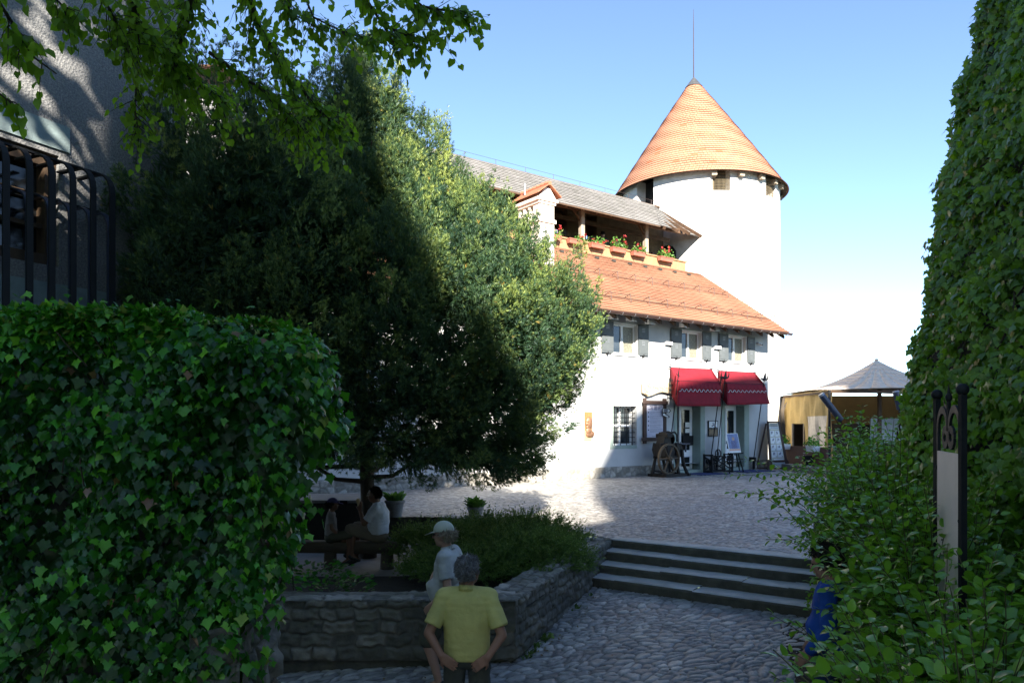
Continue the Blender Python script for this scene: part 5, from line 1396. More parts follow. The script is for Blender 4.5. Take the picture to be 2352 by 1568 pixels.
b = MB(); b.bar(sq(0, 1) + Vector((0, .7, 0)), sq(0, .05) + Vector((0, .08, 0)), .05, .06); b.bar(sq(1, 1) + Vector((0, .7, 0)), sq(1, .05) + Vector((0, .08, 0)), .05, .06); b.bar(sq(0, 1) + Vector((0, .1, .04)), sq(0, 1) + Vector((0, .65, .04)), .04); b.bar(sq(1, 1) + Vector((0, .1, .04)), sq(1, 1) + Vector((0, .65, .04)), .04)
b.prism([sq(-.12, 1), sq(.12, 1), sq(.12, .82), sq(-.05, .84)], (0, .08, 0)); b.prism([sq(.86, 1), sq(1.16, 1), sq(1.04, .82), sq(.9, .82)], (0, .08, 0))
hb(b, 'rear_frame', m_frame, sb)

# --- the old printing press
PD = -1.35
pc = hq(664, 1340, PD); pr = hthing('printing_press', 'old black treadle printing press with a big six-spoked flywheel', 'printing press', (pc.x, PD, 0))
wr = (hq(664, 1232, PD).z - hq(664, 1446, PD).z) / 2; wc = Vector((pc.x, PD, hq(664, 1339, PD).z))
b = MB(); n = 44
ring = []
for i in range(n):
    a = 2 * math.pi * i / n; d = Vector((math.cos(a), 0, math.sin(a)))
    ring.append([wc + d * r + Vector((0, y, 0)) for r, y in ((wr, -.045), (wr, .045), (wr - .06, .045), (wr - .06, -.045))])
for i in range(n):
    A1, B1 = ring[i], ring[(i + 1) % n]
    for k in range(4): b.quad(A1[k], B1[k], B1[(k + 1) % 4], A1[(k + 1) % 4])
fw = hb(b, 'flywheel', m_wheel, pr, smooth=40)
for k in range(6):
    a = R(60 * k + 2); d = Vector((math.cos(a), 0, math.sin(a))); m = MB(); m.tube([wc + d * .07, wc + d * (wr * .55), wc + d * (wr - .04)], [.042, .03, .036], 8); hb(m, 'spoke', m_wheel, fw, pr)
m = MB(); m.tube([wc + Vector((0, -.12, 0)), wc + Vector((0, .1, 0))], .09, 12); m.tube([wc + Vector((0, -.15, 0)), wc + Vector((0, .5, 0))], .03, 8); hb(m, 'axle', m_wheel, fw, pr)
fr = MB(); x0 = pc.x + .42
for yy in (PD + .22, PD + .85):
    for sgn in (-1, 1):
        xs = x0 + sgn * .1
        fr.tube([(x0 + sgn * .38, yy, .06), (x0 + sgn * .3, yy, .35), (x0 + sgn * .2, yy, .7), (x0 + sgn * .3, yy, 1.0), (x0 + sgn * .26, yy, 1.25)], [.075, .06, .055, .07, .05], 8)
    fr.bar((x0 - .5, yy, .05), (x0 + .9, yy, .05), .12, .1); fr.bar((x0 - .3, yy, .72), (x0 + .4, yy, .72), .06, .1)
    fr.tube([(x0 + .55, yy, 1.0), (x0 + .6, yy, .6), (x0 + .72, yy, .3), (x0 + .86, yy, .08)], [.07, .06, .06, .07], 8)
fr.bar((x0 - .42, PD + .1, .05), (x0 - .42, PD + 1.0, .05), .1, .1); fr.bar((x0 + .86, PD + .1, .05), (x0 + .86, PD + 1.0, .05), .1, .1)
hb(fr, 'frame', m_cast, pr, smooth=40)
bd_ = MB(); bd_.bx(x0 - .34, x0 + .58, PD + .24, PD + .82, .72, 1.22); bd_.prism([(x0 - .38, PD + .3, 1.2), (x0 + .1, PD + .3, 1.2), (x0 - .02, PD + .3, 1.66), (x0 - .2, PD + .3, 1.66)], (0, .4, 0))
bd_.bx(x0 - .26, x0 + .02, PD + .2, PD + .8, 1.45, 1.6); hb(bd_, 'press_body', m_cast, pr, bevel=.03)
m = MB(); m.lathe([(.001, 0), (.24, 0), (.26, .02), (.24, .04), (.001, .05)], (0, 0, 0), 26); Mx = Matrix.Rotation(R(70), 4, 'Y') ; m.v = [tuple(Mx @ Vector(v) + Vector((x0 + .1, PD + .45, 1.45))) for v in m.v]; hb(m, 'ink_disc', m_cast, pr, smooth=40)
m = MB(); m.tube([(x0 - .02, PD + .35, 1.62), (x0 + .3, PD + .35, 1.66), (x0 + .42, PD + .35, 1.55), (x0 + .43, PD + .35, 1.3)], .035, 8); m.tube([(x0 - .02, PD + .7, 1.64), (x0 + .3, PD + .7, 1.66), (x0 + .42, PD + .7, 1.55), (x0 + .43, PD + .7, 1.3)], .035, 8)
m.tube([(x0 - .4, PD + .3, 1.2), (x0 - .52, PD + .3, 1.24), (x0 - .55, PD + .3, 1.12)], .035, 8); hb(m, 'lever', m_cast, pr, smooth=40)
m = MB(); m.bx(x0 + .45, x0 + .95, PD + .15, PD + .6, 1.2, 1.23); m.bar((x0 + .85, PD + .3, .9), (x0 + .85, PD + .3, 1.2), .05); hb(m, 'feed_table', m_iron2, pr)
m = MB()
for i in range(28):
    a, a1 = 2 * math.pi * i / 28, 2 * math.pi * (i + 1) / 28
    m.bar((x0 + .72 + math.cos(a) * .29, PD + .62, .95 + math.sin(a) * .29), (x0 + .72 + math.cos(a1) * .29, PD + .62, .95 + math.sin(a1) * .29), .05, .05, (0, 1, 0))
for k in range(4): a = R(45 + 90 * k); m.bar((x0 + .72, PD + .62, .95), (x0 + .72 + math.cos(a) * .28, PD + .62, .95 + math.sin(a) * .28), .03)
hb(m, 'small_wheel', m_cast, pr)
m = MB(); m.bar((x0 - .1, PD + .35, .12), (x0 - .1, PD + .95, .2), .3, .03); m.bar((x0 - .1, PD + .5, .2), (x0 - .1, PD + .5, .9), .03); hb(m, 'treadle', m_cast, pr)

# --- iron frame of an old machine between the doors
a, c = hx(945, -.6), hx(1085, -.6)
im = hthing('iron_machine_frame', 'low black iron machine frame with a small wheel between the shop doors', 'machine frame', ((a + c) / 2, -.6, 0))
m = MB()
for x in (a, c):
    for y in (-.75, -.35): m.bx(x - .03, x + .03, y - .03, y + .03, 0, .76)
    m.bar((x, -.75, .05), (x, -.35, .72), .035); m.bar((x, -.75, .72), (x, -.35, .72), .05); m.bar((x, -.75, .05), (x, -.35, .05), .05)
for y in (-.75, -.35):
    m.bar((a, y, .08), (c, y, .08), .05); m.bar((a, y, .7), (c, y, .62), .05); m.bar((a, y, .1), (c, y, .62), .035); m.bar((a, y, .66), (c, y, .1), .035); m.bar(((a + c) / 2, y, .08), ((a + c) / 2, y, .66), .03)
hb(m, 'frame', m_iron, im)
m = MB(); cx_ = a + .3
pts = [(cx_ + math.cos(t) * .17, -.8, .78 + math.sin(t) * .17) for t in np.linspace(0, 2 * math.pi, 22)]; m.tube(pts, .022, 6, False)
for k in range(4): t_ = R(45 * k); m.tube([(cx_ - math.cos(t_) * .16, -.8, .78 - math.sin(t_) * .16), (cx_ + math.cos(t_) * .16, -.8, .78 + math.sin(t_) * .16)], .012, 5)
hb(m, 'wheel', m_iron, im)

# --- doormats
for lab, x0_, x1_ in (('dark blue doormat in front of the left shop door', 800, 1000), ('dark blue doormat in front of the right shop door', 1115, 1315)):
    D0, D1 = -1.35, -.25; s0_, s1_ = hx(x0_ + 20, -.8), hx(x1_ + 10, -.8)
    t = hthing('doormat', lab, 'doormat', ((s0_ + s1_) / 2, -.8, .004), 'doormats at the shop doors')
    o = hb(MB().bx(s0_, s1_, D0, D1, .0, .02), 'mat', m_mat, t, bevel=.006); hb(MB().bx(s0_ - .03, s1_ + .03, D0 - .03, D1 + .03, -.004, .008), 'rubber_edge', m_black, t)

# --- relief plaque on the white wall
rp = hthing('relief_plaque', 'narrow memorial plaque with a bronze head relief on the sunlit white wall', 'plaque', tuple(hq(105, 1210, -.02)))
hb(beam(81, 1012, 131, 1142, -.04, .04), 'wooden_panel', m_brass, rp); hb(beam(78, 1143, 128, 1211, -.035, .035), 'name_plate', m_tan, rp)
hd = hq(108, 1092, -.05); m = MB(); m.ball(hd, (.17, .09, .24)); m.ball(hd + Vector((-.12, -.02, -.02)), (.05, .05, .05)); m.ball(hd + Vector((-.02, 0, -.26)), (.13, .07, .16)); m.ball(hd + Vector((.06, .01, -.38)), (.22, .06, .14)); m.ball(hd + Vector((-.1, -.03, .06)), (.06, .05, .04)); m.ball(hd + Vector((.04, -.05, -.02)), (.035, .04, .06)); m.ball(hd + Vector((-.11, -.03, -.14)), (.05, .04, .03))
o_ = HB[rp.name]; m.v = [tuple(Vector(v) - o_) for v in m.v]; blob('head_relief', m, .012, m_bronze, rp, 2)
m = MB()
for k in range(4): pa_, pb_ = hq(86, 1156 + 11 * k, -.037), hq(120, 1158 + 11 * k, -.037); m.bx(pa_.x, pb_.x, -.0375, -.036, pb_.z - .012, pa_.z)
hb(m, 'engraved_text', M('engraving', (.25, .18, .09), .8, var=0, bump=0), rp)

# --- floodlights under the eaves and a camera
for k, (x, y) in enumerate(((278, 352), (404, 366), (536, 388), (772, 411), (987, 437))):
    lab = ['box floodlight under the eaves, above the left edge of the first upper window', 'box floodlight under the eaves, above the right edge of the first upper window', 'box floodlight under the eaves, on bare wall between the first two upper windows',
           'box floodlight under the eaves, above the middle upper window', 'box floodlight under the eaves, between the two windows nearest the corner'][k]
    p = hq(x, y, -.45); t = hthing('floodlight', lab, 'floodlight', tuple(p), 'floodlights under the eaves')
    m = MB(); m.prism([(p.x - .16, -.58, p.z - .1), (p.x - .16, -.3, p.z - .06), (p.x - .16, -.32, p.z + .1), (p.x - .16, -.5, p.z + .1)], (.32, 0, 0)); o = hb(m, 'housing', m_white, t, bevel=.012)
    hb(MB().bx(p.x - .14, p.x + .14, -.56, -.34, p.z - .105, p.z - .09), 'lens', m_glass, t); hb(MB().bar((p.x, -.4, p.z + .08), (p.x, -.02, p.z + .24), .04), 'bracket', m_metal, t)
p = hq(1300, 541, -.12); t = hthing('security_camera', 'small white security camera on the wall near the house corner', 'camera', tuple(p))
m = MB(); m.ball(p + Vector((0, -.03, -.02)), (.07, .07, .07)); m.bx(p.x - .12, p.x + .06, -.14, -.0, p.z, p.z + .07); hb(m, 'body', m_white, t, smooth=50); m = MB(); m.ball(p + Vector((.0, -.1, -.04)), .03); hb(m, 'lens', m_black, t, smooth=60)
for (x0_, y, lab) in ((632, 537, 'white alarm box left of the middle upper window'), (972, 566, 'white alarm box left of the upper window nearest the corner')):
    p = hq(x0_, y, 0); q = hq(x0_ + 42, y, 0); t = hthing('alarm_box', lab, 'alarm box', tuple(p), 'alarm boxes on the facade')
    hb(MB().bx(p.x, q.x, -.13, 0, p.z - .05, p.z + .07), 'housing', m_white, t, bevel=.01); hb(MB().bx(p.x + .03, q.x - .03, -.11, -.02, p.z - .06, p.z - .05), 'grille', m_metal, t)

# --- geranium boxes along the parapet
m_fol = leaf_mat('geranium_leaf', [(0, (.04, .1, .02)), (.5, (.08, .19, .03)), (1, (.16, .28, .05))], .5, .3, (.15, .35, .03), .4)
m_flw = leaf_mat('red_blossom', [(0, (.5, .03, .03)), (1, (.7, .1, .1))], .6, .2, (.6, .05, .05), .3)
m_box = M('terracotta_box', (.33, .12, .08), .75, var=.2, bump=.1)
z5 = lambda x: (1320 + .17007 * x) * .9408
boxes = [(186, 275, .7, 'geranium box on the gallery parapet, partly hidden by the chimney'), (392, 590, .35, 'geranium box on the gallery parapet with plants only at its right end'), (708, 900, .6, 'geranium box on the gallery parapet below the man in the hat'),
         (1015, 1205, 1.0, 'geranium box on the gallery parapet with the tallest red blossom'), (1313, 1490, .8, 'geranium box on the gallery parapet in front of the right-hand post'), (1697, 1885, .9, 'geranium box on the gallery parapet in front of the arched doorway')]
def flowerbox(t, s0_, s1_, y0, y1, zb, h, fill, col, seed, nflow=14):
    m = MB(); n = 2; w0, w1 = s0_ + .03, s1_ - .03
    # tapered open trough
    top = [(s0_, y0, zb + h), (s1_, y0, zb + h), (s1_, y1, zb + h), (s0_, y1, zb + h)]; bot = [(w0, y0 + .03, zb), (w1, y0 + .03, zb), (w1, y1 - .03, zb), (w0, y1 - .03, zb)]
    inn = [(s0_ + .02, y0 + .02, zb + h), (s1_ - .02, y0 + .02, zb + h), (s1_ - .02, y1 - .02, zb + h), (s0_ + .02, y1 - .02, zb + h)]; soil = [(x, y, zb + h - .03) for x, y, _ in inn]
    for i in range(4):
        j = (i + 1) % 4; m.quad(bot[i], bot[j], top[j], top[i]); m.quad(top[i], top[j], inn[j], inn[i]); m.quad(inn[i], inn[j], soil[j], soil[i])
    m.quad(*bot[::-1]); m.bx(s0_ - .012, s1_ + .012, y0 - .012, y0, zb + h - .045, zb + h); o = m
    g = np.random.default_rng(seed); k = int(230 * (s1_ - s0_) * max(fill, .45))
    a0 = s0_ if fill > .5 else s0_ + (s1_ - s0_) * .55
    pos = np.stack([g.uniform(a0, s1_ + .04, k), g.uniform(y0 - .05, y1, k), zb + h + np.abs(g.normal(size=k)) * .12 * (.5 + fill) - .02], -1)
    return m, pos, g
def fill_box(t, base, pos, g, nflow, tall):
    k = len(pos); d = unit(g.normal(size=(k, 3)) + np.array([0, -.3, .5]))
    leaves('foliage', T_HEART, pos - np.array(base), d, g.normal(size=(k, 3)) + np.array([0, -.5, 1]), g.uniform(.05, .1, k), m_fol, t, g.random(k))
    fp = []
    for i in range(nflow):
        c = pos[g.integers(k)] + np.array([0, -.03, .06 + tall * .1 * g.random()]); fp.append(c + g.normal(size=(22, 3)) * .03)
    fp = np.concatenate(fp); leaves('blossoms', T_OVATE, fp - np.array(base), rdir(len(fp)), rdir(len(fp)), g.uniform(.025, .045, len(fp)), m_flw, t, g.random(len(fp)))
for i, (x0_, x1_, fill, lab) in enumerate(boxes):
    y0, y1 = GD0 - .26, GD0 - .04; s0_, s1_ = hs(z5(x0_), GD0 - .15), hs(z5(x1_), GD0 - .15); zb = pz1 - .23
    base = ((s0_ + s1_) / 2, GD0 - .15, zb); t = hthing('flower_box', lab, 'flower box', base, 'geranium boxes on the gallery parapet')
    m, pos, g = flowerbox(t, s0_, s1_, y0, y1, zb, .2, fill, None, 60 + i)
    hb(m, 'box', m_box, t); fill_box(t, base, pos, g, [5, 3, 5, 6, 6, 7][i], [2, 1, 0, 2.2, 1, 1.5][i])
    bk = MB(); [bk.bar((s, GD0 - .02, zb + .02), (s, y0, zb - .03), .02) for s in (s0_ + .1, s1_ - .1)]; hb(bk, 'bracket', m_iron, t)

# --- plant pots at the top of the garden
for lab, px, pyb, pyr, r, seed in (('larger grey stone plant pot behind the seated man in the white shirt', 907, 1186, 1148, .2, 1), ('smaller grey stone plant pot standing alone above the junipers', 1092, 1192, 1163, .165, 2)):
    p = G(px, pyb); hgt = (pyb - pyr) / F * p.y; t = thing('plant_pot', lab, 'plant pot', tuple(p), 0, 'plant pots at the courtyard edge')
    MB().lathe([(.001, .0), (r * .68, 0), (r * .72, .04), (r * .95, hgt - .06), (r * 1.06, hgt - .05), (r * 1.06, hgt), (r * .93, hgt), (r * .9, hgt - .05), (.001, hgt - .05)], n=28).build('pot', m_pot, t, 40)
    g = np.random.default_rng(seed); n = 46; a = g.uniform(0, 6.28, n); rr_ = np.sqrt(g.random(n)) * r * .8
    pos = np.stack([np.cos(a) * rr_, np.sin(a) * rr_, hgt - .05 + .06 * g.random(n)], -1); tip = np.stack([np.cos(a) * .7 * rr_ / r, np.sin(a) * .7 * rr_ / r, 1 + 0 * a], -1) + g.normal(size=(n, 3)) * .2
    leaves('foliage', T_OVATE, pos, tip, np.stack([-np.cos(a), -np.sin(a), .4 + 0 * a], -1), g.uniform(.14, .26, n), m_fol, t, g.random(n))

# --- stone platform, slab steps and log bench in the sunken garden
pf = thing('stone_platform', 'dark stone platform with a pale flat top behind the people on the log bench', 'platform', (-3.2, 14.9, -.42))
b = MB(); b.bx(-1.6, .42, -.55, .75, 0, .82); b.build('base', m_dark, pf, bevel=.02)
b = MB(); b.bx(-1.65, .47, -.6, .8, .82, .88); b.build('top_slab', m_slab, pf, bevel=.015)
b = MB(); b.bx(-.12, .02, -.62, -.56, .8, .872); b.build('clip', m_black, pf)
for lab, (x0_, y0), (x1_, y1), dz, th in (('upper weathered stone slab step down into the sunken garden', (1010, 1186), (1140, 1196), .01, .12), ('lower weathered stone slab step down into the sunken garden', (990, 1208), (1065, 1216), -.14, .12)):
    a, c = G(x0_, y0, dz), G(x1_, y1, dz); t = thing('slab_step', lab, 'step', tuple((a + c) / 2), 0, 'slab steps into the sunken garden')
    u = (c - a); n_ = Vector((-u.y, u.x, 0)).normalized(); b = MB(); h_ = u / 2
    b.prism([-h_, h_, h_ + n_ * .4, -h_ + n_ * .42], (0, 0, -.07)); b.build('tread', m_slab, t, bevel=.012)
    b = MB(); b.prism([-h_ + n_ * .05 - Vector((0, 0, .07)), h_ + n_ * .05 - Vector((0, 0, .07)), h_ + n_ * .4 - Vector((0, 0, .07)), -h_ + n_ * .4 - Vector((0, 0, .07))], (0, 0, -.3)); b.build('support', m_dark, t)
BY = 12.0
lbn = thing('log_bench', 'rustic log bench on thick posts with a man and a child sitting on it', 'bench', (-2.45, BY, -.42))
b = MB(); xa, xb = -1.6, .62
b.tube([(xa, .12, .37), (xa + .7, .05, .385), (0, 0, .375), (xb, -.05, .38)], [.13, .135, .13, .12], 14); b.v = [(x, y, min(z, .45) if z > .3 else z) for x, y, z in b.v]; b.build('seat_log', m_log, lbn, 50)
for x in (-1.25, -.5, .42):
    MB().tube([(x, 0.02, -.05), (x, 0.02, .28)], [.115, .1], 12).build('post', m_log, lbn, 50)

# --- iron-framed sign among the shrubs
sg = thing('iron_framed_sign', 'black wrought iron sign frame with scrolls and a blank pinkish board among the shrubs', 'sign', (2.95, 5.0, -.8))
SGL, SGR = P(2152, 1100, 5.4), P(2211, 1100, 4.62); o_ = Vector((2.95, 5.0, -.8)); SGL.z = SGR.z = 0
ux = (SGR - SGL).normalized(); Lw = (SGR - SGL).length
def sgp(u, z): return SGL + ux * (u * Lw) + Vector((0, 0, z)) - o_
for u in (0, 1):
    m = MB(); m.bar(sgp(u, -.9), sgp(u, 2.1), .036, .036); po = m.build('post', m_iron, sg); m = MB(); m.ball(sgp(u, 2.125), .038); m.build('ball_finial', m_iron, po, 60)
def scroll(pts, w=.06):
    m = MB(); q = [sgp(u, z) for u, z in pts]
    for a, c in zip(q, q[1:]): m.bar(a, c + (c - a).normalized() * .006, .05, .016, ux.cross((c - a)))
    return m
def half(s):
    c = lambda u: .5 + s * (u - .5)
    pts = [(c(.06), 1.2)] + [(c(.06), z) for z in (1.4, 1.7, 1.84)] + [(c(.27 - .21 * math.cos(R(t))), 1.85 + .16 * math.sin(R(t))) for t in range(15, 181, 15)]
    pts += [(c(.485), 1.84)] + [(c(.39 + .09 * math.cos(R(t))), 1.82 - .055 * math.sin(R(t))) for t in range(0, 331, 22)]
    return pts
for s in (1, -1): scroll(half(s)).build('scroll', m_iron, sg)
m = MB(); m.bar(sgp(.5, 1.84), sgp(.5, 2.1), .02); m.ball(sgp(.5, 2.09), (.022, .022, .032)); m.tube([sgp(.5, 2.1), sgp(.5, 2.18)], [.014, .002], 6); m.bar(sgp(.42, 1.85), sgp(.58, 1.85), .025)
m.prism([sgp(.5, 1.95), sgp(.49, 2.06), sgp(.36, 2.04), sgp(.28, 2.09), sgp(.31, 2.02), sgp(.26, 1.98), sgp(.4, 1.99)], (.008, .01, 0)); m.build('crest', m_iron, sg)
m_pinkb = M('faded_pinkish_board', (.72, .6, .54), .6, var=.12, scale=2.5, bump=.05)
m = MB(); d_ = Vector((ux.y, -ux.x, 0)) * .012; m.prism([sgp(.1, .55), sgp(.93, .55), sgp(.93, 1.72), sgp(.1, 1.72)], d_); bo = m.build('board', m_pinkb, sg)
m = MB()
for k, (u0, z0, u1, z1) in enumerate(((.3, 1.4, .46, 1.6), (.36, 1.34, .44, 1.64), (.55, 1.46, .7, 1.53), (.42, 1.28, .46, 1.36))): m.prism([sgp(u0, z0), sgp(u1, z0), sgp(u1 - .03, z1), sgp(u0 + .02, z1)], d_ * 1.1)
m.v = [tuple(Vector(v) + (Vector((-ux.y, ux.x, 0)) * .002)) for v in m.v]; m.build('faded_print', M('faded_print_white', (.8, .74, .7), .6, var=.1, bump=0), bo)
for u, z in ((.06, 1.6), (.06, 1.1), (.95, 1.3)): m = MB(); m.ball(sgp(u, z), .02); m.build('rivet', m_iron, sg, 60)
# small menu board beyond the steps
p = P(1884, 1234, 9.6); t = thing('menu_board', 'small white and pink board in a thin dark frame half hidden by shrubs', 'sign board', (p.x, p.y, p.z - .25))
m = MB(); m.bx(-.06, .16, 0, .02, .28, .46); m.build('panel', m_whitep, t); MB().bx(.05, .16, -.004, -.001, .28, .46).build('pink_strip', m_pinkb, t)
m = MB(); m.bx(-.075, -.06, -.01, .03, 0, .48); m.bx(.16, .175, -.01, .03, 0, .48); m.bx(-.06, .16, -.01, .03, .46, .48); m.bx(-.06, .16, -.01, .03, .262, .28); m.build('frame', m_iron, t)

# ------------------------------------------------------------------ marquee cafe
m_canv = M('tent_canvas', (.68, .56, .45), .8, var=.08, scale=.6, bump=.05, trans=.03)
m_yel = M('yellow_canvas', (.6, .43, .17), .8, var=.15, scale=1.5, bump=.3, bscale=5, dist=.05, trans=.2)
m_och = M('ochre_canvas', (.3, .16, .05), .85, var=.2, scale=1.5, bump=.2, bscale=6, trans=.15)
m_clear = M('cloudy_plastic_window', (.42, .38, .33), .35, var=.25, scale=3, bump=.5, bscale=4, dist=.04, spec=.6)
m_bar = M('rust_brown_panel', (.13, .062, .045), .7, var=.25, scale=3, bump=.15)
mq = thing('marquee', 'white pointed marquee with yellow canvas walls beyond the courtyard', 'marquee', (17.9, 36.1, 0))
MC = Vector((17.9, 36.1, 0))
cn = [Vector((14.15, 33, 3.5)), Vector((21.15, 32.6, 3.5)), Vector((21.6, 39.6, 3.55)), Vector((14.56, 40, 3.58))]; pk = P(2013, 826, 36.1)
m = MB(); N_ = 10
for i in range(4):
    a, c = cn[i], cn[(i + 1) % 4]; G_ = []
    for r in range(N_ + 1):
        t_ = r / N_; row = []
        for k in range(9):
            u = k / 8; e = a.lerp(c, u); e = e + (Vector((MC.x, MC.y, e.z)) - e) * (.05 * 4 * u * (1 - u)) + Vector((0, 0, .1 * 4 * u * (1 - u)))
            q = e.lerp(pk, t_); q.z = e.z + (pk.z - e.z) * (t_ ** 2.3 * .72 + t_ * .28) ; row.append(q - MC)
        G_.append(row)
    for r in range(N_):
        for k in range(8): m.quad(G_[r][k], G_[r][k + 1], G_[r + 1][k + 1], G_[r + 1][k])
o = m.build('roof', m_canv, mq, 25); sld = o.modifiers.new('th', 'SOLIDIFY'); sld.thickness = .02
m = MB(); m.ball(pk - MC, (.1, .1, .06)); m.build('peak_cap', m_canv, mq, 60)
def seg(a, c, u): return a.lerp(c, u) - MC
# left wall with a doorway and a cloudy window
A_, B_ = cn[0], cn[3]; m = MB()
def wq(u, z): q = seg(A_, B_, u); return Vector((q.x + .12, q.y, z))
us = [0.02, .12, .42, .52, .75, .98]
def wrinkle(u, z): return Vector((.05 * math.sin(u * 23 + z * 2) + .02 * math.sin(u * 60), 0, 0))
def panel(mb, u0, u1, z0, z1, nu=10, nz=8):
    for i in range(nu):
        for j in range(nz):
            q = [(u0 + (u1 - u0) * (i + a) / nu, z0 + (z1 - z0) * (j + c) / nz) for a, c in ((0, 0), (1, 0), (1, 1), (0, 1))]
            mb.quad(*[wq(u, z) + wrinkle(u, z) for u, z in q])
panel(m, 0, .1, .2, 3.52); panel(m, .1, .47, 2.35, 3.52); panel(m, .1, .47, .2, .78); panel(m, .47, .53, .2, 3.52, 4); panel(m, .53, .78, 2.0, 3.52); panel(m, .78, 1, .2, 3.52)
m.build('side_wall', m_yel, mq, 50)
m = MB(); panel(m, .1, .47, .78, 2.35); m.v = [(x + .01, y, z) for x, y, z in m.v]; m.build('plastic_window', m_clear, mq, 50)
m = MB(); m.quad(wq(.53, .2) + Vector((.9, 0, 0)), wq(.78, .2) + Vector((.9, 0, 0)), wq(.78, 2.1) + Vector((.9, 0, 0)), wq(.53, 2.1) + Vector((.9, 0, 0))); m.build('dark_doorway', m_black, mq)
for u_, w_ in ((.53, .07), (.78, .09)): MB().bar(wq(u_, 0), wq(u_, 2.0), w_).build('door_post', m_ashwood, mq)
# back walls, inside
m = MB()
for a, c in ((cn[1], cn[2]), (cn[2], cn[3])):
    p, q = a - MC, c - MC; m.quad(Vector((p.x, p.y, 1.9)), Vector((q.x, q.y, 1.9)), Vector((q.x, q.y, 3.5)), Vector((p.x, p.y, 3.5))); 
m.build('back_wall', m_och, mq)
m = MB(); p, q = cn[3] - MC, cn[2] - MC; a, c = p.lerp(q, .02), p.lerp(q, .98); m.quad(Vector((a.x, a.y - .1, 0)), Vector((c.x, c.y - .1, 0)), Vector((c.x, c.y - .1, 1.95)), Vector((a.x, a.y - .1, 1.95))); m.build('dark_back', M('dark_brown_board', (.04, .028, .018), .9, var=.4, bump=.1), mq)
for i, cpos in enumerate(cn): m = MB(); q = cpos - MC; m.bar((q.x, q.y, 0), (q.x, q.y, 3.5), .09); m.build('post', m_iron, mq)
q = P(2020, 1000, 34.5) - MC; MB().bar((q.x, q.y, 0), (q.x, q.y, 3.6), .14).build('post', m_timber, mq)
m = MB(); p, q = cn[0] - MC, cn[1] - MC; m.bar((p.x, p.y + .1, 3.4), (q.x, q.y + .1, 3.4), .1); p, q = cn[0] - MC, cn[3] - MC; m.bar((p.x + .1, p.y, 3.4), (q.x + .1, q.y, 3.44), .1); m.build('beam', m_timber, mq)
wb = thing('whiteboard', 'large pale whiteboard standing under the marquee', 'board', tuple(P(2055, 1000, 36.5)[:2]) + (0,))
m = MB(); m.bx(-1.2, 1.3, 0, .05, .9, 2.25); m.build('panel', M('pale_blue_board', (.5, .56, .62), .6, var=.06, bump=0), wb); m = MB(); m.bx(-1.2, -1.12, 0, .05, 0, .9); m.bx(1.2, 1.28, 0, .05, 0, .9); m.build('legs', m_iron, wb)
ct = thing('cafe_counter', 'dark wooden cafe counter under the marquee', 'counter', tuple(P(1985, 1000, 36.2)[:2]) + (0,))
m = MB(); m.bx(-1.7, 2.6, 0, .6, 0, 1.0); m.build('base', m_frame, ct); m = MB(); m.bx(-1.8, 2.7, -.1, .7, 1.0, 1.06); m.build('worktop', m_timber, ct)
m = MB(); m.bx(-1.6, .3, .9, 1.0, 1.2, 2.0); m.build('back_shelf', m_timber, ct)
# slanted spotlights at the tent corners
for lab, (x0_, y0), (x1_, y1), Y in (('black tubular spotlight slanting at the front corner of the marquee', (1888, 908), (1932, 965), 32.4), ('blue-grey tubular spotlight at the right of the marquee, beside the creeper', (2058, 900), (2068, 940), 31.0)):
    a, c = P(x0_, y0, Y), P(x1_, y1, Y); t = thing('spotlight', lab, 'spotlight', tuple(a), 0, 'tubular spotlights on the marquee')
    MB().tube([Vector(), (c - a) * .98, c - a], [.14, .14, .12], 14).build('tube', m_iron2, t, 40); MB().tube([-(c - a) * .06, Vector((0, 0, 0))], [.12, .145], 14).build('cap', m_metal, t, 40)
    MB().bar(c - a, Vector((c.x - a.x + .25, .6, c.z - a.z - .1)), .06).build('arm', m_iron, t)
# brown barrier with lettering
BAa, BAb = P(1806, 1058, 34.2), P(1902, 1062, 29.6); BAa.z = BAb.z = 0
br = thing('shop_barrier', 'rust-brown barrier panel lettered SHOP in front of the marquee', 'barrier', tuple((BAa + BAb) / 2)); bu = (BAb - BAa).normalized(); bn = Vector((bu.y, -bu.x, 0)); bl_ = (BAb - BAa).length
def bq(u, z, k=0.0): return bu * ((u - .5) * bl_) + Vector((0, 0, z)) + bn * k
if bn.x > 0: bn = -bn
m = MB(); m.prism([bq(0, .1), bq(1, .1), bq(1, 1.02), bq(0, .98)], bn * .05); m.build('panel', m_bar, br)
m = MB(); [m.bar(bq(u, 0, -.05), bq(u, .95, -.05), .06) for u in (.05, .5, .95)]; m.bar(bq(.05, .05, -.3), bq(.05, .05, .3), .08); m.bar(bq(.5, .05, -.3), bq(.5, .05, .3), .08); m.build('feet', m_iron, br)
TM = Matrix.Translation(bq(.52, .56, .056)) @ Matrix((( bu.x, 0, bn.x, 0), (bu.y, 0, bn.y, 0), (0, 1, 0, 0), (0, 0, 0, 1)))
text('lettering', 'SHOP', .2, m_whitep, br, TM)
m = MB()
for k in range(8): u = .47 + .0155 * k; m.prism([bq(u, .70, .052), bq(u + .008, .70, .052), bq(u + .008, .735 - .01 * (k % 2), .052), bq(u, .735, .052)], bn * .003)
m.build('small_lettering', m_whitep, br)
m = MB(); m.prism([bq(.48, .36, .052), bq(.56, .35, .052), bq(.56, .365, .052), bq(.48, .375, .052)], bn * .003); m.prism([bq(.545, .33, .052), bq(.575, .355, .052), bq(.545, .385, .052)], bn * .004); m.build('arrow', M('golden_print', (.5, .33, .06), .6, var=0, bump=0), br)
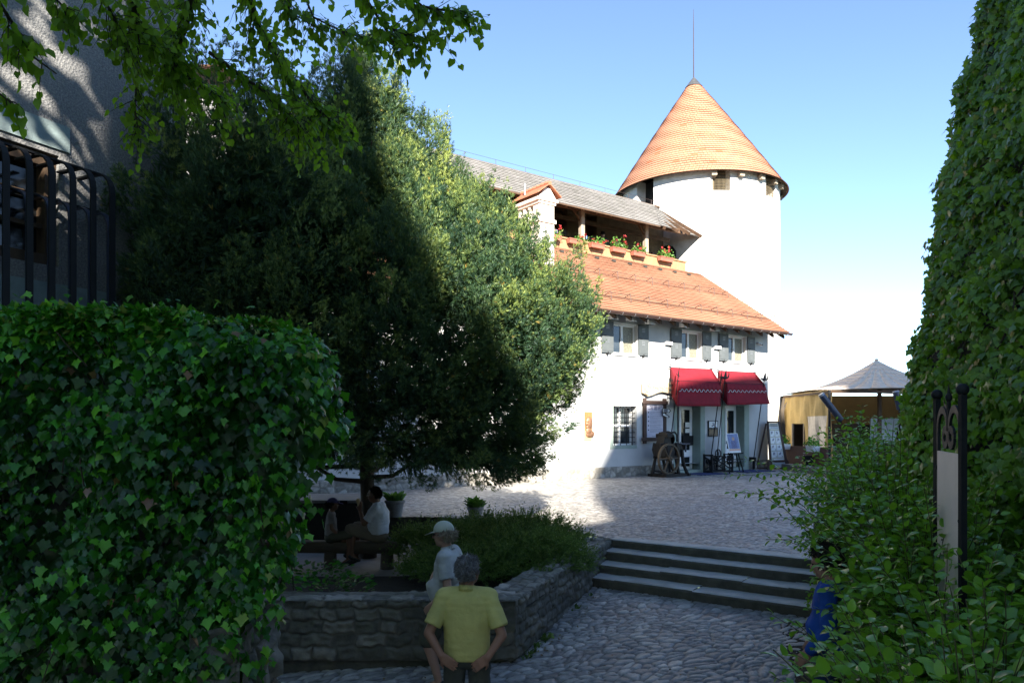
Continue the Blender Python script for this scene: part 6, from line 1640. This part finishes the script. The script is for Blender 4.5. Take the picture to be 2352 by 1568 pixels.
for i, (u0, u1, lab) in enumerate(((.02, .1, 'white trough planter on the barrier, next to the sandwich board'), (.68, .86, 'white trough planter on the middle of the rust-brown barrier'))):
    c = (BAa + BAb) / 2 + bu * (((u0 + u1) / 2 - .5) * bl_) + bn * .18; rz = math.atan2(bu.y, bu.x) ; zb = .82
    t = thing('trough_planter', lab, 'planter', (c.x, c.y, zb), rz, 'white trough planters on the barrier')
    m, pos, g = flowerbox(t, -.42, .42, -.16, .14, 0, .26, .9, None, 90 + i); m.build('trough', m_white, t)
    k = len(pos); leaves('foliage', T_HEART, pos, rdir(k) + np.array([0, 0, .6]), rdir(k), g.uniform(.05, .1, k), m_ivy, t, g.random(k))
hp_ = thing('black_bin', 'small black bin with yellow markings under the white planter', 'bin', tuple((BAa + BAb) / 2 + bu * (.26 * bl_) + bn * .35))
MB().lathe([(.001, 0), (.19, 0), (.22, .6), (.2, .66), (.001, .68)], n=20).build('body', m_black, hp_, 40)
m = MB(); [m.bar((-.2, -.1 + .06 * k, .3 + .05 * k), (-.21, 0 + .06 * k, .38 + .05 * k), .02) for k in range(3)]; m.build('markings', M('yellow_marking', (.5, .4, .05), .6, var=0, bump=0), hp_)
# stone kerb and a tree-trunk post by the tent
kb = thing('stone_kerb', 'rough low stone kerb in front of the rust-brown barrier', 'kerb', tuple((BAa + BAb) / 2 + bn * .9))
MB().prism([bq(-.1, .0), bq(1.5, .0), bq(1.5, .26), bq(-.1, .22)], -bn * .5).build('kerb', m_plinth, kb)
p = P(1797, 1060, 35); tp = thing('timber_pole', 'dark crooked timber pole at the left end of the marquee', 'pole', (p.x, p.y, 0)); m = MB(); m.tube([(0, 0, 0), (.03, 0, 1.4), (-.02, 0, 2.6), (.05, 0, 3.2)], [.13, .12, .1, .06], 10); m.build('pole', m_bark, tp, 50); m = MB(); m.tube([(0, 0, 2.5), (.2, 0, 3.0)], [.06, .02], 6); m.build('stub', m_bark, tp)
# ================================================================== PEOPLE
def skin(name, col): return M(name, col, .55, var=.12, scale=12, bump=.08, bscale=80)
def cloth_mat(name, col, var=.18, bump=.5, bs=9): return M(name, col, .9, var=var, scale=4, bump=bump, bscale=bs, dist=.03, spec=.15)
m_skin = skin('tanned_skin', (.33, .17, .115)); m_skin2 = skin('pale_skin', (.43, .25, .18)); m_skin3 = skin('dark_tan_skin', (.2, .105, .07))
m_ysh = cloth_mat('yellow_shirt_cotton', (.62, .56, .2)); m_wsh = cloth_mat('white_shirt_cotton', (.68, .7, .76)); m_lsh = cloth_mat('pale_checked_shirt', (.5, .51, .5), .25); m_gsh = cloth_mat('grey_tee', (.26, .24, .23))
m_bsh = cloth_mat('blue_top', (.02, .07, .3)); m_jean = cloth_mat('dark_jeans', (.02, .035, .075)); m_trs = cloth_mat('khaki_grey_trousers', (.085, .088, .075)); m_shorts = cloth_mat('olive_shorts', (.1, .1, .075)); m_beige = cloth_mat('beige_shorts', (.24, .2, .15)); m_jack = cloth_mat('green_jacket', (.03, .1, .07))
m_hgrey = M('grey_hair', (.34, .33, .335), .7, var=.6, scale=30, bump=.8, bscale=60, dist=.02); m_hblond = M('greying_blond_hair', (.42, .36, .27), .7, var=.4, scale=30, bump=.8, bscale=60, dist=.02); m_hdark = M('dark_hair', (.02, .014, .01), .7, var=.5, scale=30, bump=.9, bscale=50, dist=.03)
m_capw = cloth_mat('white_cap_cloth', (.5, .52, .44), .08, .2); m_capp = cloth_mat('violet_cap_cloth', (.1, .09, .2), .1, .2); m_shoe = M('dark_shoe', (.03, .03, .035), .6, var=.2, bump=.1); m_hat = cloth_mat('black_felt', (.012, .011, .01), .1, .2)
m_eye = M('eye', (.03, .02, .015), .2, var=0, bump=0); m_lip = M('lip', (.3, .11, .09), .5, var=0, bump=0); m_lens = M('spectacles', (.03, .03, .03), .2, var=0, bump=0); m_cone = M('ice_cream', (.6, .5, .35), .6, var=.2, bump=.1) if False else M('ice_cream_cone', (.55, .4, .22), .6, var=.2, bump=.1)

def hand(mb, w, d, n, side, curl=.5, s=1.0):
    """palm, four unequal bent fingers and a thumb; w wrist, d along the hand, n back-of-hand normal"""
    d = Vector(d).normalized(); n = Vector(n); n = (n - d * n.dot(d)).normalized(); b = d.cross(n) * side     # b points to the thumb
    w = Vector(w); pal = w + d * .05 * s
    for k in range(4):
        o = (.5 - k / 3) * .066 * s
        mb.cap(w + d * .012 * s + b * o * .6, w + d * .088 * s + b * o, .0165 * s, .0135 * s, 8)
    for k, L in enumerate((.068, .078, .073, .056)):
        o = (.5 - k / 3) * .07 * s; p = w + d * .092 * s + b * o; q = p; dd = d
        for j, f in enumerate((.46, .32, .26)):
            c = curl * (.45 + .35 * j); dd = (dd * math.cos(c) - n * math.sin(c)).normalized() if j or curl > .1 else dd
            r = q + dd * L * s * f; mb.cap(q, r, (.0098 - .0011 * j) * s, (.009 - .0012 * j) * s, 7); q = r
    p = w + d * .03 * s + b * .03 * s; q = p + (d * .55 + b * .75 - n * .25).normalized() * .038 * s; r = q + (d * .85 + b * .3 - n * .35).normalized() * .032 * s
    mb.cap(p, q, .0145 * s, .0115 * s, 8); mb.cap(q, r, .0112 * s, .009 * s, 8)

def folds(o, amp, sc):
    me = o.data; n = len(me.vertices); V = np.zeros(n * 3, np.float32); N = np.zeros(n * 3, np.float32)
    me.vertices.foreach_get('co', V); me.vertices.foreach_get('normal', N); V = V.reshape(-1, 3); N = N.reshape(-1, 3)
    W = V * np.array([1.0, 1.0, .55]); w = vnoise(W + 3, sc * .5)
    f = 1 - np.abs(2 * vnoise(W + (w[:, None] - .5) * .25, sc) - 1) * 1.6; f2 = 1 - np.abs(2 * vnoise(V[:, [1, 2, 0]] * np.array([.6, 1.3, .6]) + 11, sc * 2.1) - 1)
    V = V + N * (amp * (f * .8 + f2 * .45 - .6))[:, None]
    me.vertices.foreach_set('co', V.astype(np.float32).ravel()); me.update()

def person(label, loc, rz, J, st, voxel=.012, tall=1.0):
    t = thing('person', label, 'person', tuple(loc), rz); s = tall
    V_ = lambda k: Vector(J[k]) * s
    b = MB(); hd = V_('head'); hdir = Vector(J.get('face', (0, 1, 0))).normalized(); up = Vector(J.get('up', (0, 0, 1))); right = hdir.cross(up).normalized(); up = right.cross(hdir)
    HM = Matrix((right, hdir, up)).transposed()
    def h(x, y, z): return hd + HM @ (Vector((x, y, z)) * s)
    b.ball(h(0, -.012, .022), (.076 * s, .096 * s, .1 * s), 18, 12, HM); b.ball(h(0, .025, -.045), (.058 * s, .068 * s, .075 * s), 14, 10, HM); b.ball(h(0, .062, -.088), (.03 * s, .026 * s, .024 * s), 10, 8, HM)
    b.cap(h(0, .088, .018), h(0, .112, -.018), .009 * s, .015 * s, 8)                         # nose
    b.ball(h(0, .082, .032), (.05 * s, .016 * s, .012 * s), 10, 6, HM)                        # brow
    for k in (-1, 1): b.ball(h(.078 * k, -.008, -.012), (.012 * s, .02 * s, .033 * s), 10, 8, HM); b.ball(h(.038 * k, .062, -.022), (.024 * s, .022 * s, .02 * s), 8, 6, HM)
    nk = V_('neck'); b.cap(nk - Vector((0, 0, .02)) * s, h(0, -.02, -.06), .055 * s, .054 * s); ch, pv = V_('chest'), V_('pelvis'); wd = st.get('wide', 1.0) * s
    mid = ch.lerp(pv, .5) + Vector(J.get('belly', (0, .03, 0))) * s
    torso = [(ch - Vector((0, 0, .01)), (.15 * wd, .095 * wd, .14 * s)), (mid, (.15 * wd, .115 * wd, .17 * s)), (pv, (.155 * wd, .115 * wd, .13 * s))]
    for c, r in torso: b.ball(c, r, 18, 12)
    b.cap(V_('shl'), V_('shr'), .05 * s, .05 * s)
    LA = [('shl', 'ell', .048, .043), ('ell', 'hal', .042, .029), ('shr', 'elr', .048, .043), ('elr', 'har', .042, .029)]
    for p, q, r0, r1 in LA: b.cap(V_(p), V_(q), r0 * s, r1 * s)
    for side, e, hn in ((-1, 'ell', 'hal'), (1, 'elr', 'har')):
        dd = Vector(J.get(hn + '_d', tuple(V_(hn) - V_(e)))); hand(b, V_(hn), dd, J.get(hn + '_n', (side * 1.0, 0, .2)), -side if J.get(hn + '_flip') else side, J.get('curl', .45), s)
    for hp_, kn, an, to_ in (('hil', 'knl', 'anl', 'tol'), ('hir', 'knr', 'anr', 'tor')):
        b.cap(V_(hp_), V_(kn), .082 * s, .058 * s); c = V_(kn).lerp(V_(an), .3) - Vector((0, .012, 0)) * s; b.cap(V_(kn), c, .055 * s, .056 * s); b.cap(c, V_(an), .056 * s, .036 * s); b.cap(V_(an), V_(to_), .036 * s, .028 * s)
    body = blob('body', b, voxel, st['skin'], t, 3)
    # face
    for k in (-1, 1): e = MB(); e.ball(h(.032 * k, .082, .012), (.011 * s, .008 * s, .0075 * s), 8, 6, HM); e.build('eye', m_eye, body, 60)
    e = MB(); e.ball(h(0, .092, -.052), (.022 * s, .008 * s, .007 * s), 10, 6, HM); e.build('mouth', m_lip, body, 60)
    # clothing
    c = MB(); o = .018 * s
    shm = (V_('shl') + V_('shr')) / 2; dn = (pv - ch).normalized(); sits = st.get('sit', 0)
    bel = Vector(J.get('belly', (0, .03, 0))) * s
    secs = [(pv + dn * (.055 if not sits else -.02) * s, .172, .132), (pv + bel * .3, .178, .138), (mid, .18, .14), (ch + dn * .06 * s, .186, .134), (ch - dn * .06 * s, .19, .122), (shm + dn * .03 * s, .178, .108), (shm - dn * .02 * s, .15, .09), (shm - dn * .05 * s, .085, .07)]
    n_ = 24; sx = (V_('shr') - V_('shl')).normalized(); sy = sx.cross(dn); ring = []
    for cc, rx, ry in secs:
        for i in range(n_):
            a = 2 * math.pi * i / n_; q = abs(math.cos(a)) ** .8 * math.copysign(1, math.cos(a)), abs(math.sin(a)) ** .8 * math.copysign(1, math.sin(a))
            ring.append(cc + sx * q[0] * rx * wd + sy * q[1] * ry * wd)
    c.add(ring, [[j * n_ + i, j * n_ + (i + 1) % n_, (j + 1) * n_ + (i + 1) % n_, (j + 1) * n_ + i] for j in range(len(secs) - 1) for i in range(n_)] + [list(range(n_))[::-1], [(len(secs) - 1) * n_ + i for i in range(n_)]])
    for k in ('shl', 'shr'): c.cap(nk - Vector((0, 0, .035)) * s, V_(k), .062 * s, .076 * s)
    c.cap(nk - Vector((0, 0, .05)) * s, nk - Vector((0, 0, .012)) * s, .085 * s, .068 * s)
    f = st.get('sleeve', .7)
    for p, q in (('shl', 'ell'), ('shr', 'elr')):
        a, z = V_(p), V_(q); c.cap(a, a.lerp(z, f * .5), .074 * s, .07 * s); c.tube([a.lerp(z, f * .4), a.lerp(z, f * .75), a.lerp(z, f)], [.07 * s, .07 * s, .073 * s], 16)
        if st.get('long'): zz = V_('hal' if q == 'ell' else 'har'); c.cap(z, z.lerp(zz, .92), .06 * s, .045 * s); c.cap(a.lerp(z, f), z, .075 * s, .062 * s)
    sh = blob('shirt', c, voxel * 1.15, st['shirt'], t, 3); folds(sh, .014 * s, 7)
    if st.get('collar'):
        k = MB(); n_ = 20; ring = []
        axis = (h(0, -.02, -.06) - nk).normalized(); xx = right; yy = axis.cross(xx)
        for i in range(n_): a = 2 * math.pi * i / n_; ring.append((nk + axis * (-.014 + .006 * math.cos(a)) * s + (xx * math.cos(a) + yy * math.sin(a)) * .078 * s, nk + axis * .03 * s + (xx * math.cos(a) + yy * math.sin(a)) * .066 * s))
        for i in range(n_):
            a, z = ring[i], ring[(i + 1) % n_]; k.quad(a[0], z[0], z[1], a[1])
        co = k.build('collar', st['shirt'], sh, 60); sm = co.modifiers.new('t', 'SOLIDIFY'); sm.thickness = .008
    g = MB(); fl = st.get('leg', 1.0)
    g.ball(pv - Vector((0, 0, .03)) * s, (.155 * wd + o, .115 * wd + o, .12 * s), 18, 12)
    for hp_, kn, an in (('hil', 'knl', 'anl'), ('hir', 'knr', 'anr')):
        a, k_, z = V_(hp_), V_(kn), V_(an)
        if fl <= .5: g.cap(a, a.lerp(k_, .55), .1 * s, .095 * s); g.cap(a.lerp(k_, .55), a.lerp(k_, fl * 2), .095 * s, .1 * s)
        else: g.cap(a, k_, .1 * s, .077 * s); g.cap(k_, z + Vector((0, 0, .02)) * s, .077 * s, .066 * s)
    folds(blob('trousers', g, voxel * 1.2, st['pants'], t, 3), .009 * s, 9)
    sk = MB()
    for an, to_ in (('anl', 'tol'), ('anr', 'tor')):
        a, z = V_(an), V_(to_); dn = Vector((0, 0, -.035)) * s; sk.cap(a + dn - (z - a).normalized() * .04 * s, z + dn * .3, .042 * s, .036 * s); sk.ball(a.lerp(z, .55) + dn * .6, (.048 * s, .05 * s, .03 * s))
    blob('shoes', sk, voxel, m_shoe, t, 1)
    # hair and headgear
    hr = MB(); rg = random.Random(len(label)); ln = st.get('hair_len', .0)
    if st['hair'] is not None:
        hr.ball(h(0, -.02, .03), (.0765 * s, .094 * s, .0985 * s), 20, 14, HM); hr.ball(h(0, -.045, -.025), (.066 * s, .062 * s, .06 * s), 14, 10, HM)
        shell = blob('hair', hr, .01, st['hair'], body, 1)
        g_ = np.random.default_rng(len(label)); m_ = st.get('tufts', 60) * 9; D_ = rdir(m_ * 3); capped = bool(st.get('cap'))
        ok = ~((D_[:, 1] > .3) & (D_[:, 2] < .5)) & ~((D_[:, 2] < -.25) & (D_[:, 1] > -.15)) & (D_[:, 2] > -.75)
        if capped: ok &= D_[:, 2] < .12
        D_ = D_[ok][:m_]; k_ = 1 + ln * g_.random(len(D_)) * .6
        loc_ = np.stack([D_[:, 0] * .077, -.022 + D_[:, 1] * .095, .028 + D_[:, 2] * .099], -1) * k_[:, None]
        tipd = np.stack([D_[:, 0] * .5, D_[:, 1] * .5 - .35, -.8 + D_[:, 2] * .4], -1) + g_.normal(size=(len(D_), 3)) * (.35 + ln * 2.2)
        HMn = np.array(HM); wp = np.array(tuple(hd)) + (loc_ * s) @ HMn.T
        leaves('hair_locks', T_OVATE, wp, tipd @ HMn.T, D_ @ HMn.T + g_.normal(size=D_.shape) * .2, g_.uniform(.02, .042, len(D_)) * s * (1 + ln), st['hair'], shell, None, np.full(len(D_), .3))
    if st.get('cap'):
        k = MB(); k.ball(h(0, -.012, .05), (.088 * s, .11 * s, .095 * s), 20, 12, HM); km = blob('c', k, .01, None, None, 2)
        # keep the dome only
        import bmesh as _b
        bm = _b.new(); bm.from_mesh(km.data); inv = HM.inverted()
        _b.ops.delete(bm, geom=[v for v in bm.verts if (inv @ (v.co - hd)).z < .035 * s], context='VERTS'); bm.to_mesh(km.data); bm.free()
        dome = link('cap', km.data, st['cap'], body); bpy.data.objects.remove(km); md = dome.modifiers.new('t', 'SOLIDIFY'); md.thickness = .006
        k = MB(); n_ = 14; out = []
        for i in range(n_ + 1):
            a = math.pi * i / n_; out.append((h(math.cos(a) * .086, -.01 + math.sin(a) * .1, .04), h(math.cos(a) * .08, .01 + math.sin(a) * .19, .04 - .03 * math.sin(a) + .008 * math.cos(2 * a))))
        for a, z in zip(out, out[1:]): k.quad(a[0], z[0], z[1], a[1])
        vz = k.build('visor', st['cap'], dome, 60); md = vz.modifiers.new('t', 'SOLIDIFY'); md.thickness = .006
    if st.get('hat'):
        k = MB(); k.lathe([(.001, .16), (.06, .165), (.088, .14), (.1, .045), (.17, .03), (.175, .036), (.1, .06)], (0, 0, 0), 24); k.v = [tuple(h(x, y - .01, z + .01)) for x, y, z in k.v]; k.build('hat', st['hat'], body, 50)
    if st.get('glasses'):
        k = MB(); 
        for q in (-1, 1):
            k.tube([h(.034 * q + .026 * math.cos(a), .102, .01 + .02 * math.sin(a)) for a in np.linspace(0, 2 * math.pi, 13)], .0022 * s, 5, False); k.tube([h(.06 * q, .1, .014), h(.079 * q, .0, .012)], .0022 * s, 4)
        k.build('spectacles', m_lens, body)
    return t, V_, h

# man in the yellow shirt, hands on the back of his hips
zf = float(zlow(-.38, 6.3))
J = dict(head=(.02, .03, 1.595), face=(.45, .85, .02), neck=(0, -.005, 1.45), chest=(0, 0, 1.25), pelvis=(0, 0, .95), belly=(0, .012, 0),
         shl=(-.185, -.01, 1.385), shr=(.185, -.01, 1.385), ell=(-.3, -.1, 1.11), elr=(.295, -.1, 1.1), hal=(-.19, -.17, .955), har=(.185, -.175, .945),
         hal_d=(.75, -.02, -.62), har_d=(-.75, -.02, -.6), hal_n=(-.1, -1, .1), har_n=(.1, -1, .1), hal_flip=1, har_flip=1, curl=.25,
         hil=(-.095, 0, .9), hir=(.095, 0, .9), knl=(-.115, .02, .5), knr=(.115, .0, .5), anl=(-.13, -.02, .09), anr=(.13, -.02, .09), tol=(-.15, .12, .04), tor=(.15, .12, .04))
person('man in a yellow short-sleeved shirt seen from behind, hands on his hips', (-.385, 6.3, zf), R(-2), J,
       dict(skin=m_skin, shirt=m_ysh, pants=m_trs, hair=m_hgrey, wide=1.04, sleeve=.78, collar=1, tufts=260, tuft_r=.014, hair_len=.16), .0085, 1.035)

# man in the white cap, striding to the left
zf = float(zlow(-.72, 7.9))
J = dict(head=(0, .06, 1.55), face=(.1, 1, -.08), neck=(0, .01, 1.41), chest=(0, 0, 1.2), pelvis=(0, 0, .92), belly=(0, .075, 0),
         shl=(-.18, .0, 1.35), shr=(.18, .0, 1.35), ell=(-.24, -.06, 1.08), elr=(.24, -.08, 1.08), hal=(-.2, .1, .9), har=(.21, .06, .87),
         hil=(-.09, 0, .88), hir=(.09, 0, .88), knl=(-.1, .2, .5), knr=(.1, .02, .48), anl=(-.1, .24, .09), anr=(.1, -.3, .19), tol=(-.11, .37, .04), tor=(.1, -.22, .06))
J['knl'], J['anl'], J['tol'] = (-.1, .2, .5), (-.1, .07, .1), (-.1, .2, .05)
J['knr'], J['anr'], J['tor'] = (.1, -.06, .48), (.1, -.36, .22), (.1, -.3, .08)
person('man in a white cap and pale shirt walking left behind the man in yellow', (-.67, 7.85, zf), R(78), J,
       dict(skin=m_skin2, shirt=m_lsh, pants=m_shorts, hair=m_hblond, cap=m_capw, wide=1.08, sleeve=.75, collar=1, leg=.46, glasses=1, tufts=140, tuft_r=.016, hair_len=.3), .0105, 1.055)

# seated man with an ice cream
sz = .03
J = dict(head=(0, .07, .73), face=(0, 1, -.1), neck=(0, .02, .59), chest=(0, -.02, .4), pelvis=(0, -.02, .11), belly=(0, .02, 0),
         shl=(-.17, .0, .53), shr=(.17, .0, .53), ell=(-.22, .16, .3), elr=(.21, .12, .27), hal=(-.17, .24, .49), har=(.12, .3, .2), hal_d=(0, .05, 1), hal_n=(-1, 0, 0), curl=.9,
         hil=(-.1, .02, .1), hir=(.1, .02, .1), knl=(-.13, .42, .2), knr=(.14, .4, .2), anl=(-.12, .44, -.28), anr=(.14, .4, -.3), tol=(-.12, .56, -.36), tor=(.14, .52, -.38))
t, V_, h = person('seated man in a white shirt eating on the log bench', (-2.17, 12.0, sz), R(84), J,
       dict(skin=m_skin3, shirt=m_wsh, pants=m_beige, hair=m_hdark, wide=1.12, sleeve=.8, leg=.47, sit=1, tufts=160, tuft_r=.012, hair_len=.05), .013, 1.03)
ic = MB(); w_ = V_('hal'); ic.tube([w_ + Vector((0, .03, .06)), w_ + Vector((0, .03, .15))], [.008, .03], 10); ic.ball(w_ + Vector((0, .03, .17)), .036); ic.v = [tuple(Vector(v)) for v in ic.v]
rot = Matrix.Rotation(R(84), 4, 'Z'); ip = Vector((-2.17, 12.0, sz)) + rot @ (w_ + Vector((0, .03, .06)))
ic.v = [tuple(Vector(v) - (w_ + Vector((0, .03, .06)))) for v in ic.v]; o = thing('ice_cream', 'ice cream cone held by the man in the white shirt', 'ice cream', tuple(ip), R(84)); ic.build('cone', m_cone, o, 60)

# child with a violet cap
J = dict(head=(0, .04, .74), face=(-.1, 1, .02), neck=(0, .0, .59), chest=(0, .0, .4), pelvis=(0, -.02, .11), belly=(0, .01, 0),
         shl=(-.15, .0, .52), shr=(.15, .0, .52), ell=(-.17, .03, .28), elr=(.17, .03, .28), hal=(-.12, .16, .08), har=(.1, .22, .06),
         hil=(-.08, .02, .1), hir=(.08, .02, .1), knl=(-.1, .34, .0), knr=(.12, .46, .16), anl=(-.1, .3, -.3), anr=(.14, .42, -.28), tol=(-.1, .4, -.38), tor=(.14, .56, -.36))
person('child in a violet cap sitting on the log bench facing the man', (-2.92, 11.95, .035), R(-82), J,
       dict(skin=m_skin3, shirt=m_gsh, pants=m_shorts, hair=m_hdark, cap=m_capp, sit=1, wide=.82, sleeve=.6, leg=.4, tufts=120, tuft_r=.02, hair_len=.3), .012, .8)

# woman behind the shrubs
zf = float(zlow(2.56, 6.1))
J = dict(head=(0, .04, 1.57), face=(.15, 1, -.25), neck=(0, .0, 1.42), chest=(0, 0, 1.22), pelvis=(0, 0, .94), belly=(0, .04, 0),
         shl=(-.17, 0, 1.37), shr=(.17, 0, 1.37), ell=(-.23, -.02, 1.1), elr=(.23, -.02, 1.1), hal=(-.2, .14, .9), har=(.2, .12, .92),
         hil=(-.09, 0, .9), hir=(.09, 0, .9), knl=(-.1, .03, .5), knr=(.1, .02, .5), anl=(-.1, -.02, .09), anr=(.11, -.02, .09), tol=(-.11, .12, .04), tor=(.12, .12, .04))
person('curly-haired person in a blue top and dark jeans half hidden by shrubs', (2.62, 6.1, zf), R(62), J,
       dict(skin=m_skin, shirt=m_bsh, pants=m_jean, hair=m_hdark, wide=1.0, sleeve=.9, long=1, tufts=320, tuft_r=.02, hair_len=.45), .0115, 1.03)

# in the gallery
def gal(px, D): return tuple(HW(hs(px, D), D, 9.0))
J = dict(head=(0, .06, 1.55), face=(0, 1, -.25), neck=(0, .02, 1.41), chest=(0, 0, 1.2), pelvis=(0, 0, .92),
         shl=(-.18, .0, 1.35), shr=(.18, .0, 1.35), ell=(-.25, .05, 1.08), elr=(.25, .05, 1.08), hal=(-.2, .24, .95), har=(.21, .24, .95),
         hil=(-.09, 0, .88), hir=(.09, 0, .88), knl=(-.1, .02, .48), knr=(.1, .0, .48), anl=(-.1, -.02, .09), anr=(.1, -.02, .09), tol=(-.1, .12, .04), tor=(.1, .12, .04))
person('man in a black hat and green jacket standing in the timber gallery', gal(1384, GD0 + 1.0), HRZ + R(150), J,
       dict(skin=m_skin2, shirt=m_jack, pants=m_trs, hair=None, hat=m_hat, wide=1.1, sleeve=.95, long=1), .02, 1.02)
person('child with brown hair looking over the parapet beside the right gallery post', gal(1497, GD0 + 1.1), HRZ + R(200), J,
       dict(skin=m_skin2, shirt=cloth_mat('blue_grey_shirt', (.1, .2, .25)), pants=m_trs, hair=M('brown_hair', (.12, .07, .04), .7, var=.4, bump=.4), wide=.9, sleeve=.7, tufts=80, tuft_r=.02), .02, .78)
# ================================================================== LIGHT, SKY, CAMERA
w = bpy.data.worlds.new('World'); SC.world = w; w.use_nodes = True
nt = w.node_tree; nt.nodes.clear()
SUN_EL, SUN_AZ = R(30), math.atan2(.10, -.995)
sky = nt.nodes.new('ShaderNodeTexSky'); sky.sky_type = 'NISHITA'; sky.sun_disc = False
sky.sun_elevation = SUN_EL; sky.sun_rotation = SUN_AZ; sky.altitude = 1500; sky.air_density = .8; sky.dust_density = .1; sky.ozone_density = 2.0
bg = nt.nodes.new('ShaderNodeBackground'); bg.inputs['Strength'].default_value = .09
ow = nt.nodes.new('ShaderNodeOutputWorld')
nt.links.new(sky.outputs[0], bg.inputs[0]); nt.links.new(bg.outputs[0], ow.inputs[0])
sl = bpy.data.lights.new('sun', 'SUN'); sl.energy = 5.0; sl.angle = R(.45); sl.color = (1, .93, .82)
so = bpy.data.objects.new('sun', sl); COL.objects.link(so)
to_sun = Vector((.10 * math.cos(SUN_EL), -.995 * math.cos(SUN_EL), math.sin(SUN_EL)))
so.rotation_euler = to_sun.to_track_quat('Z', 'Y').to_euler(); so.location = to_sun * 60

cd = bpy.data.cameras.new('camera'); cam = bpy.data.objects.new('camera', cd); COL.objects.link(cam)
cam.location = (0, 0, H); cam.rotation_euler = (R(90), 0, 0)
cd.sensor_width = 36; cd.lens = 36 * F / 2352; cd.shift_y = (977 - 784) / 2352
cd.clip_start = .05; cd.clip_end = 9000
SC.camera = cam
SC.render.engine = 'CYCLES'
cy = SC.cycles
cy.max_bounces = 6; cy.diffuse_bounces = 3; cy.glossy_bounces = 2; cy.transmission_bounces = 4; cy.transparent_max_bounces = 4
cy.caustics_reflective = False; cy.caustics_refractive = False; cy.sample_clamp_indirect = 6
cy.use_denoising = True
vs = SC.view_settings
vs.view_transform = 'Standard'; vs.look = 'None'; vs.exposure = 2.1; vs.gamma = 1.0; vs.use_curve_mapping = False
